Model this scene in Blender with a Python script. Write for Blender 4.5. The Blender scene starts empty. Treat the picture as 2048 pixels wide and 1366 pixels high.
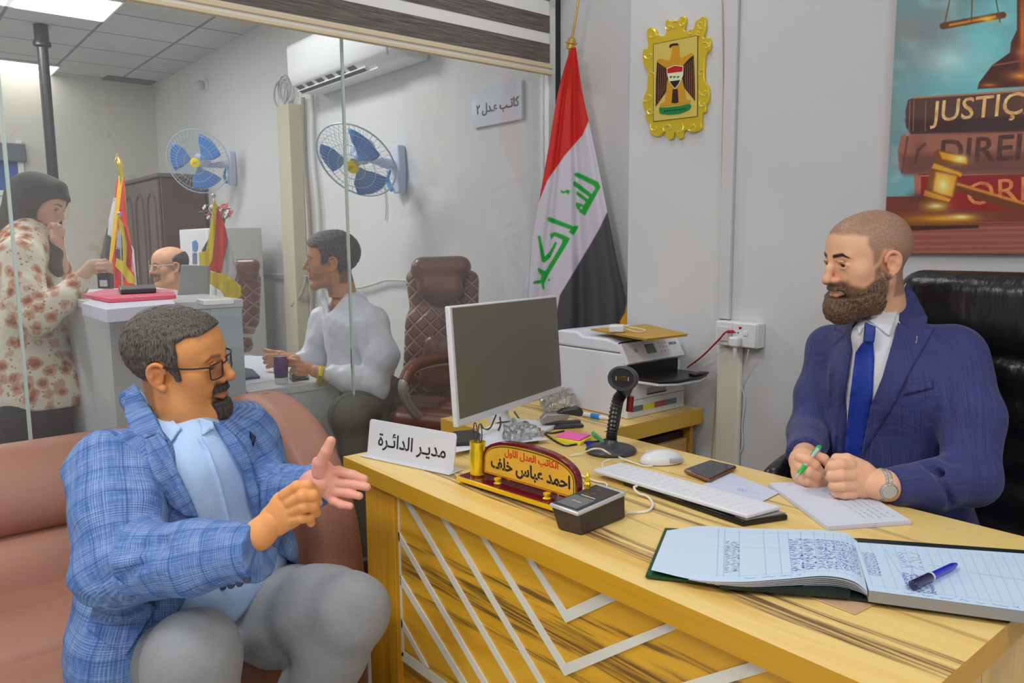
import bpy, bmesh, math, random
import numpy as np
from mathutils import Vector, Matrix
from mathutils.bvhtree import BVHTree
from mathutils.geometry import delaunay_2d_cdt
random.seed(7); rng = np.random.default_rng(7)
SC = bpy.context.scene; COL = SC.collection
V3 = lambda *a: np.array(a, float)

# ------------------------------------------------------------------ camera
F = 1541.6; PIT = .12767536; ROLL = -.00779926; YAW = -.87731432; H = 1.30
fw = V3(math.cos(PIT)*math.sin(YAW), math.cos(PIT)*math.cos(YAW), -math.sin(PIT))
_r = V3(math.cos(YAW), -math.sin(YAW), 0); _u = np.cross(_r, fw)
rt = _r*math.cos(ROLL)+_u*math.sin(ROLL); up = -_r*math.sin(ROLL)+_u*math.cos(ROLL)
CAM = V3(0, 0, H)
def P(px, py, **k):
    """point seen at a pixel of the 2048x1366 frame, at depth t or on a plane x=, y= or z="""
    d = fw+rt*(px-1024)/F-up*(py-683)/F
    (a, v), = k.items()
    if a == 't': return CAM+d*v
    i = 'xyz'.index(a); return CAM+d*(v-CAM[i])/d[i]
def proj(p):
    q = np.asarray(p, float)-CAM; z = q@fw
    return 1024+F*(q@rt)/z, 683-F*(q@up)/z, z
cd = bpy.data.cameras.new('camera'); cam = bpy.data.objects.new('camera', cd); COL.objects.link(cam)
cd.sensor_width = 36; cd.lens = F/2048*36; cd.clip_start = .02; cd.clip_end = 60
cam.matrix_world = Matrix(((rt[0], up[0], -fw[0], 0), (rt[1], up[1], -fw[1], 0), (rt[2], up[2], -fw[2], H), (0, 0, 0, 1)))
SC.camera = cam

# ------------------------------------------------------------------ world, lights, exposure
w = bpy.data.worlds.new('world'); SC.world = w; w.use_nodes = True
w.node_tree.nodes['Background'].inputs[0].default_value = (.95, .97, 1, 1)
w.node_tree.nodes['Background'].inputs[1].default_value = .45
SC.view_settings.view_transform = 'Standard'; SC.view_settings.look = 'None'
SC.view_settings.exposure = 0.3; SC.view_settings.gamma = 1; SC.view_settings.use_curve_mapping = False
SC.cycles.use_denoising = True
SC.cycles.max_bounces = 6; SC.cycles.transparent_max_bounces = 12; SC.cycles.sample_clamp_indirect = 6
ZC = 2.97
def area(name, x, y, sx, sy, e, col=(1, .99, .975), z=ZC-.03):
    l = bpy.data.lights.new(name, 'AREA'); l.shape = 'RECTANGLE'; l.size = sx; l.size_y = sy; l.energy = e; l.color = col
    o = bpy.data.objects.new(name, l); COL.objects.link(o); o.location = (x, y, z); return o
LAMPS = [(-1.4, -.3, 20), (.9, .9, 18), (-.6, -1.6, 20), (1.1, -1.2, 22), (-1.9, 1.75, 5), (-4.4, 1.2, 25), (-4.4, -1.0, 25), (-6.6, .6, 24), (-8.0, -.6, 20)]
for i, (x, y, e) in enumerate(LAMPS):
    area('panel_light', x, y, .58, .58, e)

# ------------------------------------------------------------------ materials
MATS = {}
def s2l(c):
    c = [v/255 for v in c[:3]]
    return tuple((v/12.92 if v <= .04045 else ((v+.055)/1.055)**2.4) for v in c)+(1,)
def mat(name, col, rough=.5, metal=0, bump=0, bscale=60, var=0, vscale=8, emit=0, spec=.5, coat=0, stretch=None, attr=None, sub=0, alpha=1):
    """procedural principled material: sRGB colour, optional noise variation, bump and vertex colours"""
    if name in MATS: return MATS[name]
    m = bpy.data.materials.new(name); m.use_nodes = True; MATS[name] = m
    nt = m.node_tree; N = nt.nodes; L = nt.links; b = N['Principled BSDF']
    c = s2l(col); b.inputs['Base Color'].default_value = c; m.diffuse_color = c
    b.inputs['Roughness'].default_value = rough; b.inputs['Metallic'].default_value = metal
    b.inputs['Specular IOR Level'].default_value = spec; b.inputs['Coat Weight'].default_value = coat
    if sub: b.inputs['Subsurface Weight'].default_value = sub; b.inputs['Subsurface Radius'].default_value = (.02, .008, .004); b.inputs['Subsurface Scale'].default_value = .4
    if emit: b.inputs['Emission Color'].default_value = c; b.inputs['Emission Strength'].default_value = emit
    if alpha < 1: b.inputs['Alpha'].default_value = alpha
    tc = N.new('ShaderNodeTexCoord'); mp = N.new('ShaderNodeMapping'); L.new(tc.outputs['Object'], mp.inputs[0])
    if stretch: mp.inputs['Scale'].default_value = stretch
    base = None
    if attr:
        a = N.new('ShaderNodeAttribute'); a.attribute_name = attr; base = a.outputs['Color']; L.new(base, b.inputs['Base Color'])
    if var:
        n = N.new('ShaderNodeTexNoise'); n.inputs['Scale'].default_value = vscale; n.inputs['Detail'].default_value = 5; L.new(mp.outputs[0], n.inputs['Vector'])
        r = N.new('ShaderNodeMapRange'); r.inputs[1].default_value = .3; r.inputs[2].default_value = .7; r.inputs[3].default_value = 1-var; r.inputs[4].default_value = 1+var*.5
        L.new(n.outputs['Fac'], r.inputs[0])
        mx = N.new('ShaderNodeVectorMath'); mx.operation = 'SCALE'; L.new(r.outputs[0], mx.inputs['Scale'])
        if base: L.new(base, mx.inputs[0])
        else: mx.inputs[0].default_value = c[:3]
        L.new(mx.outputs[0], b.inputs['Base Color'])
    if bump:
        n = N.new('ShaderNodeTexNoise'); n.inputs['Scale'].default_value = bscale; n.inputs['Detail'].default_value = 4; L.new(mp.outputs[0], n.inputs['Vector'])
        bp = N.new('ShaderNodeBump'); bp.inputs['Strength'].default_value = bump; bp.inputs['Distance'].default_value = .01
        L.new(n.outputs['Fac'], bp.inputs['Height']); L.new(bp.outputs[0], b.inputs['Normal'])
    return m
def glassmat(name, tint=(1, 1, 1, 1), haze=.04, rough=0.0, refl=1.0):
    m = bpy.data.materials.new(name); m.use_nodes = True; MATS[name] = m; nt = m.node_tree; N = nt.nodes; L = nt.links
    N.remove(N['Principled BSDF']); out = N['Material Output']
    t = N.new('ShaderNodeBsdfTransparent'); t.inputs[0].default_value = tint
    g = N.new('ShaderNodeBsdfGlossy'); g.inputs['Roughness'].default_value = rough
    d = N.new('ShaderNodeBsdfDiffuse'); d.inputs[0].default_value = (.85, .87, .88, 1)
    fr = N.new('ShaderNodeFresnel'); fr.inputs[0].default_value = 1.45
    mu = N.new('ShaderNodeMath'); mu.operation = 'MULTIPLY'; mu.inputs[1].default_value = refl; L.new(fr.outputs[0], mu.inputs[0])
    m1 = N.new('ShaderNodeMixShader'); m1.inputs[0].default_value = haze; L.new(t.outputs[0], m1.inputs[1]); L.new(d.outputs[0], m1.inputs[2])
    m2 = N.new('ShaderNodeMixShader'); L.new(mu.outputs[0], m2.inputs[0]); L.new(m1.outputs[0], m2.inputs[1]); L.new(g.outputs[0], m2.inputs[2])
    L.new(m2.outputs[0], out.inputs[0]); return m

# ------------------------------------------------------------------ objects and tags
def tag(o, label=None, cat=None, group=None, kind=None):
    if label: o['label'] = label
    if cat: o['category'] = cat
    if group: o['group'] = group
    if kind: o['kind'] = kind
    return o
def thing(name, loc, label, cat, group=None):
    o = bpy.data.objects.new(name, None); COL.objects.link(o); o.location = tuple(loc); o.empty_display_size = .05
    return tag(o, label, cat, group)
def struct(o): return tag(o, kind='structure')
def frame(o, x, y=None, z=None):
    """3x4 frame: origin, x axis, and a y or z hint -> Matrix"""
    x = np.array(x, float); x /= np.linalg.norm(x)
    if z is not None: z = np.array(z, float); y = np.cross(z, x); y /= np.linalg.norm(y); z = np.cross(x, y)
    else: y = np.array(y, float); z = np.cross(x, y); z /= np.linalg.norm(z); y = np.cross(z, x)
    return Matrix(((x[0], y[0], z[0], o[0]), (x[1], y[1], z[1], o[1]), (x[2], y[2], z[2], o[2]), (0, 0, 0, 1)))
def rotz(o, deg): a = math.radians(deg); return frame(o, (math.cos(a), math.sin(a), 0), (-math.sin(a), math.cos(a), 0))
I4 = Matrix.Identity(4)
class MB:
    """collects shapes in world (or framed) coordinates and links them as ONE mesh object"""
    def __init__(s, M=I4): s.v = []; s.f = []; s.m = []; s.M = M; s.uv = None
    def add(s, vs, fs, mi=0):
        n = len(s.v); M = s.M
        s.v += [tuple(M @ Vector(tuple(map(float, v)))) for v in vs]; s.f += [tuple(i+n for i in f) for f in fs]; s.m += [mi]*len(fs); return s
    def box(s, x0, x1, y0, y1, z0, z1, mi=0):
        v = [(x, y, z) for x in (x0, x1) for y in (y0, y1) for z in (z0, z1)]
        return s.add(v, [(0, 1, 3, 2), (4, 6, 7, 5), (0, 4, 5, 1), (2, 3, 7, 6), (0, 2, 6, 4), (1, 5, 7, 3)], mi)
    def prism(s, poly, z0, z1, mi=0, top=None):
        n = len(poly); top = top or poly
        a = sum(poly[i][0]*poly[(i+1) % n][1]-poly[(i+1) % n][0]*poly[i][1] for i in range(n))
        if a < 0: poly = poly[::-1]; top = top[::-1]
        v = [(p[0], p[1], z0) for p in poly]+[(p[0], p[1], z1) for p in top]
        f = [tuple(range(n))[::-1], tuple(range(n, 2*n))]+[(i, (i+1) % n, n+(i+1) % n, n+i) for i in range(n)]
        return s.add(v, f, mi)
    def face(s, pts, mi=0): return s.add(pts, [tuple(range(len(pts)))], mi)
    def tube(s, pts, r, seg=10, mi=0, cap=True, closed=False, flat=1.0):
        pts = [Vector(tuple(map(float, p))) for p in pts]; n = len(pts)
        rs = r if hasattr(r, '__len__') else [r]*n
        vs = []; prev = None
        for i, p in enumerate(pts):
            a = pts[(i-1) % n] if (i > 0 or closed) else p; b = pts[(i+1) % n] if (i < n-1 or closed) else p
            t = (b-a).normalized()
            if prev is None: u = t.orthogonal().normalized()
            else: u = (prev-t*prev.dot(t)); u = u.normalized() if u.length > 1e-6 else t.orthogonal().normalized()
            prev = u; w_ = t.cross(u)
            for k in range(seg):
                an = 2*math.pi*k/seg; vs.append(p+(u*math.cos(an)+w_*math.sin(an)*flat)*rs[i])
        fs = []
        for i in range(n if closed else n-1):
            for k in range(seg):
                j = (i+1) % n; fs.append((i*seg+k, i*seg+(k+1) % seg, j*seg+(k+1) % seg, j*seg+k))
        if cap and not closed: fs += [tuple(range(seg))[::-1], tuple(range((n-1)*seg, n*seg))]
        return s.add(vs, fs, mi)
    def lathe(s, prof, seg=24, mi=0, M=None, cap=True):
        """profile of (radius, height) turned about the local z axis"""
        vs = []; n = len(prof)
        for r_, z in prof:
            for k in range(seg): a = 2*math.pi*k/seg; vs.append(Vector((r_*math.cos(a), r_*math.sin(a), z)))
        if M is not None: vs = [M @ v for v in vs]
        fs = [(i*seg+k, i*seg+(k+1) % seg, (i+1)*seg+(k+1) % seg, (i+1)*seg+k) for i in range(n-1) for k in range(seg)]
        if cap: fs += [tuple(range(seg))[::-1], tuple(range((n-1)*seg, n*seg))]
        return s.add(vs, fs, mi)
    def ball(s, c, r, seg=16, mi=0, sc=(1, 1, 1)):
        n = max(6, seg//2)
        prof = [(max(1e-4, math.sin(math.pi*i/n)), -math.cos(math.pi*i/n)) for i in range(n+1)]
        M = Matrix.Translation(Vector(tuple(c))) @ Matrix.Diagonal((r*sc[0], r*sc[1], r*sc[2], 1))
        return s.lathe(prof, seg, mi, M)
    def text(s, body, M, size, mi=0, extrude=.0004, align='CENTER', bold=0.0, sx=1.0):
        c = bpy.data.curves.new('t', 'FONT'); c.body = body; c.size = size; c.extrude = extrude; c.align_x = align; c.align_y = 'CENTER'; c.offset = bold; c.resolution_u = 3
        o = bpy.data.objects.new('t', c); COL.objects.link(o); dg = bpy.context.evaluated_depsgraph_get()
        me = bpy.data.meshes.new_from_object(o.evaluated_get(dg)); bpy.data.objects.remove(o); bpy.data.curves.remove(c)
        s.add([M @ Vector((v.co.x*sx, v.co.y, v.co.z)) for v in me.vertices], [tuple(p.vertices) for p in me.polygons], mi)
        bpy.data.meshes.remove(me); return s
    def build(s, name, mats, parent=None, bevel=0, seg=2, smooth=None, solid=0, sub=0, weld=False):
        v = np.array(s.v, float)
        if parent is None: o0 = np.array([(v[:, 0].min()+v[:, 0].max())/2, (v[:, 1].min()+v[:, 1].max())/2, v[:, 2].min()])
        else: o0 = np.array(parent.get('_o', tuple(parent.location)), float)
        me = bpy.data.meshes.new(name); me.from_pydata((v-o0).tolist(), [], s.f)
        for m_ in (mats if isinstance(mats, (list, tuple)) else [mats]): me.materials.append(m_)
        me.polygons.foreach_set('material_index', s.m); me.update()
        o = bpy.data.objects.new(name, me); COL.objects.link(o)
        if parent is None: o.location = o0
        else: o.parent = parent
        ORI[o.name] = o0
        o['_o'] = tuple(o0)
        if weld:
            bm = bmesh.new(); bm.from_mesh(me); bmesh.ops.remove_doubles(bm, verts=bm.verts, dist=1e-5); bmesh.ops.recalc_face_normals(bm, faces=bm.faces); bm.to_mesh(me); bm.free()
        if solid: md = o.modifiers.new('s', 'SOLIDIFY'); md.thickness = solid; md.offset = 0
        if bevel: md = o.modifiers.new('b', 'BEVEL'); md.width = bevel; md.segments = seg; md.limit_method = 'ANGLE'; md.angle_limit = .6
        if sub: md = o.modifiers.new('u', 'SUBSURF'); md.levels = md.render_levels = sub
        if smooth is None: smooth = bool(bevel or sub)
        if smooth:
            me.polygons.foreach_set('use_smooth', [True]*len(me.polygons))
            try: me.set_sharp_from_angle(angle=.7 if not sub else 3.0)
            except Exception: pass
        return o
ORI = {}
def colour_attr(o, name, arr):
    a = o.data.color_attributes.new(name, 'FLOAT_COLOR', 'POINT'); d = np.ones((len(o.data.vertices), 4), np.float32); d[:, :arr.shape[1]] = arr
    a.data.foreach_set('color', d.ravel())
def bez(pts, n=10):
    """Catmull-Rom through points"""
    p = [np.array(q, float) for q in pts]; p = [2*p[0]-p[1]]+p+[2*p[-1]-p[-2]]; out = []
    for i in range(1, len(p)-2):
        for k in range(n):
            t = k/n; a, b, c, d = p[i-1:i+3]
            out.append(.5*((2*b)+(-a+c)*t+(2*a-5*b+4*c-d)*t*t+(-a+3*b-3*c+d)*t**3))
    out.append(p[-2]); return out
def loft(rings, mi=0, mb=None, cap=True, closed=True):
    mb = mb or MB(); n = len(rings[0]); vs = [p for r_ in rings for p in r_]; fs = []
    for i in range(len(rings)-1):
        for k in range(n if closed else n-1): fs.append((i*n+k, i*n+(k+1) % n, (i+1)*n+(k+1) % n, (i+1)*n+k))
    if cap and closed: fs += [tuple(range(n))[::-1], tuple(range((len(rings)-1)*n, len(rings)*n))]
    return mb.add(vs, fs, mi)
AR = {'ا': (0xFE8D, 0xFE8E, 0, 0), 'ب': (0xFE8F, 0xFE90, 0xFE91, 0xFE92), 'ة': (0xFE93, 0xFE94, 0, 0), 'ت': (0xFE95, 0xFE96, 0xFE97, 0xFE98),
      'ح': (0xFEA1, 0xFEA2, 0xFEA3, 0xFEA4), 'خ': (0xFEA5, 0xFEA6, 0xFEA7, 0xFEA8), 'د': (0xFEA9, 0xFEAA, 0, 0), 'ر': (0xFEAD, 0xFEAE, 0, 0),
      'س': (0xFEB1, 0xFEB2, 0xFEB3, 0xFEB4), 'ع': (0xFEC9, 0xFECA, 0xFECB, 0xFECC), 'ف': (0xFED1, 0xFED2, 0xFED3, 0xFED4), 'ك': (0xFED9, 0xFEDA, 0xFEDB, 0xFEDC),
      'ل': (0xFEDD, 0xFEDE, 0xFEDF, 0xFEE0), 'م': (0xFEE1, 0xFEE2, 0xFEE3, 0xFEE4), 'و': (0xFEED, 0xFEEE, 0, 0), 'ي': (0xFEF1, 0xFEF2, 0xFEF3, 0xFEF4),
      'ئ': (0xFE89, 0xFE8A, 0xFE8B, 0xFE8C), 'ـ': (0x640,)*4}
def arab(t):
    out = []
    for i, c in enumerate(t):
        if c not in AR: out.append(c); continue
        pv = i > 0 and t[i-1] in AR and AR[t[i-1]][2]; nx = i+1 < len(t) and t[i+1] in AR and AR[c][2]
        f = AR[c]; out.append(chr(f[3] if pv and nx else f[1] if pv else f[2] if nx else f[0]))
    return ''.join(reversed(out))

# ------------------------------------------------------------------ implicit surfaces (clay modelling)
def smin(a, b, k):
    if k <= 0: return np.minimum(a, b)
    h_ = np.maximum(k-np.abs(a-b), 0)/k; return np.minimum(a, b)-h_*h_*k*.25
def smax(a, b, k): return -smin(-a, -b, k)
def poly_sd(x, y, poly):
    """signed distance to a 2D polygon, negative inside"""
    d = np.full(x.shape, 1e9, np.float32); ins = np.zeros(x.shape, bool); n = len(poly)
    for i in range(n):
        x0, y0 = poly[i]; x1, y1 = poly[(i+1) % n]; ex, ey = x1-x0, y1-y0
        wx, wy = x-x0, y-y0; t = np.clip((wx*ex+wy*ey)/(ex*ex+ey*ey+1e-12), 0, 1)
        d = np.minimum(d, (wx-ex*t)**2+(wy-ey*t)**2)
        c = ((y0 <= y) != (y1 <= y)) & (x < (x1-x0)*(y-y0)/(y1-y0+1e-12)+x0); ins ^= c
    d = np.sqrt(d); return np.where(ins, -d, d)
class Clay:
    def __init__(s, lo, hi, h):
        s.h = h; s.lo = np.array(lo, float); n = np.ceil((np.array(hi)-s.lo)/h).astype(int)+1; s.n = n
        s.ax = [(s.lo[i]+h*np.arange(n[i])).astype(np.float32) for i in range(3)]
        s.g = np.full(tuple(n), 1.0, np.float32)
    def blk(s, lo, hi):
        a = np.clip(np.floor((np.array(lo)-s.lo)/s.h).astype(int), 0, s.n-1); b = np.clip(np.ceil((np.array(hi)-s.lo)/s.h).astype(int)+1, 0, s.n)
        if np.any(b <= a): return None
        sl = tuple(slice(a[i], b[i]) for i in range(3)); return sl, s.ax[0][sl[0]][:, None, None], s.ax[1][sl[1]][None, :, None], s.ax[2][sl[2]][None, None, :]
    def put(s, fn, lo, hi, k, op):
        m = k+3*s.h; b = s.blk(np.array(lo)-m, np.array(hi)+m)
        if b is None: return s
        sl, X, Y, Z = b; d = fn(X, Y, Z).astype(np.float32)
        s.g[sl] = smin(s.g[sl], d, k) if op == 'u' else smax(s.g[sl], -d, k) if op == 's' else smax(s.g[sl], d, k); return s
    def cone(s, a, b, ra, rb, k=.02, op='u'):
        a = np.array(a, float); b = np.array(b, float); ba = b-a; l2 = max(ba@ba, 1e-12)
        def fn(X, Y, Z):
            x, y, z = X-a[0], Y-a[1], Z-a[2]; t = np.clip((x*ba[0]+y*ba[1]+z*ba[2])/l2, 0, 1)
            return np.sqrt((x-ba[0]*t)**2+(y-ba[1]*t)**2+(z-ba[2]*t)**2)-(ra+(rb-ra)*t)
        r_ = max(ra, rb); return s.put(fn, np.minimum(a, b)-r_, np.maximum(a, b)+r_, k, op)
    def ball(s, c, r_, k=.02, op='u'): return s.cone(c, c, r_, r_, k, op)
    def chain(s, pts, rs, k=.02, op='u'):
        for i in range(len(pts)-1): s.cone(pts[i], pts[i+1], rs[i], rs[i+1], k, op)
        return s
    def ell(s, c, r_, R=None, k=.02, op='u'):
        """ellipsoid; R = 3x3 whose columns are its axes"""
        c = np.array(c, float); r_ = np.array(r_, float); R = np.eye(3) if R is None else np.array(R)
        def fn(X, Y, Z):
            x, y, z = X-c[0], Y-c[1], Z-c[2]
            q = [(x*R[0, i]+y*R[1, i]+z*R[2, i])/r_[i] for i in range(3)]
            k0 = np.sqrt(q[0]**2+q[1]**2+q[2]**2); k1 = np.sqrt((q[0]/r_[0])**2+(q[1]/r_[1])**2+(q[2]/r_[2])**2)
            return k0*(k0-1)/(k1+1e-9)
        e = np.sqrt((R*r_[None, :])**2 @ np.ones(3)); return s.put(fn, c-e, c+e, k, op)
    def carve(s, poly, t0, t1, k=.004, op='s'):
        """cut (or keep, op='i') what lies within an outline seen from the camera's side, between two depths"""
        X, Y, Z = s.ax[0][:, None, None], s.ax[1][None, :, None], s.ax[2][None, None, :]
        def lin(v): return v[0]*X+v[1]*Y+(v[2]*(Z-H))
        T = lin(fw); px = 1024+F*lin(rt)/T; py = 683-F*lin(up)/T
        d = poly_sd(px, py, poly)*T/F; d = np.maximum(d, np.maximum(t0-T, T-t1))
        s.g = smax(s.g, -d, k) if op == 's' else smax(s.g, d, k); return s
    def half(s, p, n, k=.004):
        """keep the side of a plane that the normal points away from"""
        n = np.array(n, float)/np.linalg.norm(n); X, Y, Z = s.ax[0][:, None, None], s.ax[1][None, :, None], s.ax[2][None, None, :]
        s.g = smax(s.g, ((X-p[0])*n[0]+(Y-p[1])*n[1]+(Z-p[2])*n[2]).astype(np.float32), k); return s
    def ripple(s, amp, fr, seed=0, aniso=(1, 1, 1)):
        r_ = np.random.default_rng(seed); X, Y, Z = s.ax[0][:, None, None]*aniso[0], s.ax[1][None, :, None]*aniso[1], s.ax[2][None, None, :]*aniso[2]
        o = 0
        for i in range(5):
            d = r_.normal(size=3); d /= np.linalg.norm(d); e = r_.normal(size=3); e /= np.linalg.norm(e); f = fr*r_.uniform(.6, 1.6)
            o = o+np.sin(f*(d[0]*X+d[1]*Y+d[2]*Z)+1.5*np.sin(f*.45*(e[0]*X+e[1]*Y+e[2]*Z)+r_.uniform(0, 6))+r_.uniform(0, 6))
        s.g = s.g+(amp/2.5*o).astype(np.float32); return s
    def copy(s): c = Clay.__new__(Clay); c.__dict__.update(s.__dict__); c.g = s.g.copy(); return c
    def mesh(s):
        v = s.g; v[0] = v[-1] = 1; v[:, 0] = v[:, -1] = 1; v[:, :, 0] = v[:, :, -1] = 1
        n = v < 0; c = np.zeros(tuple(s.n-1), np.int8)
        for a in (0, 1):
            for b in (0, 1):
                for d in (0, 1): c += n[a:a+s.n[0]-1, b:b+s.n[1]-1, d:d+s.n[2]-1]
        act = (c > 0) & (c < 8); idx = np.full(act.shape, -1, np.int32); ijk = np.argwhere(act); idx[act] = np.arange(len(ijk))
        acc = np.zeros((len(ijk), 3)); cnt = np.zeros(len(ijk))
        cs = [(a, b, d) for a in (0, 1) for b in (0, 1) for d in (0, 1)]
        for i, A in enumerate(cs):
            for B in cs[i+1:]:
                if sum(abs(p-q) for p, q in zip(A, B)) != 1: continue
                va = v[ijk[:, 0]+A[0], ijk[:, 1]+A[1], ijk[:, 2]+A[2]]; vb = v[ijk[:, 0]+B[0], ijk[:, 1]+B[1], ijk[:, 2]+B[2]]
                x = (va < 0) != (vb < 0); t = np.where(x, va/(va-vb+1e-20), 0)
                acc += (np.array(A)+(np.array(B)-np.array(A))*t[:, None])*x[:, None]; cnt += x
        pts = (acc/cnt[:, None]+ijk)*s.h+s.lo; qs = []
        for ax in range(3):
            o1, o2 = [(1, 2), (2, 0), (0, 1)][ax]
            sh = [slice(None)]*3; sh2 = [slice(None)]*3; sh[ax] = slice(0, -1); sh2[ax] = slice(1, None)
            e = np.argwhere(n[tuple(sh)] != n[tuple(sh2)])
            ok = (e[:, o1] > 0) & (e[:, o2] > 0) & (e[:, o1] < s.n[o1]-1) & (e[:, o2] < s.n[o2]-1); e = e[ok]
            if not len(e): continue
            def at(d1, d2): q = e.copy(); q[:, o1] += d1; q[:, o2] += d2; return idx[q[:, 0], q[:, 1], q[:, 2]]
            q = np.stack([at(-1, -1), at(0, -1), at(0, 0), at(-1, 0)], 1)
            fl = ~n[e[:, 0], e[:, 1], e[:, 2]]; q[fl] = q[fl][:, ::-1]; qs.append(q)
        return pts, np.concatenate(qs)
def mesh_obj(name, pts, quads, mats, parent, smooth=True, relax=0):
    o0 = np.array(parent.get('_o', tuple(parent.location)), float) if parent else np.array([pts[:, 0].mean(), pts[:, 1].mean(), pts[:, 2].min()])
    me = bpy.data.meshes.new(name); nq = len(quads)
    me.vertices.add(len(pts)); me.vertices.foreach_set('co', (pts-o0).astype(np.float32).ravel())
    me.loops.add(nq*4); me.loops.foreach_set('vertex_index', quads.astype(np.int32).ravel())
    me.polygons.add(nq); me.polygons.foreach_set('loop_start', np.arange(nq, dtype=np.int32)*4)
    me.update(calc_edges=True); me.validate()
    if smooth: me.polygons.foreach_set('use_smooth', np.ones(len(me.polygons), bool))
    for m_ in (mats if isinstance(mats, (list, tuple)) else [mats]): me.materials.append(m_)
    o = bpy.data.objects.new(name, me); COL.objects.link(o); o['_o'] = tuple(o0)
    if parent: o.parent = parent
    else: o.location = o0
    return o
def relax(pts, quads, it=2, lam=.5):
    for _ in range(it):
        acc = np.zeros_like(pts); cnt = np.zeros(len(pts))
        for a, b in ((0, 1), (1, 2), (2, 3), (3, 0)):
            np.add.at(acc, quads[:, a], pts[quads[:, b]]); np.add.at(acc, quads[:, b], pts[quads[:, a]]); np.add.at(cnt, quads[:, a], 1); np.add.at(cnt, quads[:, b], 1)
        pts = pts+lam*(acc/cnt[:, None]-pts)
    return pts
def bvh(*surf):
    vs = []; fs = []
    for pts, q in surf: n = len(vs); vs += pts.tolist(); fs += (q+n).tolist()
    return BVHTree.FromPolygons(vs, fs)
def drape(poly, tree, step=6, lift=.003, sm=0):
    """triangulate an outline seen at given pixels and lay it on a surface: returns points, triangles"""
    n = len(poly); b = []
    for i in range(n):
        a = np.array(poly[i], float); c = np.array(poly[(i+1) % n], float); k = max(1, int(np.linalg.norm(c-a)/step))
        b += [tuple(a+(c-a)*j/k) for j in range(k)]
    pb = np.array(b); x0, y0 = pb.min(0); x1, y1 = pb.max(0)
    gx, gy = np.meshgrid(np.arange(x0, x1, step), np.arange(y0, y1, step)); d = poly_sd(gx, gy, poly)
    inn = [(x, y) for x, y in zip(gx[d < -step*.5], gy[d < -step*.5])]
    co = [Vector(p) for p in b+inn]; nb = len(b)
    vo, eo, fo, *_ = delaunay_2d_cdt(co, [(i, (i+1) % nb) for i in range(nb)], [], 1, 1e-4)
    pts = []; hits = []
    for v in vo:
        d = fw+rt*(v.x-1024)/F-up*(v.y-683)/F; L_ = np.linalg.norm(d)
        h = tree.ray_cast(Vector(CAM), Vector(d/L_))
        if h[0] is not None: pts.append(np.array(h[0])-d/L_*lift); hits.append(h[3])
        else: pts.append(None)
    ok = [i for i, p in enumerate(pts) if p is not None]
    if not ok: return np.zeros((0, 3)), []
    ck = np.array([[vo[i].x, vo[i].y] for i in ok]); tk = np.array([(pts[i]-CAM)@fw for i in ok])
    for i, p in enumerate(pts):
        if p is None:
            j = np.argmin((ck[:, 0]-vo[i].x)**2+(ck[:, 1]-vo[i].y)**2); pts[i] = P(vo[i].x, vo[i].y, t=tk[j])
    pts = np.array(pts); ts_ = (pts-CAM) @ fw; E_ = np.array([(f[a], f[(a+1) % 3]) for f in fo for a in range(3)])
    for _ in range(sm):
        s_ = np.zeros(len(ts_)); c_ = np.zeros(len(ts_)); np.add.at(s_, E_[:, 0], ts_[E_[:, 1]]); np.add.at(c_, E_[:, 0], 1); np.add.at(s_, E_[:, 1], ts_[E_[:, 0]]); np.add.at(c_, E_[:, 1], 1)
        ts_ = np.minimum(ts_*.4+.6*s_/np.maximum(c_, 1), ts_+.02)
    if sm: pts = np.array([P(v.x, v.y, t=t_) for v, t_ in zip(vo, ts_)])
    return pts, [tuple(f) for f in fo]
def patch(name, poly, tree, mats, parent, step=6, lift=.003, thick=.003, sm=0):
    pts, fs = drape(poly, tree, step, lift, sm)
    mb = MB(); mb.v = [tuple(p) for p in pts]; mb.f = fs; mb.m = [0]*len(fs)
    o = mb.build(name, mats, parent, smooth=True, weld=True)
    if thick: md = o.modifiers.new('s', 'SOLIDIFY'); md.thickness = thick; md.offset = 0
    return o
# ================================================================== THE ROOM
def ramp_mat(name, rough=.5, build=None, coat=0):
    m = bpy.data.materials.new(name); m.use_nodes = True; MATS[name] = m; nt = m.node_tree; b = nt.nodes['Principled BSDF']
    b.inputs['Roughness'].default_value = rough; b.inputs['Coat Weight'].default_value = coat; build(nt, nt.nodes, nt.links, b); return m
def nmap(N, L, sc, rot=(0, 0, 0), src='Object'):
    t = N.new('ShaderNodeTexCoord'); m = N.new('ShaderNodeMapping'); m.inputs['Scale'].default_value = sc; m.inputs['Rotation'].default_value = rot
    L.new(t.outputs[src], m.inputs[0]); return m.outputs[0]
def noise(N, L, v, s, d=4, r=.55, dist=0):
    n = N.new('ShaderNodeTexNoise'); n.inputs['Scale'].default_value = s; n.inputs['Detail'].default_value = d; n.inputs['Roughness'].default_value = r; n.inputs['Distortion'].default_value = dist
    L.new(v, n.inputs['Vector']); return n.outputs['Fac']
def ramp(N, L, f, st):
    r = N.new('ShaderNodeValToRGB'); e = r.color_ramp.elements
    while len(e) < len(st): e.new(.5)
    for i, (p_, c) in enumerate(st): e[i].position = p_; e[i].color = s2l(c)
    L.new(f, r.inputs[0]); return r.outputs[0]
def mixc(N, L, f, a, b, mode='MIX'):
    m = N.new('ShaderNodeMix'); m.data_type = 'RGBA'; m.blend_type = mode
    for s_, v in ((0, f), (6, a), (7, b)):
        if hasattr(v, 'links'): L.new(v, m.inputs[s_])
        else: m.inputs[s_].default_value = v if s_ == 0 else s2l(v)
    return m.outputs[2]
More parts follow.
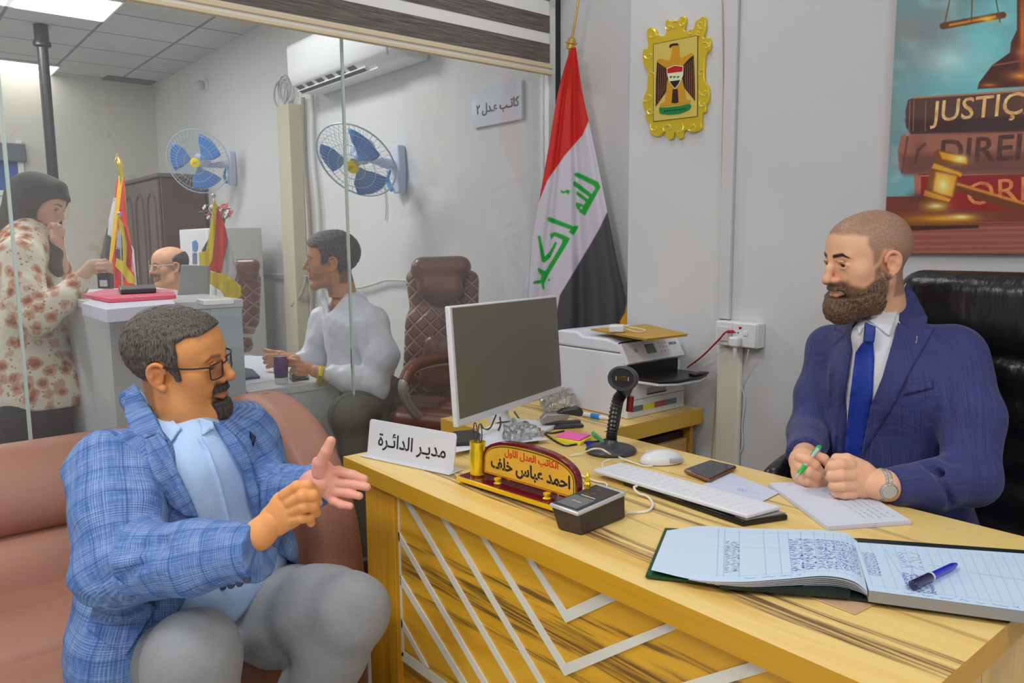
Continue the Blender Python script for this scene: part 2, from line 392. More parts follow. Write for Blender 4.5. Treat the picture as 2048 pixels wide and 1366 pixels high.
def woodmat(name, lights, dark, sc, streaks=(), axis=1, slope=0, rough=.3, thr=(.9, .95)):
    """pale grain stretched along one axis; streaks = (centre, half width) of dark bands measured across the grain"""
    def f(nt, N, L, b):
        v = nmap(N, L, sc)
        col = ramp(N, L, noise(N, L, v, 2.2, 6, .6, .6), [(.3, lights[0]), (.5, lights[1]), (.72, lights[2])])
        fine = noise(N, L, v, 1.2, 3, .5, .3); mask = mth(N, L, 'MULTIPLY', smooth(N, L, fine, thr[0], thr[1]), 1.0)
        if streaks:
            t = N.new('ShaderNodeTexCoord'); s_ = N.new('ShaderNodeSeparateXYZ'); L.new(t.outputs['Object'], s_.inputs[0])
            across = s_.outputs[axis]; along = s_.outputs[0]
            w1 = noise(N, L, nmap(N, L, tuple(1.3 if i == 0 else .6 for i in range(3))), 1.4, 2, .4)
            across = mth(N, L, 'ADD', across, mth(N, L, 'MULTIPLY', mth(N, L, 'SUBTRACT', w1, .5), .12)); across = mth(N, L, 'ADD', across, mth(N, L, 'MULTIPLY', along, slope))
            sv = [9.0, 9.0, 9.0]; sv[0] = .7; hair = noise(N, L, nmap(N, L, tuple(sv)), 7, 3, .6, .3)
            sv2 = [30.0, 30.0, 30.0]; sv2[0] = .5; thin = noise(N, L, nmap(N, L, tuple(sv2)), 6, 3, .6, .2); lines = smooth(N, L, thin, .40, .58)
            for c, h_, a_ in streaks:
                d = mth(N, L, 'DIVIDE', mth(N, L, 'ABSOLUTE', mth(N, L, 'SUBTRACT', across, c)), h_)
                e = mth(N, L, 'SUBTRACT', mth(N, L, 'ADD', 1.0, mth(N, L, 'MULTIPLY', mth(N, L, 'SUBTRACT', hair, .5), 2.4)), d)
                mask = mth(N, L, 'MAXIMUM', mask, mth(N, L, 'MULTIPLY', mth(N, L, 'MULTIPLY', smooth(N, L, e, .0, .8), mth(N, L, 'ADD', mth(N, L, 'MULTIPLY', lines, .68), .22)), a_))
        L.new(mixc(N, L, mask, col, dark), b.inputs['Base Color'])
    return ramp_mat(name, rough, f)
def mth(N, L, op, a, b=None, c=None):
    m = N.new('ShaderNodeMath'); m.operation = op
    for i, x in enumerate((a, b, c)):
        if x is None: continue
        if hasattr(x, 'links'): L.new(x, m.inputs[i])
        else: m.inputs[i].default_value = x
    return m.outputs[0]
def smooth(N, L, f, a, b):
    m = N.new('ShaderNodeMapRange'); m.interpolation_type = 'SMOOTHSTEP'; m.inputs[1].default_value = a; m.inputs[2].default_value = b; L.new(f, m.inputs[0]); return m.outputs[0]
WOOD_TOP = woodmat('wood_top', [(232, 194, 112), (240, 208, 132), (222, 176, 86)], (104, 66, 48), (.5, 6, 5), [(-.245, .024, 1), (-.215, .010, 1), (-.262, .006, 1), (-.05, .020, .9), (-.015, .010, .9), (.17, .010, .6), (-.13, .006, .4)])
WOOD_PANEL = woodmat('wood_panel', [(228, 168, 36), (238, 182, 50), (212, 144, 24)], (84, 54, 40), (.55, 6, 6.5), [(.56, .042, .95), (.62, .012, .9), (.50, .010, .8), (.30, .03, .8), (.34, .008, .7), (.14, .03, .7)], axis=2, slope=-.10, rough=.35)
WOOD_EDGE = woodmat('wood_edge', [(206, 150, 20), (214, 160, 30), (196, 140, 14)], (196, 138, 16), (.6, 14, 22), rough=.35)
WOOD_LEG = woodmat('wood_leg', [(216, 154, 24), (228, 168, 40), (200, 138, 16)], (180, 116, 10), (16, 16, .8), thr=(.62, .72), rough=.35)
WALL = mat('wall_paint', (211, 212, 214), .9, bump=.06, bscale=40, var=.02, vscale=2)
def wallstain(nt, N, L, b):
    v = nmap(N, L, (1, 1, 1))
    n1 = noise(N, L, v, 1.3, 8, .62, .5); n2 = noise(N, L, v, 9, 8, .7, .8)
    mu = N.new('ShaderNodeMath'); mu.operation = 'MULTIPLY'; L.new(n1, mu.inputs[0]); L.new(n2, mu.inputs[1])
    L.new(ramp(N, L, mu.outputs[0], [(.0, (214, 213, 208)), (.29, (211, 209, 198)), (.38, (200, 192, 162)), (.46, (176, 162, 122))]), b.inputs['Base Color'])
    bp = N.new('ShaderNodeBump'); bp.inputs['Strength'].default_value = .25; L.new(n2, bp.inputs['Height']); L.new(bp.outputs[0], b.inputs['Normal'])
WSTAIN = ramp_mat('wall_damp', .9, wallstain)
def tiles(name, c, g, size, rough, w_=.012, off=(0, 0)):
    def f(nt, N, L, b):
        t = N.new('ShaderNodeTexCoord'); m = N.new('ShaderNodeMapping'); L.new(t.outputs['Object'], m.inputs[0]); m.inputs['Location'].default_value = (off[0], off[1], 0)
        br = N.new('ShaderNodeTexBrick'); br.offset = 0; br.inputs['Scale'].default_value = 1; br.inputs['Brick Width'].default_value = size; br.inputs['Row Height'].default_value = size
        br.inputs['Mortar Size'].default_value = w_; br.inputs['Mortar Smooth'].default_value = .1; L.new(m.outputs[0], br.inputs['Vector'])
        n = noise(N, L, m.outputs[0], 3, 5)
        L.new(mixc(N, L, br.outputs['Fac'], ramp(N, L, n, [(.3, c), (.7, tuple(max(0, x-10) for x in c))]), g), b.inputs['Base Color'])
    return ramp_mat(name, rough, f)
YW = 2.33; YB = 2.48; XG = -2.65; XB = -8.85
struct(MB().box(XB-.1, 2.4, -3.2, YB+.1, -.1, 0).build('floor', tiles('floor_tiles', (206, 204, 200), (150, 148, 146), .6, .25, .006)))
struct(MB().box(XB-.1, 2.4, -3.2, YB+.1, ZC, ZC+.1).build('ceiling', tiles('ceiling_tiles', (200, 202, 206), (128, 132, 138), .61, .8, .012, (.0, .0))))
struct(MB().box(XB-.1, -2.08, YB, YB+.1, 0, ZC).build('wall_back', WALL))
struct(MB().box(-2.08, 2.4, YW, YB+.1, 0, ZC).build('wall_right', WALL, bevel=.004))
struct(MB().box(XB-.1, XB, -3.2, YB, 0, ZC).build('wall_left', WSTAIN))
struct(MB().box(2.3, 2.4, -3.2, YB, 0, ZC).build('wall_front', WALL))
struct(MB().box(XB-.1, 2.4, -3.3, -3.2, 0, ZC).build('wall_rear', WALL))
EM = mat('light_diffuser', (255, 253, 246), .5, emit=3.2); ALW = mat('white_aluminium', (226, 229, 232), .35, metal=.1)
for i, (x, y, e) in enumerate(LAMPS):
    near = x > XG
    if i not in (5, 7): continue
    if i == 5: x, y = -6.25, 1.22
    if i == 7: x, y = -8.7, 1.25
    t = thing('ceiling_light', (x, y, ZC-.02), {5: 'lit square ceiling panel seen through the glass, beside the top of the black pole', 7: 'lit square ceiling panel at the far end of the next office, above the stained wall'}.get(i, 'lit square ceiling panel out of the picture, seen only as a reflection'), 'ceiling light', 'square ceiling light panels')
    MB().box(x-.30, x+.30, y-.30, y+.30, ZC-.018, ZC-.002).build('frame', ALW, t, bevel=.003)
    MB().box(x-.28, x+.28, y-.28, y+.28, ZC-.022, ZC-.017).build('diffuser', EM, t)
# ------------------------------------------------------------------ glass partition
GL = glassmat('partition_glass', (.985, .995, .99, 1), .05, 0, .7); SEAM = mat('silicone_seam', (188, 205, 200), .3)
win = thing('window_1', (XG, 1, 0), None, None); struct(win)
for a, b in ((-3.1, .325), (.335, 1.398), (1.408, 2.40)):
    MB().box(XG-.005, XG+.005, a, b, .06, 2.62).build('pane', GL, win)
for y in (.33, 1.403): MB().box(XG-.0055, XG+.0055, y-.004, y+.004, .06, 2.62).build('seam', SEAM, win)
MB().box(XG-.03, XG+.03, -3.1, YB-.001, 0, .06).build('bottom_rail', ALW, win, bevel=.003)
MB().box(XG-.03, XG+.03, -3.1, YB-.001, 2.60, ZC-.001).build('top_rail', ALW, win, bevel=.003)
MB().box(XG-.025, XG+.03, 2.40, 2.445, .06, 2.6).build('frame_post', ALW, win, bevel=.003)
MB().box(XG-.02, XG+.025, 2.445, YB-.001, .06, 2.6).build('gasket', mat('dark_gasket', (38, 46, 48), .4), win)
# ------------------------------------------------------------------ zebra blind
def stripes(nt, N, L, b):
    n = noise(N, L, nmap(N, L, (30, 2.2, 60)), 3, 4, .7)
    L.new(ramp(N, L, n, [(.3, (78, 72, 68)), (.5, (104, 97, 92)), (.7, (132, 126, 120))]), b.inputs['Base Color'])
DARKF = ramp_mat('blind_dark_weave', .9, stripes); LIGHTF = mat('blind_white_fabric', (232, 232, 228), .9, bump=.1, bscale=200)
bl = thing('roller_blind', (-2.6, 1, 2.03), 'striped brown and white roller blind drawn down over the top of the glass partition', 'blind')
XBL = -2.60
MB().box(XBL-.004, XBL-.002, -1.2, 2.388, 2.05, 2.86).build('fabric', LIGHTF, bl)
m_ = MB()
for z0, z1 in ((2.083, 2.163), (2.21, 2.282), (2.345, 2.42), (2.475, 2.55), (2.605, 2.68)): m_.box(XBL-.002, XBL+.001, -1.2, 2.390, z0, z1)
m_.build('dark_bands', DARKF, bl)
RAIL = mat('blind_rail_beige', (222, 206, 172), .45)
MB().box(XBL-.012, XBL+.010, -1.2, 2.40, 2.031, 2.046).box(XBL-.012, XBL+.010, -1.2, 2.40, 2.058, 2.076).build('bottom_rail', RAIL, bl, bevel=.003)
MB().box(XBL-.009, XBL+.004, -1.2, 2.40, 2.044, 2.060).build('rail_inset', mat('rail_pale', (226, 224, 222), .4), bl)
MB().tube([(XBL-.02, -1.2, 2.87), (XBL-.02, 2.40, 2.87)], .035, 16).build('roller', ALW, bl, smooth=True)
MB().tube([(XBL+.02, 2.385, 2.372), (XBL+.02, 2.42, 2.372)], .012, 12).build('rail_clip', RAIL, bl, smooth=True)
# ------------------------------------------------------------------ poster
PY = YW-.022
ps = thing('poster', (P(1910, 505, y=PY)[0], PY, 1.26), 'print of law books, gavel and scales on the wall above the black chair', 'poster')
x0 = P(1778, 300, y=PY)[0]; zb = P(1800, 506, y=PY)[2]; x1 = x0+1.25; z1 = zb+1.35
gx = np.concatenate([np.linspace(x0, x0+.40, 470)[:-1], np.linspace(x0+.40, x1, 50)]); gz = np.concatenate([np.linspace(zb, zb+.76, 800)[:-1], np.linspace(zb+.76, z1, 40)]); nx, nz = len(gx), len(gz); GX, GZ = np.meshgrid(gx, gz, indexing='ij')
pp = np.stack([GX.ravel(), np.full(GX.size, PY), GZ.ravel()], 1); q = pp-CAM; tz = q@fw
PX = (1024+F*(q@rt)/tz).reshape(nx, nz); PZ = (683-F*(q@up)/tz).reshape(nx, nz)
def vnoise(x, y, s, seed=0):
    r_ = np.random.default_rng(seed); o = 0
    for i in range(6):
        a = r_.uniform(0, 6.28); f = s*r_.uniform(.5, 2); o = o+np.sin((x*math.cos(a)+y*math.sin(a))*f+2*np.sin((x*math.sin(a)-y*math.cos(a))*f*.6+i)+r_.uniform(0, 6))
    return o/6
class Paint:
    def __init__(s, X, Y, base): s.X = X; s.Y = Y; s.c = np.zeros(X.shape+(3,)); s.c[:] = base
    def blend(s, m, col): s.c = s.c*(1-m[..., None])+np.asarray(col, float)*m[..., None]; return s
    def poly(s, pts, col, soft=1.0, a=1.0):
        p = np.array(pts, float); x0, y0 = p.min(0)-soft*3; x1, y1 = p.max(0)+soft*3
        msk = (s.X > x0) & (s.X < x1) & (s.Y > y0) & (s.Y < y1)
        if not msk.any(): return s
        d = np.full(s.X.shape, 99., np.float32); d[msk] = poly_sd(s.X[msk], s.Y[msk], pts)
        col = np.asarray(col, float)
        if callable(a): a = a(s.X, s.Y)
        return s.blend(np.clip(.5-d/soft, 0, 1)*a, col)
    def line(s, pts, w_, col, soft=1.0, a=1.0):
        for (ax, ay), (bx, by) in zip(pts[:-1], pts[1:]):
            msk = (s.X > min(ax, bx)-w_-3*soft) & (s.X < max(ax, bx)+w_+3*soft) & (s.Y > min(ay, by)-w_-3*soft) & (s.Y < max(ay, by)+w_+3*soft)
            if not msk.any(): continue
            ex, ey = bx-ax, by-ay; wx, wy = s.X[msk]-ax, s.Y[msk]-ay; t = np.clip((wx*ex+wy*ey)/(ex*ex+ey*ey+1e-12), 0, 1)
            d = np.hypot(wx-ex*t, wy-ey*t); m = np.zeros(s.X.shape); m[msk] = np.clip(.5-(d-w_/2)/soft, 0, 1)*a; s.blend(m, col)
        return s
    def spot(s, x, y, rx, ry, col, a=1.0, p_=1.5): return s.blend(a*np.exp(-(np.abs((s.X-x)/rx)**2+np.abs((s.Y-y)/ry)**2)**(p_/2)), col)
    def lin(s): c = np.clip(s.c, 0, 255)/255; return np.where(c <= .04045, c/12.92, ((c+.055)/1.055)**2.4)
A = Paint(PX, PZ, (110, 140, 145))
n1 = vnoise(PX, PZ, .018, 3); n2 = vnoise(PX, PZ, .04, 5)
A.blend(np.clip(.45+1.6*n1, 0, 1)*.75, (100, 184, 190)); A.blend(np.clip(.1+1.6*n2, 0, 1)*.6, (140, 146, 142)); A.blend(np.clip(vnoise(PX, PZ, .07, 8), 0, 1)*.5, (160, 214, 214)); A.spot(1900, 120, 50, 30, (190, 225, 225), .8); A.spot(1960, 100, 40, 60, (120, 205, 215), .7); A.spot(1830, 60, 60, 40, (125, 130, 130), .8); A.spot(1810, 210, 45, 50, (110, 150, 160), .6)
# table
A.poly([(1700, 393), (2500, 393), (2500, 600), (1700, 600)], (112, 52, 40), 2); A.poly([(1700, 455), (2500, 440), (2500, 600), (1700, 600)], (150, 84, 70), 10)
for i in range(14): y = 440+i*6; A.line([(1740, y), (2500, y-8+4*math.sin(i))], 1.5, (190, 120, 100) if i % 2 else (110, 52, 42), 2, .5)
# books
def book(pts, c, hi): A.poly(pts, c, 1.5); (x_, y_), (x2, y2), (x3, y3), (x4, y4) = pts; A.line([(x_, y_), (x2, y2)], 3, hi, 2); A.line([(x4, y4), (x3, y3)], 2.5, tuple(v*.4 for v in c), 2)
A.poly([(1836, 345), (2500, 330), (2500, 440), (1834, 415)], (140, 24, 26), 2); A.line([(1840, 352), (2500, 336)], 2, (220, 150, 110), 1.5); A.poly([(1828, 350), (1842, 350), (1842, 400), (1830, 400)], (170, 100, 90), 2)
A.poly([(1802, 272), (1812, 268), (2500, 236), (2500, 350), (1810, 348), (1798, 340), (1796, 300)], (150, 96, 78), 2)
A.poly([(1800, 310), (2500, 290), (2500, 350), (1808, 348)], (108, 66, 62), 16); A.line([(1812, 270), (2500, 238)], 3, (190, 130, 108), 2); A.line([(1804, 345), (1815, 275)], 4, (100, 60, 52), 3)
A.poly([(1816, 200), (1826, 196), (2500, 150), (2500, 250), (1822, 268), (1812, 255), (1811, 222)], (84, 56, 50), 2); A.poly([(1812, 240), (2500, 214), (2500, 250), (1822, 268)], (60, 36, 38), 10)
A.line([(1826, 196), (2500, 152)], 3.5, (170, 118, 88), 2)
for x_ in (1820, 1828, 1852): A.line([(x_, 202), (x_-2, 262)], 1.5, (160, 110, 80), 1.5)
# scales
A.line([(1886, 52), (1930, 44), (2006, 30)], 13, (96, 52, 20), 3); A.line([(1900, 50), (1990, 33)], 5, (200, 130, 40), 3); A.spot(1975, 38, 14, 5, (255, 200, 80), 1)
for xa, ya, xb in ((1908, 0, 1890), (1945, 0, 1943), (1985, 0, 2000)): A.line([(xa, ya-40), (xb, ya+44)], 2.5, (90, 80, 60), 1.5)
A.poly([(2034, -60), (2100, -60), (2100, 170), (1955, 178), (1958, 165), (1985, 130), (2020, 105), (2022, 85), (2034, 60)], (70, 30, 22), 2)
A.spot(2045, 60, 6, 80, (230, 120, 40), .9); A.spot(2040, 152, 22, 8, (240, 150, 60), .9); A.spot(1978, 170, 14, 4, (220, 130, 60), .8); A.spot(2044, 105, 14, 10, (190, 110, 60), .8); A.line([(1985, 131), (2100, 112)], 3, (150, 80, 50), 2)
def ontext(s, pa, pb, size, cols, bold, sx, sh=.0):
    a = P(*pa, y=PY); b = P(*pb, y=PY); M = frame(a, b-a, z=(0, -1, 0)); tb = MB(); tb.text(s, M, size, 0, 0, 'LEFT', bold, sx); V_ = np.array(tb.v)
    m = np.zeros(GX.shape)
    for f in tb.f:
        q_ = V_[list(f)]; x_, z_ = q_[:, 0], q_[:, 2]
        i0, i1 = np.searchsorted(gx, [x_.min()-.002, x_.max()+.002]); j0, j1 = np.searchsorted(gz, [z_.min()-.002, z_.max()+.002])
        if i1 <= i0 or j1 <= j0: continue
        d = poly_sd(GX[i0:i1, j0:j1], GZ[i0:i1, j0:j1], list(zip(x_, z_))); m[i0:i1, j0:j1] = np.maximum(m[i0:i1, j0:j1], np.clip(.5-d/.0009, 0, 1))
    g = np.clip(.5+.9*vnoise(PX, PZ, .12, 9), 0, 1)[..., None]; A.c = A.c*(1-m[..., None])+(np.array(cols[0])*g+np.array(cols[1])*(1-g))*m[..., None]
ontext('JUSTIÇA', (1866, 226), (2046, 208), .080, ((250, 216, 150), (206, 150, 90)), .0006, .93)
ontext('DIREITO', (1877, 308), (2046, 296), .092, ((92, 54, 48), (70, 40, 38)), .0016, .95)
ontext('ORDEM', (1931, 392), (2046, 380), .088, ((226, 156, 92), (190, 104, 60)), .0002, 1)
# gavel
G1, G2, G3 = (120, 66, 16), (214, 146, 30), (255, 232, 150)
A.line([(1915, 372), (1975, 396), (2110, 436)], 17, (104, 54, 20), 3); A.line([(1915, 368), (2100, 422)], 6, (200, 130, 50), 4)
A.poly([(1868, 305), (1876, 299), (1930, 312), (1938, 322), (1932, 334), (1872, 326)], G1, 3); A.poly([(1878, 303), (1932, 314), (1934, 328), (1884, 318)], G2, 4); A.spot(1920, 318, 14, 8, G3, 1)
A.poly([(1868, 326), (1924, 346), (1922, 354), (1862, 338)], G2, 3); A.poly([(1862, 336), (1916, 350), (1908, 396), (1852, 382)], G1, 3); A.poly([(1872, 344), (1914, 352), (1904, 394), (1866, 382)], G2, 5); A.spot(1886, 370, 14, 18, G3, 1)
A.poly([(1850, 380), (1902, 398), (1898, 404), (1846, 392)], G2, 3); A.poly([(1838, 390), (1896, 404), (1892, 424), (1850, 426), (1836, 410)], G1, 3); A.spot(1872, 412, 20, 7, G3, .9); A.spot(1835, 395, 18, 10, (70, 36, 24), .8)
A.poly([(1800, 437), (1850, 430), (1948, 430), (1956, 448), (1802, 452)], G1, 3); A.spot(1880, 437, 55, 7, G2, 1); A.spot(1922, 434, 22, 5, G3, 1); A.poly([(1804, 452), (1956, 450), (1958, 456), (1806, 462)], (60, 30, 30), 2)
A.spot(1838, 300, 10, 22, (110, 66, 52), .8); A.line([(1830, 328), (1836, 300), (1850, 288)], 5, (90, 52, 44), 3)
mb = MB(); vs = np.stack([GX.ravel(), np.full(GX.size, PY), GZ.ravel()], 1); ii = np.arange((nx-1)*(nz-1)); a_ = (ii//(nz-1))*nz+ii % (nz-1)
pq = np.stack([a_, a_+nz, a_+nz+1, a_+1], 1)
po = mesh_obj('canvas', vs, pq, [mat('poster_print', (200, 200, 200), .55, attr='paint'), mat('poster_gold', (236, 196, 128), .5), mat('poster_brown', (74, 42, 38), .5), mat('poster_orange', (214, 136, 74), .5)], ps, smooth=False)
colour_attr(po, 'paint', np.clip(A.lin().reshape(-1, 3)*1.2, 0, .9))
MB().box(x0, x1, PY+.0005, YW-.001, zb, z1).build('stretcher_frame', mat('poster_edge', (150, 96, 86), .6), ps)
# ------------------------------------------------------------------ eagle crest
CY = YW-.012
cr = thing('wall_crest', (-1.86, CY, 1.68), 'ornate gold crest with an eagle and shield mounted on the pale wall', 'crest')
GOLD = mat('crest_gold', (240, 210, 60), .28, metal=.5); GOLD2 = mat('crest_plate', (238, 214, 110), .35, metal=.4)
def cpx(x, y): return 1270+x/5.059, 20+y/5.059
outl = [(150, 175), (205, 195), (225, 255), (290, 260), (318, 215), (305, 130), (330, 95), (365, 110), (400, 100), (430, 110), (455, 75), (490, 62), (515, 90), (500, 160), (495, 205), (540, 212), (590, 190), (610, 120), (650, 90), (690, 62), (712, 100), (708, 200), (690, 280), (740, 275), (762, 320), (755, 400), (715, 450), (700, 560), (700, 700), (735, 770), (750, 850), (740, 920), (715, 970), (715, 1030), (680, 1050), (670, 1150), (670, 1200), (620, 1230), (560, 1240), (520, 1215), (490, 1235), (480, 1290), (440, 1300), (400, 1240), (380, 1300), (340, 1310), (310, 1270), (300, 1225), (250, 1275), (190, 1270), (145, 1240), (150, 1170), (105, 1095), (110, 1030), (80, 980), (85, 890), (120, 800), (125, 700), (130, 620), (90, 560), (75, 480), (85, 400), (130, 385), (125, 300), (118, 210)]
def yplane_prism(mb, pxs, y, th, mi=0):
    """a flat outline standing on the wall plane y, thickness th towards the room"""
    pts = [P(a, b, y=y) for a, b in pxs]; n = len(pts)
    ar = sum(pts[i][0]*pts[(i+1) % n][2]-pts[(i+1) % n][0]*pts[i][2] for i in range(n))
    if ar < 0: pts = pts[::-1]
    vs = [tuple(p) for p in pts]+[(p[0], y+th, p[2]) for p in pts]
    return mb.add(vs, [tuple(range(n)), tuple(range(n, 2*n))[::-1]]+[((i+1) % n, i, n+i, n+(i+1) % n) for i in range(n)], mi)
co = bez([(x, y, 0) for x, y in outl]+[(150, 175, 0)], 4)[:-1]
yplane_prism(MB(), [cpx(p[0], p[1]) for p in co], CY, .011).build('scroll_frame', GOLD, cr, bevel=.002, smooth=True)
ORM = mat('crest_relief', (255, 238, 130), .18, metal=.55); r_ = np.random.default_rng(5)
def swirl(x, y, R, a0, tw):
    pts = [];
    for k in range(16):
        u = k/15; a = a0+tw*u*5; rr = R*(1-u*.85); q_ = cpx(x+rr*math.cos(a), y+rr*math.sin(a)); pts.append(P(*q_, y=CY-.001))
    MB().tube(pts, .0022, 6).build('scroll_ornament', ORM, cr, smooth=True)
for x, y, R in [(165, 250, 55), (145, 460, 50), (155, 660, 45), (130, 880, 55), (150, 1020, 45), (200, 1190, 50), (340, 1200, 55), (440, 1200, 55), (580, 1180, 50), (690, 950, 45), (700, 830, 50), (670, 640, 40), (715, 370, 45), (670, 150, 45), (400, 160, 50), (480, 140, 40), (340, 170, 35), (230, 270, 30), (560, 230, 30), (640, 230, 30)]: swirl(x, y, R, r_.uniform(0, 6), 1 if r_.random() > .5 else -1)
yplane_prism(MB(), [cpx(*p) for p in ((182, 345), (635, 255), (632, 1078), (184, 1132))], CY-.002, .003).build('plate_border', mat('crest_dark', (70, 52, 20), .4, metal=.3), cr)
yplane_prism(MB(), [cpx(*p) for p in ((187, 349), (630, 261), (627, 1074), (189, 1126))], CY-.003, .003).build('plate', GOLD2, cr)
E_OR = mat('enamel_orange', (226, 164, 44), .35, metal=.3); E_BK = mat('enamel_dark', (52, 26, 24), .4); E_RD = mat('enamel_red', (190, 28, 22), .35); E_WH = mat('enamel_white', (238, 232, 200), .35); E_GN = mat('enamel_green', (24, 132, 66), .35); E_BR = mat('enamel_copper', (170, 110, 70), .35, metal=.3); E_BLK = mat('enamel_black', (30, 30, 30), .35)
eg = MB(); yy = CY-.0045
yplane_prism(eg, [cpx(*p) for p in [(222, 525), (300, 580), (335, 600), (330, 760), (310, 830), (208, 975), (212, 700)]], yy, .001, 1)
yplane_prism(eg, [cpx(*p) for p in [(592, 462), (540, 500), (480, 570), (478, 700), (500, 790), (606, 920), (600, 650)]], yy, .001, 1)
for k in range(5):
    x = 238+k*20; eg_ = [(x, 545+k*12), (x+4, 547+k*12), (x-2, 930-k*38), (x-7, 938-k*38)]; yplane_prism(eg, [cpx(*p) for p in eg_], yy-.0004, .0004, 5)
    x = 505+k*20; eg_ = [(x, 560-k*16), (x+4, 556-k*16), (x+12, 800+k*28), (x+7, 796+k*28)]; yplane_prism(eg, [cpx(*p) for p in eg_], yy-.0004, .0004, 5)
yplane_prism(eg, [cpx(*p) for p in [(220, 520), (240, 492), (290, 500), (345, 515), (362, 480), (378, 380), (384, 350), (420, 338), (442, 360), (448, 470), (470, 488), (520, 460), (570, 436), (592, 452), (540, 500), (480, 566), (405, 550), (335, 588), (300, 580), (250, 528)]], yy-.0005, .001, 0)
yplane_prism(eg, [cpx(*p) for p in [(345, 375), (352, 350), (385, 338), (430, 336), (442, 356), (400, 360), (375, 362), (362, 372), (352, 384)]], yy-.001, .0005, 1)
yplane_prism(eg, [cpx(*p) for p in [(330, 700), (480, 700), (515, 900), (555, 912), (555, 940), (250, 978), (258, 945), (300, 935)]], yy-.0002, .0006, 0)
yplane_prism(eg, [cpx(*p) for p in [(382, 800), (432, 800), (440, 935), (405, 945), (370, 938)]], yy-.0006, .0004, 1)
yplane_prism(eg, [cpx(*p) for p in [(318, 590), (402, 556), (490, 566), (486, 660), (455, 740), (402, 800), (350, 735), (326, 660)]], yy-.0008, .0008, 3)
yplane_prism(eg, [cpx(*p) for p in [(325, 596), (402, 564), (482, 574), (479, 622), (330, 640)]], yy-.0014, .0006, 2)
yplane_prism(eg, [cpx(*p) for p in [(352, 722), (456, 708), (440, 745), (402, 790), (368, 750)]], yy-.0014, .0006, 6)
for k in range(3): yplane_prism(eg, [cpx(*p) for p in [(350+k*36, 672), (376+k*36, 666), (374+k*36, 682), (352+k*36, 690)]], yy-.0014, .0004, 4)
bn = [(245, 985), (330, 985), (450, 970), (550, 948), (568, 970), (545, 1010), (450, 1050), (330, 1060), (255, 1050), (243, 1020)]
yplane_prism(eg, [cpx(*p) for p in bn], yy-.001, .0012, 4)
for k in range(9): yplane_prism(eg, [cpx(*p) for p in [(290+k*26, 1022-k*3), (306+k*26, 1014-k*3), (308+k*26, 1026-k*3), (294+k*26, 1034-k*3)]], yy-.0014, .0004, 6)
eg.build('eagle', [E_OR, E_BK, E_RD, E_WH, E_GN, E_BR, E_BLK], cr)
# ------------------------------------------------------------------ sockets, trunking, wires on the wall
WP = mat('white_plastic', (226, 228, 232), .35); WP2 = mat('white_plastic_matt', (214, 215, 216), .5)
xa, xb = P(1449, 300, y=YW)[0], P(1473, 300, y=YW)[0]
o = MB().box(xa, xb, YW-.016, YW-.0005, 1.025, ZC-.01).build('cable_trunking', mat('trunking_grey', (206, 207, 210), .5), bevel=.003)
tag(o, 'narrow white cable trunking running up the wall from the wall socket', 'trunking')
xa, xb = P(1437, 800, y=YW)[0], P(1486, 800, y=YW)[0]
o = MB().box(xa, xb, YW-.022, YW-.0005, .02, .94).build('cable_trunking', mat('trunking_cream', (226, 222, 208), .5), bevel=.012, seg=4)
tag(o, 'wide cream cable cover running down the wall below the socket', 'trunking')
xs0, xs1 = P(1448, 660, y=YW)[0], P(1531, 660, y=YW)[0]; so = thing('wall_socket', ((xs0+xs1)/2, YW, .94), 'white double wall box with a network port and a plugged in power adapter', 'socket')
zt, zb_ = .935, 1.022
MB().box(xs0, xs1, YW-.048, YW-.001, .937, 1.022).build('back_box', WP, so, bevel=.004)
xm = xs0+(xs1-xs0)*.42
MB().box(xs0+.002, xm-.001, YW-.054, YW-.048, .939, 1.020).build('network_plate', WP, so, bevel=.002)
MB().box(xs0+.012, xm-.012, YW-.058, YW-.054, .953, 1.004).build('network_insert', WP2, so, bevel=.002)
MB().box(xm+.001, xs1-.002, YW-.056, YW-.048, .939, 1.020).build('socket_plate', WP, so, bevel=.003)
DK = mat('socket_hole', (50, 46, 50), .5); RD = mat('red_neon', (150, 20, 30), .3)
MB().box(xm+.030, xm+.036, YW-.057, YW-.055, 1.000, 1.006).box(xm+.012, xm+.017, YW-.057, YW-.055, .985, .989).box(xm+.024, xm+.029, YW-.057, YW-.055, .985, .989).build('socket_hole', DK, so)
MB().box(xm+.030, xm+.040, YW-.058, YW-.0555, 1.002, 1.008).build('indicator', RD, so)
MB().box(xm+.048, xm+.064, YW-.060, YW-.0555, .978, .996).build('switch', WP, so, bevel=.003)
pl = thing('power_plug', (xm+.03, YW-.07, .93), 'white plug in the right hand half of the wall box with its cable hanging', 'plug')
MB().box(xm+.008, xm+.045, YW-.088, YW-.057, .940, .975).build('plug_body', WP, pl, bevel=.008, seg=4)
MB().tube([(xm+.027, YW-.072, .945), (xm+.027, YW-.072, .905)], [.008, .005], 10).build('strain_relief', WP, pl, smooth=True)
hang = [P(1497, 700, y=YW-.06), P(1494, 715, y=YW-.05), P(1484, 770, y=YW-.012), P(1490, 800, y=YW-.006), P(1484, 850, y=YW-.006), P(1485, 893, y=YW-.006), P(1474, 915, y=YW-.006), P(1466, 935, y=YW-.006), P(1462, 1000, y=YW-.006)]
MB().tube(bez(hang, 8), .0022, 8).build('cable', WP, pl, smooth=True)
red = [P(1466, 663, y=YW-.055), P(1452, 664, y=YW-.085), P(1437, 680, y=YW-.07), P(1405, 712, y=YW-.05), P(1375, 735, y=YW-.03)]
rc = thing('network_cable', tuple(red[0]), 'red network cable running from the wall box down behind the printer', 'cable')
MB().tube(bez(red, 8), .0032, 8).build('cable', mat('red_cable', (186, 20, 52), .45), rc, smooth=True)
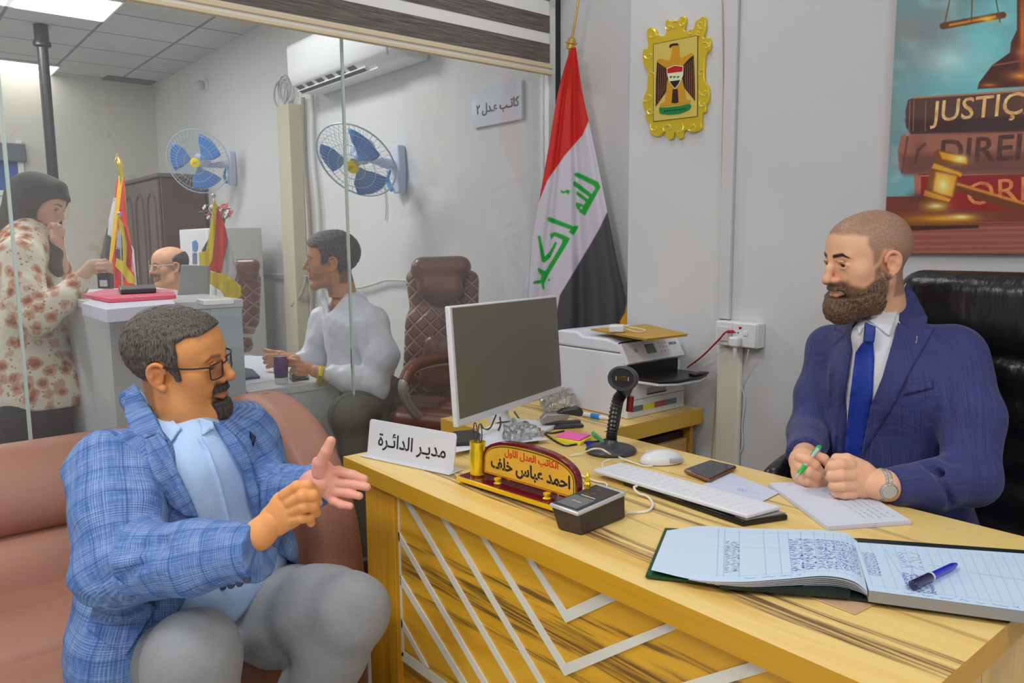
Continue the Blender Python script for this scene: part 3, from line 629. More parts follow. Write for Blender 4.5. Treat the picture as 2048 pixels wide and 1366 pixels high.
a = P(1452, 664, y=YW-.085); MB(frame(red[0], red[1]-red[0], z=(0, 0, 1))).box(-.004, .024, -.006, .006, -.005, .005).build('connector', mat('red_boot', (196, 24, 40), .4), rc, bevel=.002)
xw = P(1443, 300, y=YW)[0]
wpts = [P(1444, 0, y=YW-.004), P(1446, 180, y=YW-.004), P(1443, 380, y=YW-.004), P(1448, 560, y=YW-.004), P(1440, 660, y=YW-.004), P(1434, 760, y=YW-.004), P(1428, 840, y=YW-.004), P(1422, 920, y=YW-.004), P(1420, 1000, y=YW-.004)]
o = MB().tube(bez(wpts, 6), .0022, 6).build('wall_wire', mat('beige_wire', (206, 196, 160), .5), smooth=True); tag(o, 'thin beige wire running loosely down the wall beside the trunking', 'wire')
# ================================================================== DESK
ZD = .76
DX0, DX1, DY0, DY1 = -1.755, -.345, .893, 1.581
dk = thing('desk', (-1.05, 1.24, 0), 'large streaked wooden desk with a white zigzag strip pattern on its front', 'desk')
MB().box(DX0, DX1, DY0, DY1, ZD-.041, ZD-.0006, 0).box(DX0+.0004, DX1-.0004, DY0+.0004, DY1-.0004, ZD-.001, ZD, 1).build('desk_top', [WOOD_EDGE, WOOD_TOP], dk)
def pf(x, y, Y): return P(680+x/3.365, 960+y/3.365, y=Y)
LY = .915
MB().box(-1.685, -1.548, LY, 1.0, .0, ZD-.041).build('leg', WOOD_LEG, dk, bevel=.002)
MB().box(-.50, -.372, LY, 1.0, .0, ZD-.041).build('leg', WOOD_LEG, dk, bevel=.002)
MB().box(-1.548, -.50, .930, .948, .10, ZD-.041).build('front_panel', WOOD_PANEL, dk)
MB().box(-1.68, -1.66, 1.0, DY1-.05, .0, ZD-.041).build('side_panel', WOOD_PANEL, dk)
ws = woodmat('wood_side', [(226, 178, 92), (232, 190, 108), (216, 164, 76)], (150, 100, 50), (9, 9, .7), thr=(.6, .66))
MB().box(-.392, -.372, 1.0, 1.19, .0, ZD-.041).build('side_panel', ws, dk); MB().box(-.392, -.372, 1.193, DY1-.03, .0, ZD-.041).build('side_panel', ws, dk)
STR = mat('white_inlay', (232, 230, 214), .5)
def strip(qs):
    m = MB(); pts = [pf(x, y, .9295) for x, y in qs]; vs = [tuple(p) for p in pts]+[(p[0], .9262, p[2]) for p in pts]; n = len(pts)
    m.add(vs, [tuple(range(n)), tuple(range(n, 2*n))[::-1]]+[(i, (i+1) % n, n+(i+1) % n, n+i) for i in range(n)]); o = m.build('inlay_strip', STR, dk, weld=True)
strip([(360, 60), (398, 60), (434, 1180), (398, 1192)])
strip([(398, 1192), (434, 1150), (1100, 1640), (1040, 1660)])
strip([(418, 930), (420, 985), (572, 1252), (602, 1262)])
strip([(412, 635), (414, 700), (980, 1640), (1015, 1620)])
strip([(400, 345), (403, 405), (1120, 1640), (1160, 1640)])
strip([(380, 40), (425, 60), (1350, 1640), (1310, 1640)])
strip([(600, 110), (645, 125), (1548, 1640), (1508, 1640)])
strip([(860, 230), (905, 250), (1520, 1232), (1520, 1315), ]); strip([(1520, 1232), (1520, 1315), (2330, 975), (2210, 960)])
strip([(1170, 380), (1215, 395), (1525, 872), (1528, 958)]); strip([(1525, 872), (1528, 958), (1900, 790), (1800, 745)])
strip([(1520, 1600), (1530, 1690), (2890, 1280), (2790, 1215)])
# low side cabinet
cb = thing('side_cabinet', (-1.94, 1.9, 0), 'low wooden side cabinet with drawers standing in the corner under the printer', 'cabinet')
CX0, CX1, CYA, CYB, CZ = -2.2, -1.69, 1.50, 2.312, .69
MB().box(CX0, CX1, CYA, CYB, CZ-.055, CZ-.0006, 0).box(CX0+.0004, CX1-.0004, CYA+.0004, CYB-.0004, CZ-.001, CZ, 1).build('cabinet_top', [mat('wood_yellow', (234, 184, 66), .35, var=.05, vscale=6), WOOD_TOP], cb)
MB().box(CX0+.02, CX1-.04, 1.62, 1.64, 0, CZ-.055).box(CX0+.02, CX1-.03, CYB-.03, CYB-.012, 0, CZ-.055).box(CX0+.02, CX0+.035, 1.64, CYB-.03, 0, CZ-.055).build('carcass', mat('wood_carcass', (218, 168, 60), .4, var=.08), cb, bevel=.001)
MB().box(CX0+.04, CX1-.06, 1.645, CYB-.032, .02, CZ-.09).build('drawer_box', mat('wood_dark_inside', (70, 40, 28), .7), cb)
wd = woodmat('wood_drawer', [(222, 178, 110), (230, 190, 124), (206, 156, 84)], (150, 100, 60), (3, 1.2, 6), thr=(.58, .66))
MB().box(CX1-.058, CX1-.040, 1.65, CYB-.034, .475, .578).build('drawer', wd, cb, bevel=.002)
MB().box(CX1-.055, CX1-.038, 1.65, CYB-.034, .448, .472).build('drawer_rail', MATS['wood_yellow'], cb, bevel=.002)
MB().box(CX1-.052, CX1-.046, 1.65, CYB-.034, .05, .445).build('door', MATS['wood_yellow'], cb); MB().box(CX1-.046, CX1-.038, 1.98, 2.0, .05, .448).build('door_stile', MATS['wood_yellow'], cb, bevel=.001); MB().box(CX1-.046, CX1-.038, 2.25, CYB-.034, .05, .448).build('door_stile', MATS['wood_yellow'], cb, bevel=.001)
# ------------------------------------------------------------------ monitor
mo = thing('monitor', (-1.70, 1.42, ZD), 'white computer monitor with a dark blank screen on the far end of the desk', 'monitor')
tl = .32*F/247; tr = .32*F/195
a = P(903, 612, t=tl); b = P(1118, 590, t=tr); c = P(1119, 785, t=tr); d = P(911, 858, t=tl)
ux = (b-a+c-d)/2; Wm = np.linalg.norm(ux); cen = (a+b+c+d)/4
uz = ((a+b)-(c+d)); 
fm = frame(cen, ux, uz); hm = .318; wm = Wm; mm = MB(fm)
mm.box(-wm/2, wm/2, -hm/2, hm/2, -.016, 0); mm.build('housing', WP, mo, bevel=.004)
SCRN = mat('screen_off', (112, 110, 95), .32, spec=.4, bump=.02, bscale=900)
MB(fm).box(-wm/2+.012, wm/2-.004, -hm/2+.021, hm/2-.006, .0, .0012).build('screen', SCRN, mo)
MB(fm).box(-.10, .10, -.06, .06, -.034, -.016).build('rear_cover', WP2, mo, bevel=.006)
bk = np.array(fm.translation)-.05*np.array(fm.to_3x3().col[2]); 
MB().tube(bez([bk+V3(0, 0, .02), bk+V3(-.01, 0, -.06), (bk[0]+.015, bk[1]-.01, ZD+.012)], 6), [.028]*7+[.03]*5+[.034], 12).build('stand_neck', WP2, mo, smooth=True)
MB(rotz((-1.655, 1.385, ZD), 22)).box(-.085, .085, -.12, .12, .0005, .012).build('stand_foot', WP, mo, bevel=.004, seg=3)
# ------------------------------------------------------------------ white name stand
def hexa(mb, bot, top, mi=0):
    return mb.add([tuple(p) for p in list(bot)+list(top)], [(0, 3, 2, 1), (4, 5, 6, 7), (0, 1, 5, 4), (1, 2, 6, 5), (2, 3, 7, 6), (3, 0, 4, 7)], mi)
BLK = mat('print_black', (34, 34, 38), .6)
A0 = P(725, 912, z=ZD+.001); A1 = P(898, 949, z=ZD+.001)
ns = thing('name_stand', tuple((A0+A1)/2), 'white bent acrylic sign with black Arabic lettering at the far corner of the desk', 'sign')
ux = (A1-A0)/np.linalg.norm(A1-A0); nrm = V3(ux[1], -ux[0], 0); L0 = np.linalg.norm(A1-A0)
uy = V3(0, 0, 1)*math.cos(.16)-nrm*math.sin(.16)
fs = frame(A0+V3(0, 0, .002)-nrm*.012, ux, uy); hp = .092
def rrect(x0, x1, y0, y1, r, n=5):
    o = []
    for cx, cy, a0 in ((x1-r, y1-r, 0), (x0+r, y1-r, 90), (x0+r, y0+r, 180), (x1-r, y0+r, 270)):
        for k in range(n+1): a_ = math.radians(a0+90*k/n); o.append((cx+r*math.cos(a_), cy+r*math.sin(a_)))
    return o
ACR = mat('white_acrylic', (224, 226, 232), .25, coat=.3)
MB(fs).prism(rrect(.004, L0+.003, 0, hp, .008), -.003, 0).build('face_plate', ACR, ns, bevel=.0006)
MB(frame(A0+nrm*.004, ux, -nrm)).box(-.003, L0+.006, -.002, .05, 0, .003).build('foot_plate', ACR, ns, bevel=.0008)
MB(fs).text(arab('مديـر الدائـرة'), Matrix.Translation((L0*.53, hp*.47, .0004)), .046, 0, .0002, bold=.0006).build('lettering', BLK, ns)
# ------------------------------------------------------------------ gilt name plate with pen cup
MAR = mat('maroon_lacquer', (112, 18, 28), .12, coat=.8); BRS = mat('polished_gold', (250, 214, 40), .2, metal=.6)
B0 = P(914, 951, z=ZD+.018); B1 = P(1110, 1012, z=ZD+.018); ub = (B1-B0)/np.linalg.norm(B1-B0); LB = .325
npl = thing('desk_nameplate', tuple(B0+ub*.15-V3(0, 0, .018)), 'arched maroon and gold desk nameplate with red and black Arabic lettering', 'nameplate')
fb = frame(B0+V3(0, 0, 0), ub, z=(0, 0, 1))
MB(fb).prism(rrect(0, LB, 0, .075, .006), -.006, 0).build('base', MAR, npl, bevel=.0015)
MB(fb).box(.002, LB-.002, -.003, .001, -.011, -.001).box(-.003, .001, .0, .07, -.011, -.001).build('base_trim', BRS, npl, bevel=.001)
for x in (.01, LB-.012):
    for y in (.006, .066): MB(fb).lathe([(.006, -.0172), (.008, -.014), (.005, -.011), (.007, -.006)], 12, 0, Matrix.Translation((x, y, 0))).build('foot', BRS, npl, smooth=True)
bo = P(967, 951, z=ZD+.022); x_b = Vector(bo)-Vector(B0); lb = x_b.dot(Vector(ub)); LBd = .275
arch = [(0, .008), (0, .05), (.008, .068), (.03, .083), (.07, .094), (LBd/2, .098), (LBd-.07, .094), (LBd-.03, .083), (LBd-.008, .068), (LBd, .05), (LBd, .008)]
def shrink(pl, s):
    cx, cy = LBd/2, .045; return [(cx+(x-cx)*(1-2*s/LBd), cy+(y-cy)*(1-2.15*s/.09)) for x, y in pl]
fbd = frame(np.array(fb @ Vector((lb, .035, 0))), ub, (0, 0, 1)); bd = MB(fbd)
ar_s = [(p[0], p[1]) for p in bez([(x, y, 0) for x, y in arch[1:-1]], 5)]; arc2 = [arch[0]]+ar_s+[arch[-1]]
bd.prism(arc2, -.012, .004).build('board', MAR, npl, bevel=.001)
MB(fbd).prism(shrink(arc2, .006), .004, .0045, 0).build('gold_border', BRS, npl)
MB(fbd).prism(shrink(arc2, .0085), .0044, .0049, 0).build('border_line', mat('line_dark', (60, 36, 14), .4), npl)
MB(fbd).prism(shrink(arc2, .0100), .0048, .0054, 0).build('gold_face', mat('gold_face', (246, 190, 62), .3, metal=.15, var=.12, vscale=14), npl)
MB(fbd).text(arab('الكاتب العدل الاول'), Matrix.Translation((LBd*.54, .072, .0056)), .021, 0, .0002, bold=.0005).text(arab('احمد عباس خلف'), Matrix.Translation((LBd*.52, .042, .0056)), .036, 1, .0002, bold=.0011, sx=.94).build('lettering', [mat('print_red', (206, 40, 18), .5), BLK], npl)
for x in (lb+.06, lb+.205): MB(fb).lathe([(.007, .0003), (.009, .003), (.005, .006), (.008, .010), (.008, .014), (.003, .016)], 14, 0, Matrix.Translation((x, .018, 0))).build('stud', BRS, npl, smooth=True)
cupx = .032
MB(fb).lathe([(.015, .0003), (.018, .004), (.0175, .012), (.0195, .035), (.0185, .055), (.0165, .066), (.018, .070), (.018, .078), (.0155, .078), (.0155, .02)], 28, 0, Matrix.Translation((cupx, .035, 0)), cap=True).build('pen_cup', BRS, npl, smooth=True)
MB(fb).lathe([(.006, .0003), (.006, .045), (.0075, .048), (.005, .052), (.006, .056), (.004, .060), (.005, .064), (.001, .070)], 14, 0, Matrix.Translation((lb+LBd+.018, .040, 0))).build('pillar', BRS, npl, smooth=True)
scs = thing('scissors', tuple(fb @ Vector((cupx, .035, .03))), 'scissors with dark thin loops standing in the gold pen cup', 'scissors')
for s in (-1, 1):
    pts = [Vector((cupx+s*.004+.012*s*math.sin(t_)*(1 if t_ < 3.14 else .5), .035, .072+.045*(t_/6.28))) for t_ in np.linspace(0, 6.28, 10)]
    loop = [fb @ Vector((cupx+s*(.008+.006*math.cos(t_)), .036, .098+.022*math.sin(t_))) for t_ in np.linspace(0, 2*math.pi, 20)[:-1]]
    MB().tube(loop, .0013, 6, closed=True).build('handle_loop', mat('scissor_dark', (60, 56, 72), .4), scs, smooth=True)
    MB().tube([fb @ Vector((cupx+s*.006, .036, .078)), fb @ Vector((cupx-s*.003, .036, .025))], .0014, 6).build('blade', mat('steel', (190, 192, 196), .25, metal=.8), scs, smooth=True)
# ------------------------------------------------------------------ reader box
def hpx(bp, tp, zb):
    b_ = [P(x, y, z=zb) for x, y in bp]; tt = [(p-CAM)@fw for p in b_]; t_ = [P(x, y, t=v) for (x, y), v in zip(tp, tt)]; return b_, t_
bB = [P(1116, 1058, z=ZD+.001), P(1163, 1071, z=ZD+.001), P(1251, 1036, z=ZD+.001)]; bB.append(bB[0]+bB[2]-bB[1])
tt = [(p-CAM)@fw for p in bB]; tp = [P(1101, 1010, t=tt[0]), P(1156, 1029, t=tt[1]), P(1250, 988, t=tt[2])]; tp.append(tp[0]+tp[2]-tp[1])
rd = thing('fingerprint_reader', tuple(sum(bB)/4), 'dark box shaped fingerprint reader with a silver rim and glass window on the desk edge', 'scanner')
hexa(MB(), bB, tp).build('casing', mat('reader_brown', (62, 50, 46), .35), rd, bevel=.003, weld=True)
nz_ = np.cross(tp[1]-tp[0], tp[3]-tp[0]); nz_ /= np.linalg.norm(nz_); nz_ *= np.sign(nz_[2])
def lid(s, dz0, dz1, off=(0, 0), sc=(1, 1)):
    c_ = sum(tp)/4; e1 = (tp[1]-tp[0])/2; e2 = (tp[3]-tp[0])/2
    f_ = lambda a_, b_, dz: c_+e1*a_+e2*b_+nz_*dz
    return [f_(a_, b_, dz0) for a_, b_ in s], [f_(a_, b_, dz1) for a_, b_ in s]
q4 = lambda a0, a1, b0, b1: [(a0, b0), (a1, b0), (a1, b1), (a0, b1)]
hexa(MB(), *lid(q4(-1.05, 1.06, -1.03, 1.04), -.004, .004)).build('silver_rim', mat('silver_plastic', (206, 208, 212), .3, metal=.4), rd, bevel=.0025, weld=True)
hexa(MB(), *lid(q4(-.95, .86, -.96, .86), .004, .0055)).build('top_panel', mat('panel_dark', (58, 56, 58), .25), rd, bevel=.001, weld=True)
hexa(MB(), *lid(q4(-.80, .66, -.88, -.12), .0052, .006)).build('glass_window', mat('reader_glass', (140, 146, 142), .08, metal=.6), rd, weld=True)
for q__ in (q4(-.5, .5, -.04, 0), q4(-.35, .3, -.5, -.47)): hexa(MB(), *lid(q__, .0056, .0064)).build('marking', mat('mark_pale', (196, 190, 176), .5), rd)
for q__ in (q4(-.2, .15, .2, .3), q4(-.3, .0, .52, .58)): hexa(MB(), *lid(q__, .0052, .006)).build('red_marking', mat('mark_red', (120, 60, 44), .5), rd)
# ------------------------------------------------------------------ keyboard over a thin black slab
kz = ZD+.022
K = [P(1187, 938, z=kz), P(1494, 1030, z=kz), P(1562, 1012, z=kz), P(1240, 924, z=kz)]
K[0] = K[0]; kb = thing('keyboard', tuple(V3(*(sum(K)/4)[:2], ZD+.016)), 'long thin white keyboard raised above the desk beside the phone', 'keyboard')
hexa(MB(), [p-V3(0, 0, .009) for p in K], K).build('case', mat('keyboard_white', (226, 228, 234), .35), kb, bevel=.003, seg=3, weld=True)
mk = MB(); e1 = K[1]-K[0]; e2 = K[3]-K[0]; e2b = K[2]-K[1]
def kp(u, v): a_ = K[0]+e1*u; b_ = K[3]+(K[2]-K[3])*u; return a_+(b_-a_)*v
for r_i in range(5):
    for c_i in range(19):
        u0, u1 = .02+c_i*.0505, .02+c_i*.0505+.044; v0, v1 = .10+r_i*.165, .10+r_i*.165+.135
        q_ = [kp(u0, v0), kp(u1, v0), kp(u1, v1), kp(u0, v1)]; hexa(mk, q_, [p+V3(0, 0, .0007) for p in q_])
tag(mk.build('keys', mat('key_white', (224, 226, 232), .5), kb), kind='stuff')
hexa(MB(), [kp(u, v)*V3(1, 1, 0)+V3(0, 0, ZD+.0005) for u, v in ((.93, .02), (1.0, -.02), (1.03, .98), (.96, .98))], [kp(u, v)*V3(1, 1, 0)+V3(0, 0, ZD+.012) for u, v in ((.93, .02), (1.0, -.02), (1.03, .98), (.96, .98))]).build('rest', mat('rest_grey', (150, 146, 140), .4), kb, weld=True)
ty = [kp(.2, .12), kp(1.0, -.10), kp(1.05, .92), kp(.22, .9)]  # outline of a thin black slab between desk and keyboard
o = hexa(MB(), [V3(p[0], p[1], ZD+.0006) for p in ty], [V3(p[0], p[1], ZD+.0115) for p in ty]).build('black_slab', mat('black_gloss', (20, 18, 20), .12), bevel=.002, weld=True)
tag(o, 'thin glossy black slab lying underneath the white keyboard', 'tray')
# ------------------------------------------------------------------ mouse, phone, cables
mz = P(1322, 926, z=ZD+.0); ms = thing('mouse', (mz[0], mz[1], ZD), 'white wired computer mouse on the desk between scanner stand and phone', 'mouse')
Mx = rotz((mz[0], mz[1], ZD+.001), 60); C_ = Clay((mz[0]-.08, mz[1]-.08, ZD-.01), (mz[0]+.08, mz[1]+.08, ZD+.05), .002)
axm = np.array(Mx.to_3x3()); C_.ell((mz[0], mz[1], ZD+.006), (.054, .031, .028), axm, .01); C_.half((0, 0, ZD+.0015), (0, 0, -1), .002)
v, q_ = C_.mesh(); mesh_obj('shell', v, q_, WP, ms)
MB(Mx).box(-.04, .002, -.0008, .0008, .031, .0335).build('seam', WP2, ms); MB(Mx).box(.01, .045, -.034, -.028, .008, .018).build('side_button', mat('grey_plastic', (170, 176, 182), .4), ms, bevel=.002)
ph = [P(1367, 938, z=ZD+.0125), P(1419, 958, z=ZD+.0125), P(1474, 931, z=ZD+.0125), P(1421, 919, z=ZD+.0125)]
pt = thing('smartphone', tuple(V3(*(sum(ph)/4)[:2], ZD+.003)), 'black smartphone with a copper edge lying on papers near the desk edge', 'phone')
hexa(MB(), [p-V3(0, 0, .0095) for p in ph], [p-V3(0, 0, .0006) for p in ph]).build('case', mat('copper_edge', (150, 104, 78), .3, metal=.7), pt, bevel=.004, seg=4, weld=True)
cp = sum(ph)/4; hexa(MB(), [cp+(p-cp)*.95-V3(0, 0, .0008) for p in ph], [cp+(p-cp)*.95 for p in ph]).build('screen', mat('phone_screen', (44, 42, 46), .06), pt, bevel=.0004, weld=True)
CB = mat('white_cable', (232, 228, 218), .45)
def cable(name, px, z, r_, m_, label, n=8, cat='cable'):
    pts = [P(x, y, z=(z[i] if hasattr(z, '__len__') else z)) for i, (x, y) in enumerate(px)]; o_ = MB().tube(bez(pts, n), r_, 8).build(name, m_, smooth=True); return tag(o_, label, cat)
zc = ZD+.0035
cable('mouse_cable', [(1305, 931), (1290, 932), (1270, 926), (1252, 920), (1235, 913), (1225, 911), (1215, 905), (1202, 898), (1185, 898), (1165, 906), (1140, 912)], [ZD+.008, zc, zc, zc+.002, zc, zc, zc+.018, ZD+.03, ZD+.034, zc+.006, zc], .0022, CB, 'white mouse cable crossing the base of the black scanner stand')
cable('keyboard_cable', [(1274, 972), (1268, 975), (1276, 986), (1296, 994), (1306, 1010), (1295, 1022), (1270, 1025), (1252, 1024)], [kz-.002, kz-.004, zc+.006, zc, zc, zc, zc, zc+.008], .0026, CB, 'white cable curling from the keyboard front to the fingerprint reader')
cable('looped_cable', [(1205, 934), (1207, 925), (1222, 919), (1250, 920), (1275, 928)], [kz+.002, zc+.02, zc+.02, zc+.002, zc], .0022, CB, 'white cable looping over the far left end of the keyboard')
cable('reader_cable', [(1160, 950), (1190, 962), (1210, 966), (1214, 972), (1208, 980)], zc, .0022, CB, 'white cable lying between the nameplate pillar and the keyboard')
# ------------------------------------------------------------------ barcode scanner stand
sb = P(1222, 905, z=ZD); ss = thing('barcode_scanner', (sb[0], sb[1], ZD), 'dark grey barcode scanner on a ribbed gooseneck with a round base', 'scanner')
SG = mat('scanner_grey', (66, 66, 70), .38); RB = mat('gooseneck_black', (42, 42, 46), .3)
C_ = Clay((sb[0]-.1, sb[1]-.1, ZD-.01), (sb[0]+.1, sb[1]+.1, ZD+.05), .0022); A_ = np.array(rotz((0, 0, 0), 52).to_3x3())
C_.ell((sb[0], sb[1], ZD+.006), (.066, .058, .018), A_, .01); C_.cone((sb[0], sb[1], ZD+.01), (sb[0], sb[1], ZD+.026), .028, .016, .012); C_.half((0, 0, ZD+.001), (0, 0, -1), .003)
v, q_ = C_.mesh(); mesh_obj('base', v, q_, SG, ss)
hd = P(1246, 757, t=(sb-CAM)@fw-.02); neck = bez([sb+V3(0, 0, .02), sb*.72+hd*.28+V3(-.004, -.004, 0), sb*.3+hd*.7+V3(-.004, -.004, 0), hd+V3(0, 0, -.040)], 17)
MB().tube(neck, [(.0155 if i % 2 else .0125) for i in range(len(neck))], 16).build('gooseneck', RB, ss, smooth=True)
vf = (CAM-hd)/np.linalg.norm(CAM-hd); vf = vf+V3(-.28, -.12, -.12); vf /= np.linalg.norm(vf)
hf = frame(hd, np.cross((0, 0, 1), vf), z=vf)
MB(hf @ Matrix.Diagonal((1.12, .92, 1, 1))).lathe([(.012, -.034), (.026, -.028), (.034, -.012), (.036, .004), (.034, .010), (.030, .011), (.026, .007), (.024, .002)], 32).build('head', SG, ss, smooth=True)
MB(hf @ Matrix.Diagonal((1.12, .92, 1, 1))).lathe([(.0255, .0015), (.0255, .004)], 28).build('head_recess', mat('recess_dark', (34, 33, 36), .4), ss)
MB().tube([hd-vf*.012-V3(0, 0, .024), hd-vf*.012-V3(0, 0, .046)], [.024, .015], 16).build('collar', SG, ss, smooth=True)
MB(hf).box(-.015, .015, -.0075, .0075, .003, .0065).build('lens_window', mat('lens_dark', (60, 50, 26), .08), ss, bevel=.002)
for s in (-.0162, .0162): MB(hf).box(s-.0008, s+.0008, -.005, .005, .003, .0075).build('lens_mark', mat('mark_pale', (196, 190, 176), .5), ss)
bk_ = neck[len(neck)*2//3]; MB().tube(bez([hd+V3(-.02, .035, -.03), bk_+V3(-.018, .03, .0), neck[len(neck)//3]+V3(-.016, .024, 0)], 6), [.014]*7+[.012]*6, 10).build('trigger_grip', RB, ss, smooth=True)
MB().tube([hd+V3(.0, .03, -.05), hd+V3(-.002, .028, -.09)], .009, 10).build('trigger', mat('trigger_red', (120, 20, 24), .35), ss, smooth=True)
# ------------------------------------------------------------------ stationery at the back
def slab(name, px, z0, z1, m_, label, cat, group=None, bevel=.0008):
    t_ = [P(x, y, z=z1) for x, y in px]; n = len(t_); vs = [(p[0], p[1], z0) for p in t_]+[(p[0], p[1], z1) for p in t_]
    o_ = MB().add(vs, [tuple(range(n))[::-1], tuple(range(n, 2*n))]+[(i, (i+1) % n, n+(i+1) % n, n+i) for i in range(n)]).build(name, m_, bevel=bevel, weld=True); return tag(o_, label, cat, group)
slab('sticky_notes', [(1112, 876), (1160, 885), (1182, 874), (1134, 866)], ZD+.0006, ZD+.0095, mat('note_yellow', (232, 226, 60), .7), 'yellow block of sticky notes under the pink one', 'sticky notes')
slab('sticky_notes', [(1112, 871), (1159, 879), (1181, 869), (1135, 862)], ZD+.0102, ZD+.0145, mat('note_pink', (250, 110, 190), .7), 'pink block of sticky notes on top of the yellow one', 'sticky notes')
def pen(name, pa, pb, z, r_, ms, label, group=None, cap=.3, hold=None):
    a_, b_ = (P(*pa, z=z), P(*pb, z=z)) if hold is None else hold
    d_ = b_-a_; t_ = thing(name, tuple(a_), label, 'pen', group)
    MB().tube([a_+d_*cap, a_+d_*.97, b_], [r_, r_*.95, r_*.5], 12).build('barrel', ms[1], t_, smooth=True)
    MB().tube([a_, a_+d_*.02, a_+d_*cap], [r_*.7, r_*1.12, r_*1.15], 12).build('cap', ms[0], t_, smooth=True)
    return t_
BLUP = mat('pen_blue', (20, 20, 190), .25, coat=.5); GRNP = mat('pen_green', (20, 190, 70), .25, coat=.5); CLR = mat('pen_clear', (186, 196, 200), .2)
pen('ballpoint_pen', (1172, 888), (1270, 897), ZD+.006, .0048, (BLUP, CLR), 'blue capped pen lying behind the base of the scanner stand', cap=.5)
pen('marker', (1186, 866), (1209, 887), ZD+.0055, .0055, (mat('marker_green', (90, 190, 140), .35), mat('marker_green2', (70, 168, 116), .35)), 'short green marker lying beside the sticky notes')
t_ = thing('correction_pen', tuple(P(1190, 833, z=CZ)), 'white correction pen with a bright blue cap lying by the printer', 'pen')
a_, b_ = P(1165, 828, z=CZ+.009), P(1222, 838, z=CZ+.009); d_ = b_-a_
MB().tube([a_, a_+d_*.75, a_+d_*.85, b_], [.0085, .008, .005, .002], 12).build('barrel', WP, t_, smooth=True); MB().tube([a_+d_*.33, a_+d_*.62], [.0098, .0092], 12).build('cap', mat('cap_blue', (30, 140, 230), .3), t_, smooth=True)
# stapler: works out on the cabinet top near its edge
sp = P(1122, 858, z=ZD); st = thing('stapler', tuple(sp), 'grey and black stapler lying behind the sticky notes', 'stapler')
sa, sb2 = P(1083, 858, z=ZD+.001), P(1166, 853, z=ZD+.001); fst = frame(sa, sb2-sa, z=(0, 0, 1)); Ls = np.linalg.norm(sb2-sa)
MB(fst).prism(rrect(0, Ls, -.014, .018, .008), 0, .008).build('base_plate', mat('stapler_black', (50, 52, 56), .3), st, bevel=.002)
MB(fst).box(.012, Ls*.93, -.008, .011, .012, .020).build('magazine', mat('stapler_dark', (74, 76, 80), .3, metal=.4), st, bevel=.002)
sdv = frame(np.array(fst @ Vector((0, -.012, .016))), np.array(fst.to_3x3().col[0]), (0, 0, 1))
MB(sdv).prism([(-.002, 0), (Ls*.62, .010), (Ls*.66, .028), (.01, .030), (-.004, .016)], -.026, 0).build('housing', mat('stapler_grey', (150, 146, 144), .35, metal=.2), st, bevel=.004, seg=3)
MB(sdv).prism([(Ls*.36, .030), (Ls*.95, .016), (Ls*.99, .030), (Ls*.9, .046), (Ls*.5, .040)], -.028, .002).build('handle', mat('stapler_black', (50, 52, 56), .3), st, bevel=.005, seg=3)
# plastic bags
PLB = glassmat('clear_film', (.93, .95, .95, 1), .12, .12, 3.0)
def crumple(name, c_, r_, label, seed):
    C_ = Clay(np.array(c_)-np.array(r_)*1.5, np.array(c_)+np.array(r_)*1.5, .0035); C_.ell(c_, r_, None, .0); C_.ripple(.012, 160, seed); C_.half((0, 0, c_[2]-r_[2]*.8), (0, 0, -1), .003)
    v, q_ = C_.mesh(); o_ = mesh_obj(name, v, q_, PLB, None, smooth=False); return tag(o_, label, 'bag')
b1 = P(1118, 812, z=CZ+.02); crumple('plastic_bag', (b1[0], b1[1], CZ+.035), (.05, .07, .038), 'crumpled clear plastic bag beside the printer', 3)
b1 = P(1035, 868, z=ZD+.02); crumple('plastic_bag', (b1[0]+.02, b1[1], ZD+.026), (.035, .055, .030), 'crumpled clear plastic bag in front of the monitor stand', 5)
DKC = mat('black_cable', (40, 38, 40), .45)
cable('scanner_cable', [(1225, 873), (1200, 882), (1175, 884), (1150, 889), (1130, 891), (1110, 882), (1090, 868), (1075, 861), (1100, 866), (1128, 862)], ZD+.003, .0026, DKC, 'black cable curling on the desk in front of the sticky notes')
cable('monitor_cable', [(965, 862), (975, 866), (992, 866), (1001, 850), (1000, 835)], [ZD+.004, ZD+.004, ZD+.004, ZD+.03, ZD+.06], .0026, DKC, 'black cable hanging in a loop below the monitor')
cable('video_cable', [(962, 848), (968, 858), (980, 856), (988, 840), (992, 830)], [ZD+.02, ZD+.012, ZD+.02, ZD+.04, ZD+.06], .0022, DKC, 'thin black cable loop behind the gold pen cup')
slab('document', [(905, 905), (985, 890), (1098, 878), (1060, 866), (960, 868), (905, 880)], ZD+.0125, ZD+.0145, mat('paper', (214, 218, 228), .8), 'white sheet lying on the monitor foot behind the nameplate', 'paper')
slab('hole_punch', [(906, 862), (948, 858), (962, 866), (950, 880), (908, 882)], ZD+.016, ZD+.030, mat('punch_black', (48, 46, 50), .35), 'small black hole punch behind the gold pen cup', 'hole punch', bevel=.004)
tag(MB().tube([P(1029, 824, z=CZ+.03), P(1048, 852, z=ZD+.02)], .003, 8).build('pencil', mat('pencil_dark', (70, 54, 34), .5), smooth=True), 'dark pencil leaning behind the plastic bag at the monitor', 'pencil')
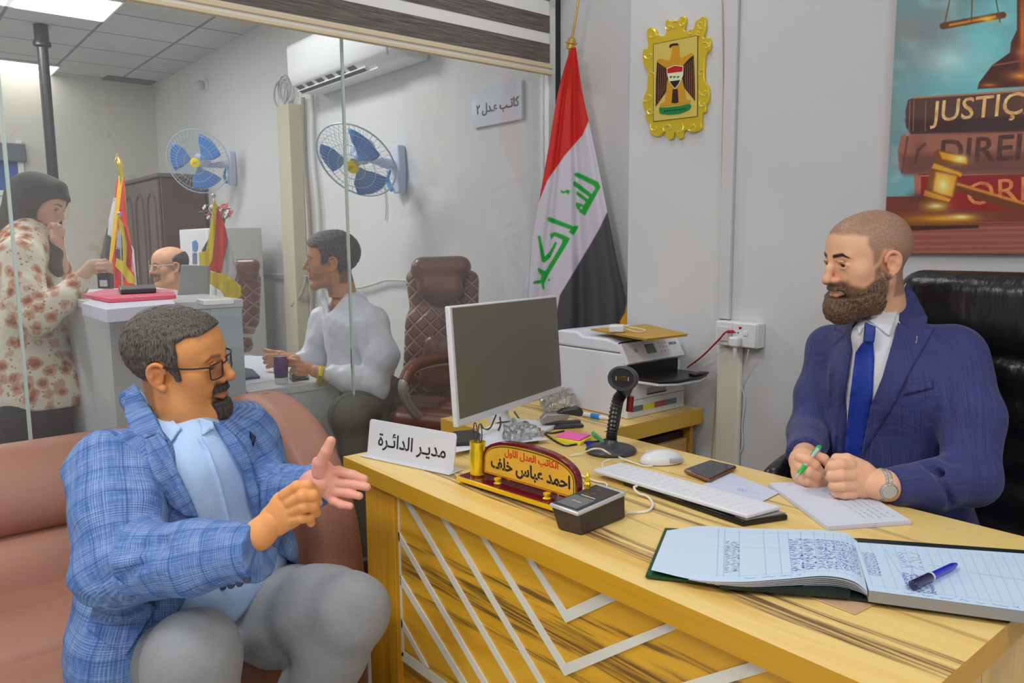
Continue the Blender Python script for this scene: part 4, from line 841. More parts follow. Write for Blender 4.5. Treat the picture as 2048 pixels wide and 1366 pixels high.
# ------------------------------------------------------------------ papers
PAP = mat('paper', (214, 218, 228), .8)
def paint_quad(name, fn, nu, nv, paint, parent, mats=None, attr='paint'):
    U, Vv = np.meshgrid(np.linspace(0, 1, nu), np.linspace(0, 1, nv), indexing='ij'); pts = fn(U.ravel(), Vv.ravel())
    ii = np.arange((nu-1)*(nv-1)); a_ = (ii//(nv-1))*nv+ii % (nv-1); q_ = np.stack([a_, a_+nv, a_+nv+1, a_+1], 1)
    n0 = np.cross(pts[q_[0, 1]]-pts[q_[0, 0]], pts[q_[0, 3]]-pts[q_[0, 0]])
    if n0[2] < 0: q_ = q_[:, ::-1]
    o_ = mesh_obj(name, pts, q_, mats or [mat('painted_paper', (255, 255, 255), .8, attr='paint')], parent, smooth=True); colour_attr(o_, attr, paint(U, Vv).lin().reshape(-1, 3)); return o_
def bil(c, z=None):
    c = [np.array(p) for p in c]
    return lambda u, v: (c[0][None]*((1-u)*(1-v))[:, None]+c[1][None]*(u*(1-v))[:, None]+c[2][None]*(u*v)[:, None]+c[3][None]*((1-u)*v)[:, None])
def scrib(A, x0, x1, y0, y1, rows, col, w_=.004, seed=0, dens=.8, asp=1.0, amp=.25, a=.9):
    r_ = np.random.default_rng(seed)
    for i in range(rows):
        y = y0+(y1-y0)*(i+.5)/rows; hh = (y1-y0)/rows*amp; x = x0
        while x < x1:
            n = r_.integers(3, 7); pts = []
            for k in range(n): pts.append((min(x, x1), y+r_.uniform(-hh, hh))); x += r_.uniform(.3, .9)*hh*2/asp
            if r_.random() < dens: A.line(pts, w_, col, w_*.8, a)
            x += hh*1.0/asp
    return A
def paint_note(U, Vv):
    A = Paint(U, Vv, (212, 217, 232)); 
    for i in range(5): A.line([(.22, .55+i*.08), (.95-.02*i, .55+i*.08)], .003, (150, 160, 190), .004, .6)
    scrib(A, .25, .9, .50, .92, 5, (90, 104, 130), .005, 4, .9, 2.2, .2, .7); return A
nc = [P(1537, 966, z=ZD+.0085), P(1656, 1053, z=ZD+.0085), P(1822, 1041, z=ZD+.0085), P(1690, 960, z=ZD+.0085)]
nt_ = thing('notepad', tuple(sum(nc)/4-V3(0, 0, .0085)), 'stack of white note sheets under the hands of the man in the suit', 'notepad')
hexa(MB(), [p-V3(0, 0, .0078) for p in nc], [p-V3(0, 0, .0042) for p in nc]).build('lower_sheets', mat('paper_blue', (206, 208, 236), .8), nt_, weld=True)
hexa(MB(), [p-V3(0, 0, .0040) for p in nc], [p-V3(0, 0, .0004) for p in nc]).build('upper_sheets', PAP, nt_, weld=True)
paint_quad('top_sheet', bil(nc), 160, 160, paint_note, nt_)
def paint_doc(U, Vv):
    A = Paint(U, Vv, (204, 211, 232)); cx, cy = .55, .42
    for rr in (.075, .055):
        pts = [(cx+rr*1.0*math.cos(t_), cy+rr*1.25*math.sin(t_)) for t_ in np.linspace(0, 6.3, 24)]; A.line(pts, .008, (130, 150, 220), .01, .7)
    scrib(A, cx-.03, cx+.03, cy-.03, cy+.03, 2, (60, 80, 190), .008, 2, 1, 1, .4); A.line([(.66, .40), (.72, .46), (.75, .45), (.82, .52)], .008, (80, 96, 190), .008, .9); A.line([(.1, .2), (.9, .1)], .006, (186, 194, 214), .01); return A
dc = [P(1390, 975, z=ZD+.0022), P(1525, 1003, z=ZD+.0022), P(1560, 985, z=ZD+.0022), P(1462, 946, z=ZD+.0022)]
o = paint_quad('document', bil(dc), 140, 120, paint_doc, None); tag(o, 'white stamped document with a small round blue seal under the phone', 'paper')
# clear folder under the ledger
slab('clear_folder', [(1560, 1170), (1710, 1228), (1752, 1207), (1640, 1150)], ZD+.0004, ZD+.0022, mat('brown_film', (206, 168, 130), .25), 'brownish clear plastic folder sticking out from under the open ledger', 'folder')
# ------------------------------------------------------------------ ledger
lc = P(1700, 1130, z=ZD); lg = thing('ledger', tuple(lc), 'large open register book with blue handwriting on the near desk corner', 'ledger')
zp = [ZD+.013, ZD+.017, ZD+.022, ZD+.026, ZD+.030, ZD+.030, ZD+.024]
near = [(1302, 1140), (1392, 1160), (1480, 1164), (1570, 1158), (1650, 1152), (1705, 1162), (1735, 1184)]
far = [(1334, 1061), (1402, 1052), (1480, 1056), (1560, 1058), (1640, 1060), (1690, 1066), (1714, 1082)]
NE = bez([P(*p, z=z_) for p, z_ in zip(near, zp)], 12); FA = bez([P(*p, z=z_) for p, z_ in zip(far, zp)], 12); NE = np.array(NE); FA = np.array(FA)
def page_l(u, v):
    i = u*(len(NE)-1); k = np.clip(i.astype(int), 0, len(NE)-2); f = (i-k)[:, None]; a_ = NE[k]*(1-f)+NE[k+1]*f; b_ = FA[k]*(1-f)+FA[k+1]*f; return a_+(b_-a_)*v[:, None]
INK = (36, 56, 150); RUL = (120, 165, 215)
def paint_pl(U, Vv):
    A = Paint(U, Vv, (196, 214, 234))
    for x in (.245, .27, .33, .43, .49, .53, .58, .635, .69, .74, .795, .845, .90, .95): A.line([(x, .08), (x, .95)], .0022, RUL, .003, .9)
    for y in (.1, .9): A.line([(.24, y), (.97, y)], .004, RUL, .006, .8)
    A.line([(.22, .6), (.53, .58)], .004, RUL, .006, .6); scrib(A, .275, .328, .14, .72, 22, (60, 80, 130), .005, 9, .95, 1.6, .34, .8)
    for k, x in enumerate((.58, .635, .69, .74, .795, .845, .90, .95)): scrib(A, x-.048, x-.004, .12+.01*k, .78, 17, INK, .006, 20+k, .97, 1.9, .36, .85)
    for yy in (.55, .68, .74, .35): A.line([(.54, yy), (.96, yy+.03)], .006, (46, 80, 180), .01, .45)
    scrib(A, .35, .56, .04, .07, 1, (70, 90, 150), .004, 41, 1, 1, .3); return A
paint_quad('left_page', page_l, 420, 220, paint_pl, lg)
for k in range(5):  # leaf edges fanned under the open page
    f = (k+1)/6; ln = [NE[i]*V3(1, 1, 0)+V3(0, 0, ZD+.010+(NE[i][2]-ZD-.010)*(1-f)) for i in range(10+k*2, len(NE)-k)]
    lf = [FA[i]*V3(1, 1, 0)+V3(0, 0, ZD+.010+(NE[i][2]-ZD-.010)*(1-f)) for i in range(10+k*2, len(NE)-k)]
    m_ = MB(); n = len(ln); m_.add([tuple(p+V3(.001*k, .002*k, 0)) for p in ln]+[tuple(p) for p in lf], [(i, i+1, n+i+1, n+i) for i in range(n-1)]); m_.build('page_leaf', mat('page_grey', (190, 192, 196), .8), lg, solid=.0012)
rp = [P(1738, 1181, z=ZD+.026), P(2120, 1232, z=ZD+.026), P(2060, 1108, z=ZD+.026), P(1708, 1084, z=ZD+.026)]
def paint_pr(U, Vv):
    A = Paint(U, Vv, (194, 213, 236))
    for k, x in enumerate((.03, .10, .17, .24, .30, .365, .43, .49, .55, .61, .67, .73, .79, .85, .91)): A.line([(x, .08), (x-.01, .95)], .0022, RUL, .003, .9)
    A.line([(0, .10), (1, .10)], .004, RUL, .006, .7)
    scrib(A, .03, .10, .30, .78, 20, (60, 80, 140), .005, 50, .95, 1.8, .34, .85); A.line([(.17, .88), (.24, .15), (.30, .55), (.17, .88)], .003, (110, 150, 200), .004, .8)
    scrib(A, .225, .38, .08, .42, 12, INK, .006, 60, .95, 2.0, .34, .9); scrib(A, .24, .36, .5, .85, 8, (60, 80, 150), .005, 61, .85, 1.5, .42, .8); scrib(A, .2, .8, .02, .07, 1, (60, 110, 190), .005, 62, .9, 1, .3)
    A.line([(.4, .62), (.55, .6)], .004, (90, 130, 190), .006); A.line([(.62, .55), (.9, .5)], .004, (90, 130, 190), .006); return A
paint_quad('right_page', bil(rp), 420, 220, paint_pr, lg)
hexa(MB(), [V3(p[0], p[1], ZD+.0085) for p in rp], [p-V3(0, 0, .0005) for p in rp]).build('page_block', mat('page_edge_grey', (150, 148, 146), .8), lg, weld=True)
CV = mat('cover_green', (14, 34, 30), .4); cl = [P(1291, 1152, z=ZD+.006), P(1700, 1197, z=ZD+.006), P(1716, 1078, z=ZD+.006), P(1330, 1057, z=ZD+.006)]
hexa(MB(), [V3(p[0], p[1], ZD+.0030) for p in cl], [V3(p[0], p[1], ZD+.0075) for p in cl]).build('left_cover', mat('cover_green_edge', (18, 70, 40), .4), lg, weld=True)
l2 = [P(1440, 1176, z=ZD+.009), P(1700, 1196, z=ZD+.009), P(1712, 1082, z=ZD+.009), P(1450, 1062, z=ZD+.009)]
hexa(MB(), [V3(p[0], p[1], ZD+.0076) for p in l2], [V3(p[0], p[1], ZD+.0135) for p in l2]).build('inner_board', CV, lg, weld=True)
cr_ = [P(1700, 1197, z=ZD+.006), P(2130, 1252, z=ZD+.006), P(2070, 1104, z=ZD+.006), P(1716, 1078, z=ZD+.006)]
hexa(MB(), [V3(p[0], p[1], ZD+.0026) for p in cr_], [V3(p[0], p[1], ZD+.0080) for p in cr_]).build('right_cover', CV, lg, weld=True)
pn = thing('ballpoint_pen', tuple(P(1865, 1150, z=ZD+.03)), 'blue capped ballpoint pen lying across the open ledger', 'pen')
a_, b_ = P(1824, 1171, z=ZD+.0345), P(1912, 1129, z=ZD+.0325); d_ = b_-a_
MB().tube([a_, a_+d_*.02, a_+d_*.40], [.0045, .0072, .0068], 14).build('cap', mat('pen_cap_navy', (14, 12, 70), .2, coat=.6), pn, smooth=True); MB().tube([a_+d_*.40, a_+d_*.9, b_], [.0056, .0054, .003], 14).build('barrel', mat('pen_blue', (20, 20, 190), .25), pn, smooth=True)
MB().tube([a_+d_*.385, a_+d_*.42], .0070, 14).build('band', mat('band_white', (210, 210, 220), .4), pn, smooth=True)
# ------------------------------------------------------------------ printer
px0, px1, py0, py1, pz = -2.11, -1.752, 1.972, 2.284, CZ+.0005
pr = thing('printer', ((px0+px1)/2, (py0+py1)/2, CZ), 'white multifunction printer with an open black paper tray on the side cabinet', 'printer')
PW = mat('printer_white', (222, 226, 238), .4)
MB().box(px0, px1-.02, py0, py1, pz, pz+.225).build('body', PW, pr, bevel=.006, seg=3)
lidp = [(px0, .228), (px0-.06, .235), (px0-.055, .262), (px0+.02, .285), (px0+.11, .287), (px0+.14, .272), (px1-.10, .272), (px1-.045, .262), (px1-.03, .228)]
m_ = MB(); n = len(lidp); m_.add([(x, py0-.002, CZ+z_) for x, z_ in lidp]+[(x, py1+.002, CZ+z_) for x, z_ in lidp], [tuple(range(n)), tuple(range(n, 2*n))[::-1]]+[((i+1) % n, i, n+i, n+(i+1) % n) for i in range(n)]); m_.build('scanner_lid', PW, pr, bevel=.008, seg=3, weld=True)
fp = frame((px1-.038, py0, CZ+.262), (0, 1, 0), (.60, 0, -1)); Wp = py1-py0; fp = fp @ Matrix.Diagonal((1, 1, -1, 1))
MB(fp).box(.002, Wp-.002, 0, .078, -.02, .0).build('control_panel', mat('panel_white', (232, 234, 238), .35), pr, bevel=.003)
MB(fp).box(.002, Wp-.002, -.004, .0, -.02, .001).build('panel_gap', BLK, pr)
MB(fp).box(Wp*.37, Wp*.53, .016, .052, 0, .001).build('display', mat('lcd_grey', (100, 104, 100), .2), pr)
tx = MB(fp); tx.text('EPSON', Matrix.Translation((Wp*.86, .026, .0006)) @ Matrix.Diagonal((1, -1, 1, 1)), .014, 0, .0002, bold=.0004)
tx.build('logo', mat('logo_grey', (96, 98, 104), .5), pr)
bt = MB(fp)
for x in (.62, .68, .74):
    for y in (.018, .034, .05): bt.lathe([(.0035, 0), (.0035, .0008)], 10, 0, Matrix.Translation((Wp*x, y, 0)))
bt.lathe([(.008, 0), (.008, .0008)], 14, 0, Matrix.Translation((Wp*.2, .034, 0)))
tag(bt.build('buttons', mat('button_grey', (180, 184, 190), .4), pr), kind='stuff')
MB().box(px1-.10, px1-.018, py0+.018, py1-.018, CZ+.128, CZ+.19).build('output_slot', mat('slot_black', (14, 12, 14), .5), pr)
MB().box(px1-.02, px1, py0, py1, pz, CZ+.120).build('paper_cassette', mat('cassette_white', (222, 223, 224), .4), pr, bevel=.003)
MB().box(px1-.0005, px1+.0008, py0+.002, py1-.002, CZ+.0625, CZ+.0640).build('cassette_gap', mat('gap_grey', (120, 120, 122), .6), pr)
MB().box(px1-.0005, px1+.0016, py0+.10, py0+.205, CZ+.076, CZ+.098).build('cassette_handle', mat('handle_grey', (168, 168, 168), .4), pr, bevel=.0008); MB().box(px1, px1+.003, py0+.10, py0+.205, CZ+.074, CZ+.078).build('handle_lip', BLK, pr)
for k, c_ in enumerate([(110, 112, 120), (220, 214, 60), (176, 84, 104), (110, 134, 152)]):
    MB().box(px1, px1+.0012, py0+.02+k*.062, py0+.018+(k+1)*.062, CZ+.022, CZ+.042).build('ink_window', mat('ink_%d' % k, c_, .3), pr)
ft = [(px1-.06, py0+.03), (px1+.10, py0+.045), (px1+.135, py0+.10), (px1+.14, py1-.09), (px1+.115, py1-.02), (px1-.06, py1-.02)]
MB().prism(ft, CZ+.133, CZ+.143).build('output_tray', mat('tray_black', (34, 32, 36), .3), pr, bevel=.003)
MB().prism([(x-.004 if x > px1 else x, y) for x, y in ft], CZ+.123, CZ+.1325).build('tray_cover', WP, pr, bevel=.003)
MB().box(px1+.10, px1+.13, py1-.11, py1-.03, CZ+.1435, CZ+.152).build('tray_stop', MATS['tray_black'], pr, bevel=.003)
env = [P(x, y, z=CZ+.297) for x, y in ((1181, 657), (1293, 677), (1375, 668), (1293, 648))]
ev = thing('manila_envelope', tuple(sum(env)/4-V3(0, 0, .008)), 'flat tan envelope lying on top of the printer', 'envelope')
hexa(MB(), [p-V3(0, 0, .008) for p in env], [p-V3(0, 0, .0035) for p in env]).build('sleeve', mat('manila', (206, 164, 74), .7), ev, weld=True, bevel=.001)
e2_ = [env[0]+(env[1]-env[0])*.02, env[1]+V3(.004, -.004, 0), env[2]+V3(0, .004, 0), env[3]]; hexa(MB(), [p-V3(0, 0, .003) for p in e2_], [p for p in e2_]).build('flap', mat('manila2', (192, 150, 66), .7), ev, weld=True, bevel=.001)
ap = P(1234, 664, z=CZ+.298); ad = thing('power_adapter', tuple(ap), 'small white charger block with a thin cable resting on the tan envelope', 'charger')
MB(rotz(ap, 35)).box(-.026, .026, -.022, .022, .0005, .026).build('block', WP, ad, bevel=.006, seg=3)
MB().tube(bez([ap+V3(.01, .02, .02), ap+V3(.0, .06, .014), ap+V3(.05, .09, .004), ap+V3(.07, .03, .004), ap+V3(.02, .02, .012)], 8), .0018, 6).build('cable', CB, ad, smooth=True)
# ------------------------------------------------------------------ standing flag in the corner
fl = thing('standing_flag', (-2.43, 2.39, 0), 'tall red, white and black flag with green script on a brass pole', 'flag')
BR2 = mat('brass', (226, 196, 70), .25, metal=.8)
pt0, pt1 = P(1143, 85, y=2.39), P(1157, 0, y=2.39); pd = (pt1-pt0)/np.linalg.norm(pt1-pt0)
foot = V3(pt0[0]-.05, 2.36, .03)
MB().tube([foot, pt0], .012, 12).build('pole', BR2, fl, smooth=True); MB().lathe([(.12, 0), (.12, .01), (.04, .025), (.018, .06)], 28, 0, Matrix.Translation((foot[0], foot[1], .001))).build('base', BR2, fl, smooth=True)
fq = frame(pt0, np.cross(pd, (0, 1, 0)), z=pd)
MB(fq).lathe([(.014, -.03), (.020, -.025), (.019, -.008), (.026, -.004), (.026, .001), (.017, .004), (.017, .014), (.010, .018), (.006, .022), (.005, .05), (.0045, .24), (.0005, .26)], 16, 0).build('finial', mat('finial_gold', (220, 190, 96), .25, metal=.7), fl, smooth=True)
# cloth: hanging folds, lofted from the collar down; rows run left to right in the picture
LE = [(1141, 95), (1117, 180), (1098, 290), (1082, 380), (1066, 470), (1052, 540), (1040, 610), (1034, 660)]
RE = [(1152, 95), (1164, 180), (1178, 245), (1196, 330), (1216, 430), (1236, 530), (1252, 600), (1260, 680)]
rows = 150; cols = 170
Lc = np.array(bez([(x, y, 0) for x, y in LE], 22)); Rc = np.array(bez([(x, y, 0) for x, y in RE], 22))
def cloth(u, v):
    i = v*(len(Lc)-1); k = np.clip(i.astype(int), 0, len(Lc)-2); f = (i-k)[:, None]; l_ = Lc[k]*(1-f)+Lc[k+1]*f; r__ = Rc[k]*(1-f)+Rc[k+1]*f
    p_ = l_+(r__-l_)*u[:, None]; dep = .055*np.cos(u*np.pi*1.3-.5)*v+.018*np.sin(u*15+v*2)*v**.6+.01*np.sin(u*33+2+v*3)*v
    ys = 2.37-dep-.02*v; d_ = fw[None]+rt[None]*((p_[:, 0]-1024)/F)[:, None]-up[None]*((p_[:, 1]-683)/F)[:, None]; t_ = ys/d_[:, 1]; return CAM[None]+d_*t_[:, None]
def paint_flag(U, Vv):
    i = Vv*(len(Lc)-1); k = np.clip(i.astype(int), 0, len(Lc)-2); f = i-k; lx = Lc[k, 0]*(1-f)+Lc[k+1, 0]*f; rx = Rc[k, 0]*(1-f)+Rc[k+1, 0]*f; y = Lc[k, 1]*(1-f)+Lc[k+1, 1]*f; y2 = Rc[k, 1]*(1-f)+Rc[k+1, 1]*f
    X = lx+(rx-lx)*U; Y = y+(y2-y)*U; A = Paint(X, Y, (208, 204, 216))
    A.poly([(1100, 50), (1180, 50), (1182, 200), (1178, 240), (1165, 270), (1130, 310), (1095, 360), (1075, 410), (1064, 465), (1040, 480), (1030, 300)], (206, 34, 26), 2)
    A.poly([(1214, 425), (1200, 455), (1180, 490), (1150, 540), (1120, 590), (1110, 640), (1110, 760), (1400, 760), (1400, 400)], (74, 72, 78), 2)
    A.poly([(1262, 590), (1254, 600), (1250, 625), (1240, 642), (1236, 700), (1300, 700), (1300, 590)], (240, 176, 30), 2)
    G = (24, 164, 54); c = lambda pts: [(1000+x/2.069, y/2.069) for x, y in pts]
    # upper word
    A.poly(c([(305, 718), (322, 714), (405, 752), (416, 774), (408, 788), (352, 892), (326, 876), (395, 780), (388, 768), (312, 730)]), G, 1.2)
    A.poly(c([(303, 752), (312, 750), (384, 806), (376, 820), (304, 768)]), G, 1.2); A.poly(c([(318, 790), (366, 826), (360, 838), (316, 806)]), G, 1.2); A.poly(c([(316, 836), (356, 852), (350, 880), (322, 868), (314, 852)]), G, 1.2); A.spot(1000+336/2.069, 860/2.069, 3.2, 3.2, (208, 204, 216), .9, 4)
    A.poly(c([(250, 786), (266, 792), (278, 784), (290, 790), (284, 806), (274, 798), (262, 802), (252, 796)]), G, 1)
    # lower word
    A.poly(c([(194, 905), (208, 898), (300, 935), (326, 934), (318, 952), (304, 974), (284, 960), (292, 950), (204, 918)]), G, 1.2)
    A.poly(c([(206, 968), (228, 960), (262, 972), (290, 986), (276, 1012), (196, 1144), (180, 1180), (172, 1150), (256, 1008), (258, 992), (226, 976), (212, 990)]), G, 1.2)
    A.poly(c([(156, 978), (166, 974), (186, 1062), (206, 1040), (228, 1000), (236, 1006), (208, 1066), (182, 1088), (172, 1080)]), G, 1.2)
    A.poly(c([(156, 1108), (190, 1122), (196, 1146), (182, 1168), (184, 1198), (176, 1198), (170, 1172), (138, 1176), (138, 1164), (168, 1158), (172, 1140), (158, 1124)]), G, 1.2); A.spot(1000+203/2.069, 1158/2.069, 2.4, 2.4, G, 1, 6); return A
fo = paint_quad('cloth', cloth, cols, rows*2, paint_flag, fl, [mat('flag_cloth', (255, 255, 255), .75, attr='paint')])
# ------------------------------------------------------------------ executive chair (facing the desk)
ch = thing('office_chair', (-.64, 2.0, 0), 'big black leather executive chair behind the man in the navy suit', 'chair')
LTH = mat('black_leather', (28, 26, 28), .3, bump=.7, bscale=20, stretch=(1, 1, .3), coat=.15)
cx, cy = -.625, 2.09; ax_ = V3(math.cos(math.radians(-4)), math.sin(math.radians(-4)), 0); ay_ = V3(-ax_[1], ax_[0], 0)
C_ = Clay((cx-.40, cy-.22, .42), (cx+.40, cy+.2, 1.27), .008)
def chp(u, d_, z): return V3(cx, cy, z)+ax_*u+ay_*d_
for z0, rr, w_ in ((1.16, .062, .225), (1.08, .065, .245)): C_.cone(chp(-w_, -.01, z0), chp(w_, -.01, z0), rr, rr, .03)
C_.cone(chp(-.235, .0, 1.11), chp(.235, .0, 1.11), .075, .075, .02)
v, q_ = C_.copy().mesh() if False else C_.mesh(); 
pts_ = v; hr = mesh_obj('headrest', v, q_, LTH, ch)
C_ = Clay((cx-.42, cy-.25, .42), (cx+.42, cy+.2, 1.1), .008)
for z0 in (.98, .88, .78, .68, .58): C_.cone(chp(-.225, .0, z0), chp(.225, .0, z0), .062, .062, .035)
for s in (-1, 1): C_.cone(chp(s*.245, -.03, .98), chp(s*.26, -.04, .56), .055, .06, .012)
v, q_ = C_.mesh(); mesh_obj('backrest', v, q_, LTH, ch)
C_ = Clay((cx-.36, cy-.68, .38), (cx+.36, cy+.05, .56), .01)
for d_ in (-.56, -.44, -.32, -.2, -.08): C_.cone(chp(-.22, d_, .47), chp(.22, d_, .47), .06, .06, .04)
v, q_ = C_.mesh(); mesh_obj('seat', v, q_, LTH, ch)
CHR = mat('chair_arm_metal', (96, 98, 104), .25, metal=.85)
for s, px_ in ((-1.14, 0), (1.0, 0)):
    ae = chp(s*.31, -.42, .70); 
    fr_ = [chp(s*.30, -.02, .62), chp(s*.32, -.10, .695), chp(s*.33, -.24, .715), chp(s*.32, -.40, .695), chp(s*.305, -.47, .62), chp(s*.28, -.40, .47)]
    MB().tube(bez(fr_, 8), .019, 12, flat=1.3).build('arm_frame', CHR, ch, smooth=True)
    MB().tube(bez([chp(s*.325, -.09, .722), chp(s*.33, -.25, .742), chp(s*.32, -.40, .722), chp(s*.31, -.455, .69)], 8), [.024]*4+[.030]*16+[.024]*5, 14).build('arm_pad', LTH, ch, smooth=True)
MB().tube([chp(0, -.28, .09), chp(0, -.28, .42)], .03, 14).build('gas_column', CHR, ch, smooth=True)
for k in range(5):
    a_ = math.radians(72*k+20); MB().tube([chp(0, -.28, .10), chp(.28*math.cos(a_), -.28+.28*math.sin(a_), .075)], [.028, .016], 10).build('leg', CHR, ch, smooth=True); MB().ball(chp(.28*math.cos(a_), -.28+.28*math.sin(a_), .031), .03, 14).build('caster', BLK, ch, smooth=True)
# ------------------------------------------------------------------ sofa
sf = thing('sofa', (-2.1, -.1, 0), 'brown leather sofa with a rounded end standing against the glass partition', 'sofa')
SFL = mat('brown_leather', (172, 122, 103), .5, bump=.06, bscale=30, var=.10, vscale=4)
Y0 = -1.3; Y1 = .80
def sofa_part(name, segs, lo, hi, k=.02, h_=.01):
    C_ = Clay(lo, hi, h_)
    for a_, b_, ra, rb in segs: C_.cone(a_, b_, ra, rb, k)
    v, q_ = C_.mesh(); return mesh_obj(name, v, q_, SFL, sf)
def rowsY(pts, y0, y1): return [((x, y0, z_), (x, y1, z_), r_, r_) for x, z_, r_ in pts]
def dense(pts, r_, n=3):
    o_ = []
    for (x0_, z0_), (x1_, z1_) in zip(pts[:-1], pts[1:]):
        for k in range(n): o_.append((x0_+(x1_-x0_)*k/n, z0_+(z1_-z0_)*k/n, r_))
    return o_+[(pts[-1][0], pts[-1][1], r_)]
sofa_part('back_upper', rowsY(dense([(-2.52, .60), (-2.50, .69), (-2.43, .71), (-2.37, .65), (-2.355, .60)], .055), Y0, Y1+.05), (-2.62, Y0-.15, .48), (-2.2, Y1+.2, .82), .03)
sofa_part('back_lower', rowsY(dense([(-2.45, .50), (-2.335, .495), (-2.30, .44), (-2.27, .36), (-2.4, .36)], .052), Y0, Y1+.05), (-2.6, Y0-.15, .26), (-2.15, Y1+.2, .64), .03)
sofa_part('seat_cushion', rowsY(dense([(-2.3, .36), (-2.2, .378), (-2.05, .385), (-1.955, .375), (-1.95, .33)], .055), Y0, Y1), (-2.4, Y0-.15, .22), (-1.86, Y1+.1, .5), .03)
sofa_part('seat_front', rowsY(dense([(-1.93, .34), (-1.80, .345), (-1.72, .32), (-1.70, .25), (-1.72, .14)], .058), Y0, Y1), (-2.05, Y0-.15, .06), (-1.6, Y1+.1, .45), .03)
MB().box(-2.45, -1.70, Y0, Y1+.05, .05, .26).build('plinth', mat('sofa_dark', (92, 50, 40), .5), sf, bevel=.02)
prof = bez([(x, z, 0) for x, z in ((-2.55, .06), (-2.56, .4), (-2.55, .70), (-2.46, .80), (-2.32, .845), (-2.17, .845), (-2.02, .80), (-1.90, .71), (-1.82, .58), (-1.785, .42), (-1.78, .25), (-1.78, .06))], 5)
C_ = Clay((-2.64, .70, .03), (-1.72, 1.06, .90), .01); PX_ = [(p_[0], p_[1]) for p_ in prof]
def armfn(X, Y, Z):
    d = poly_sd(X+0*Z, Z+0*X, [(x, z) for x, z in PX_])+.05
    yy_ = np.abs(Y-.90)-.028; return np.sqrt(np.maximum(d, 0)**2+np.maximum(yy_, 0)**2)+np.minimum(np.maximum(d, yy_), 0)-.05
C_.put(armfn, (-2.62, .74, .04), (-1.74, 1.04, .88), .02, 'u')
C_.chain([(-2.50, .80, .2), (-2.50, .80, .62), (-2.46, .82, .70)], [.07, .07, .06], .08)
v, q_ = C_.mesh(); mesh_obj('arm', v, q_, SFL, sf)
MB().tube(bez([(-2.25, .975, .79), (-2.25, .93, .838), (-2.25, .88, .846), (-2.25, .835, .82), (-2.255, .822, .76), (-2.27, .82, .60)], 8), .0055, 8).build('piping', mat('sofa_piping', (150, 90, 66), .4), sf, smooth=True)
for y in (Y0+.1, Y1-.1):
    for x in (-2.4, -1.8): MB().lathe([(.02, 0), (.028, .052)], 12, 0, Matrix.Translation((x, y, .0))).build('foot', BLK, sf, smooth=True)
# ================================================================== THE NEXT OFFICE, SEEN THROUGH THE GLASS
DP = mat('pole_black', (22, 26, 30), .35)
pl = thing('ceiling_pole', (-6.99, 1.172, 0), 'black metal pole rising from floor to ceiling behind the woman in the headscarf', 'pole')
MB().tube([(-6.99, 1.172, 0), (-6.99, 1.172, 2.86)], .038, 18).build('shaft', DP, pl, smooth=True); MB().lathe([(.038, 2.80), (.062, 2.815), (.062, 2.835), (.05, 2.86), (.05, ZC-.001)], 18, 0, Matrix.Translation((-6.99, 1.172, 0))).build('collar', DP, pl, smooth=True)
w2 = thing('window_2', (XB, 1, 1.6), None, None); struct(w2)
MB().box(XB, XB+.05, .7, 1.24, 1.78, 1.83).box(XB, XB+.05, 1.19, 1.24, 1.3, 2.30).box(XB, XB+.05, .7, 1.24, 1.3, 1.34).build('window_frame', ALW, w2, bevel=.004)
MB().box(XB, XB+.012, .7, 1.19, 1.83, 2.1).build('pane', mat('window_blue', (60, 96, 170), .15), w2); MB().box(XB, XB+.03, .7, 1.19, 1.34, 1.78).build('lower_panel', WP, w2, bevel=.004)
MB().box(XB, XB+.10, .7, 1.26, 2.1, 2.27).build('shutter_box', mat('shutter_grey', (96, 104, 116), .5), w2, bevel=.01)
o = MB().box(-8.82, -8.60, 1.98, 2.44, ZC-.012, ZC-.001).build('ceiling_hatch', mat('hatch_dark', (96, 96, 98), .7), bevel=.002); tag(o, 'dark open ceiling hatch in the far corner above the stained wall', 'ceiling hatch')
cd_ = P(402, 168, y=YB-.05); t = thing('security_camera', tuple(cd_), 'small white dome camera fixed high on the long wall', 'camera')
MB(frame(cd_+V3(0, .049, 0), (1, 0, 0), z=(0, -1, 0))).lathe([(.05, 0), (.05, .02), (.035, .025)], 20).build('mount', WP, t, smooth=True); MB().ball(cd_+V3(0, -.005, -.01), .042, 18).build('dome', mat('dome_grey', (180, 180, 184), .2), t, smooth=True)
# wardrobe
wr = thing('wardrobe', (-7.9, 2.24, 0), 'dark brown wardrobe with arched door panels against the back of the next office', 'wardrobe')
WBR = mat('wardrobe_brown', (92, 62, 58), .45, var=.12, vscale=3, stretch=(6, 6, .6)); WBG = mat('wardrobe_front', (104, 92, 88), .5, var=.05)
MB().box(-8.55, -7.33, 2.06, 2.44, .0, 1.90).build('carcass', WBR, wr, bevel=.006); MB().box(-8.58, -7.31, 2.03, 2.45, 1.90, 1.935).build('cornice', WBG, wr, bevel=.01)
for k in range(3):
    a0, a1 = -7.35-(k+1)*.40, -7.35-k*.40
    d = MB().box(a0+.008, a1-.008, 2.035, 2.058, .06, 1.88).build('door', WBG, wr, bevel=.004)
    ar = [(a0+.07, .75), (a0+.07, 1.62), (a0+.10, 1.72), ((a0+a1)/2, 1.78), (a1-.10, 1.72), (a1-.07, 1.62), (a1-.07, .75)]
    rl = MB().tube([(x, 2.033, z_) for x, z_ in ar], .012, 8, closed=True).build('arched_moulding', WBR, wr, smooth=True)
    MB().tube([(a0+.04, 2.02, 1.0), (a0+.04, 2.02, 1.16)], .008, 8).build('handle', mat('handle_steel', (170, 168, 160), .3, metal=.7), wr, smooth=True)
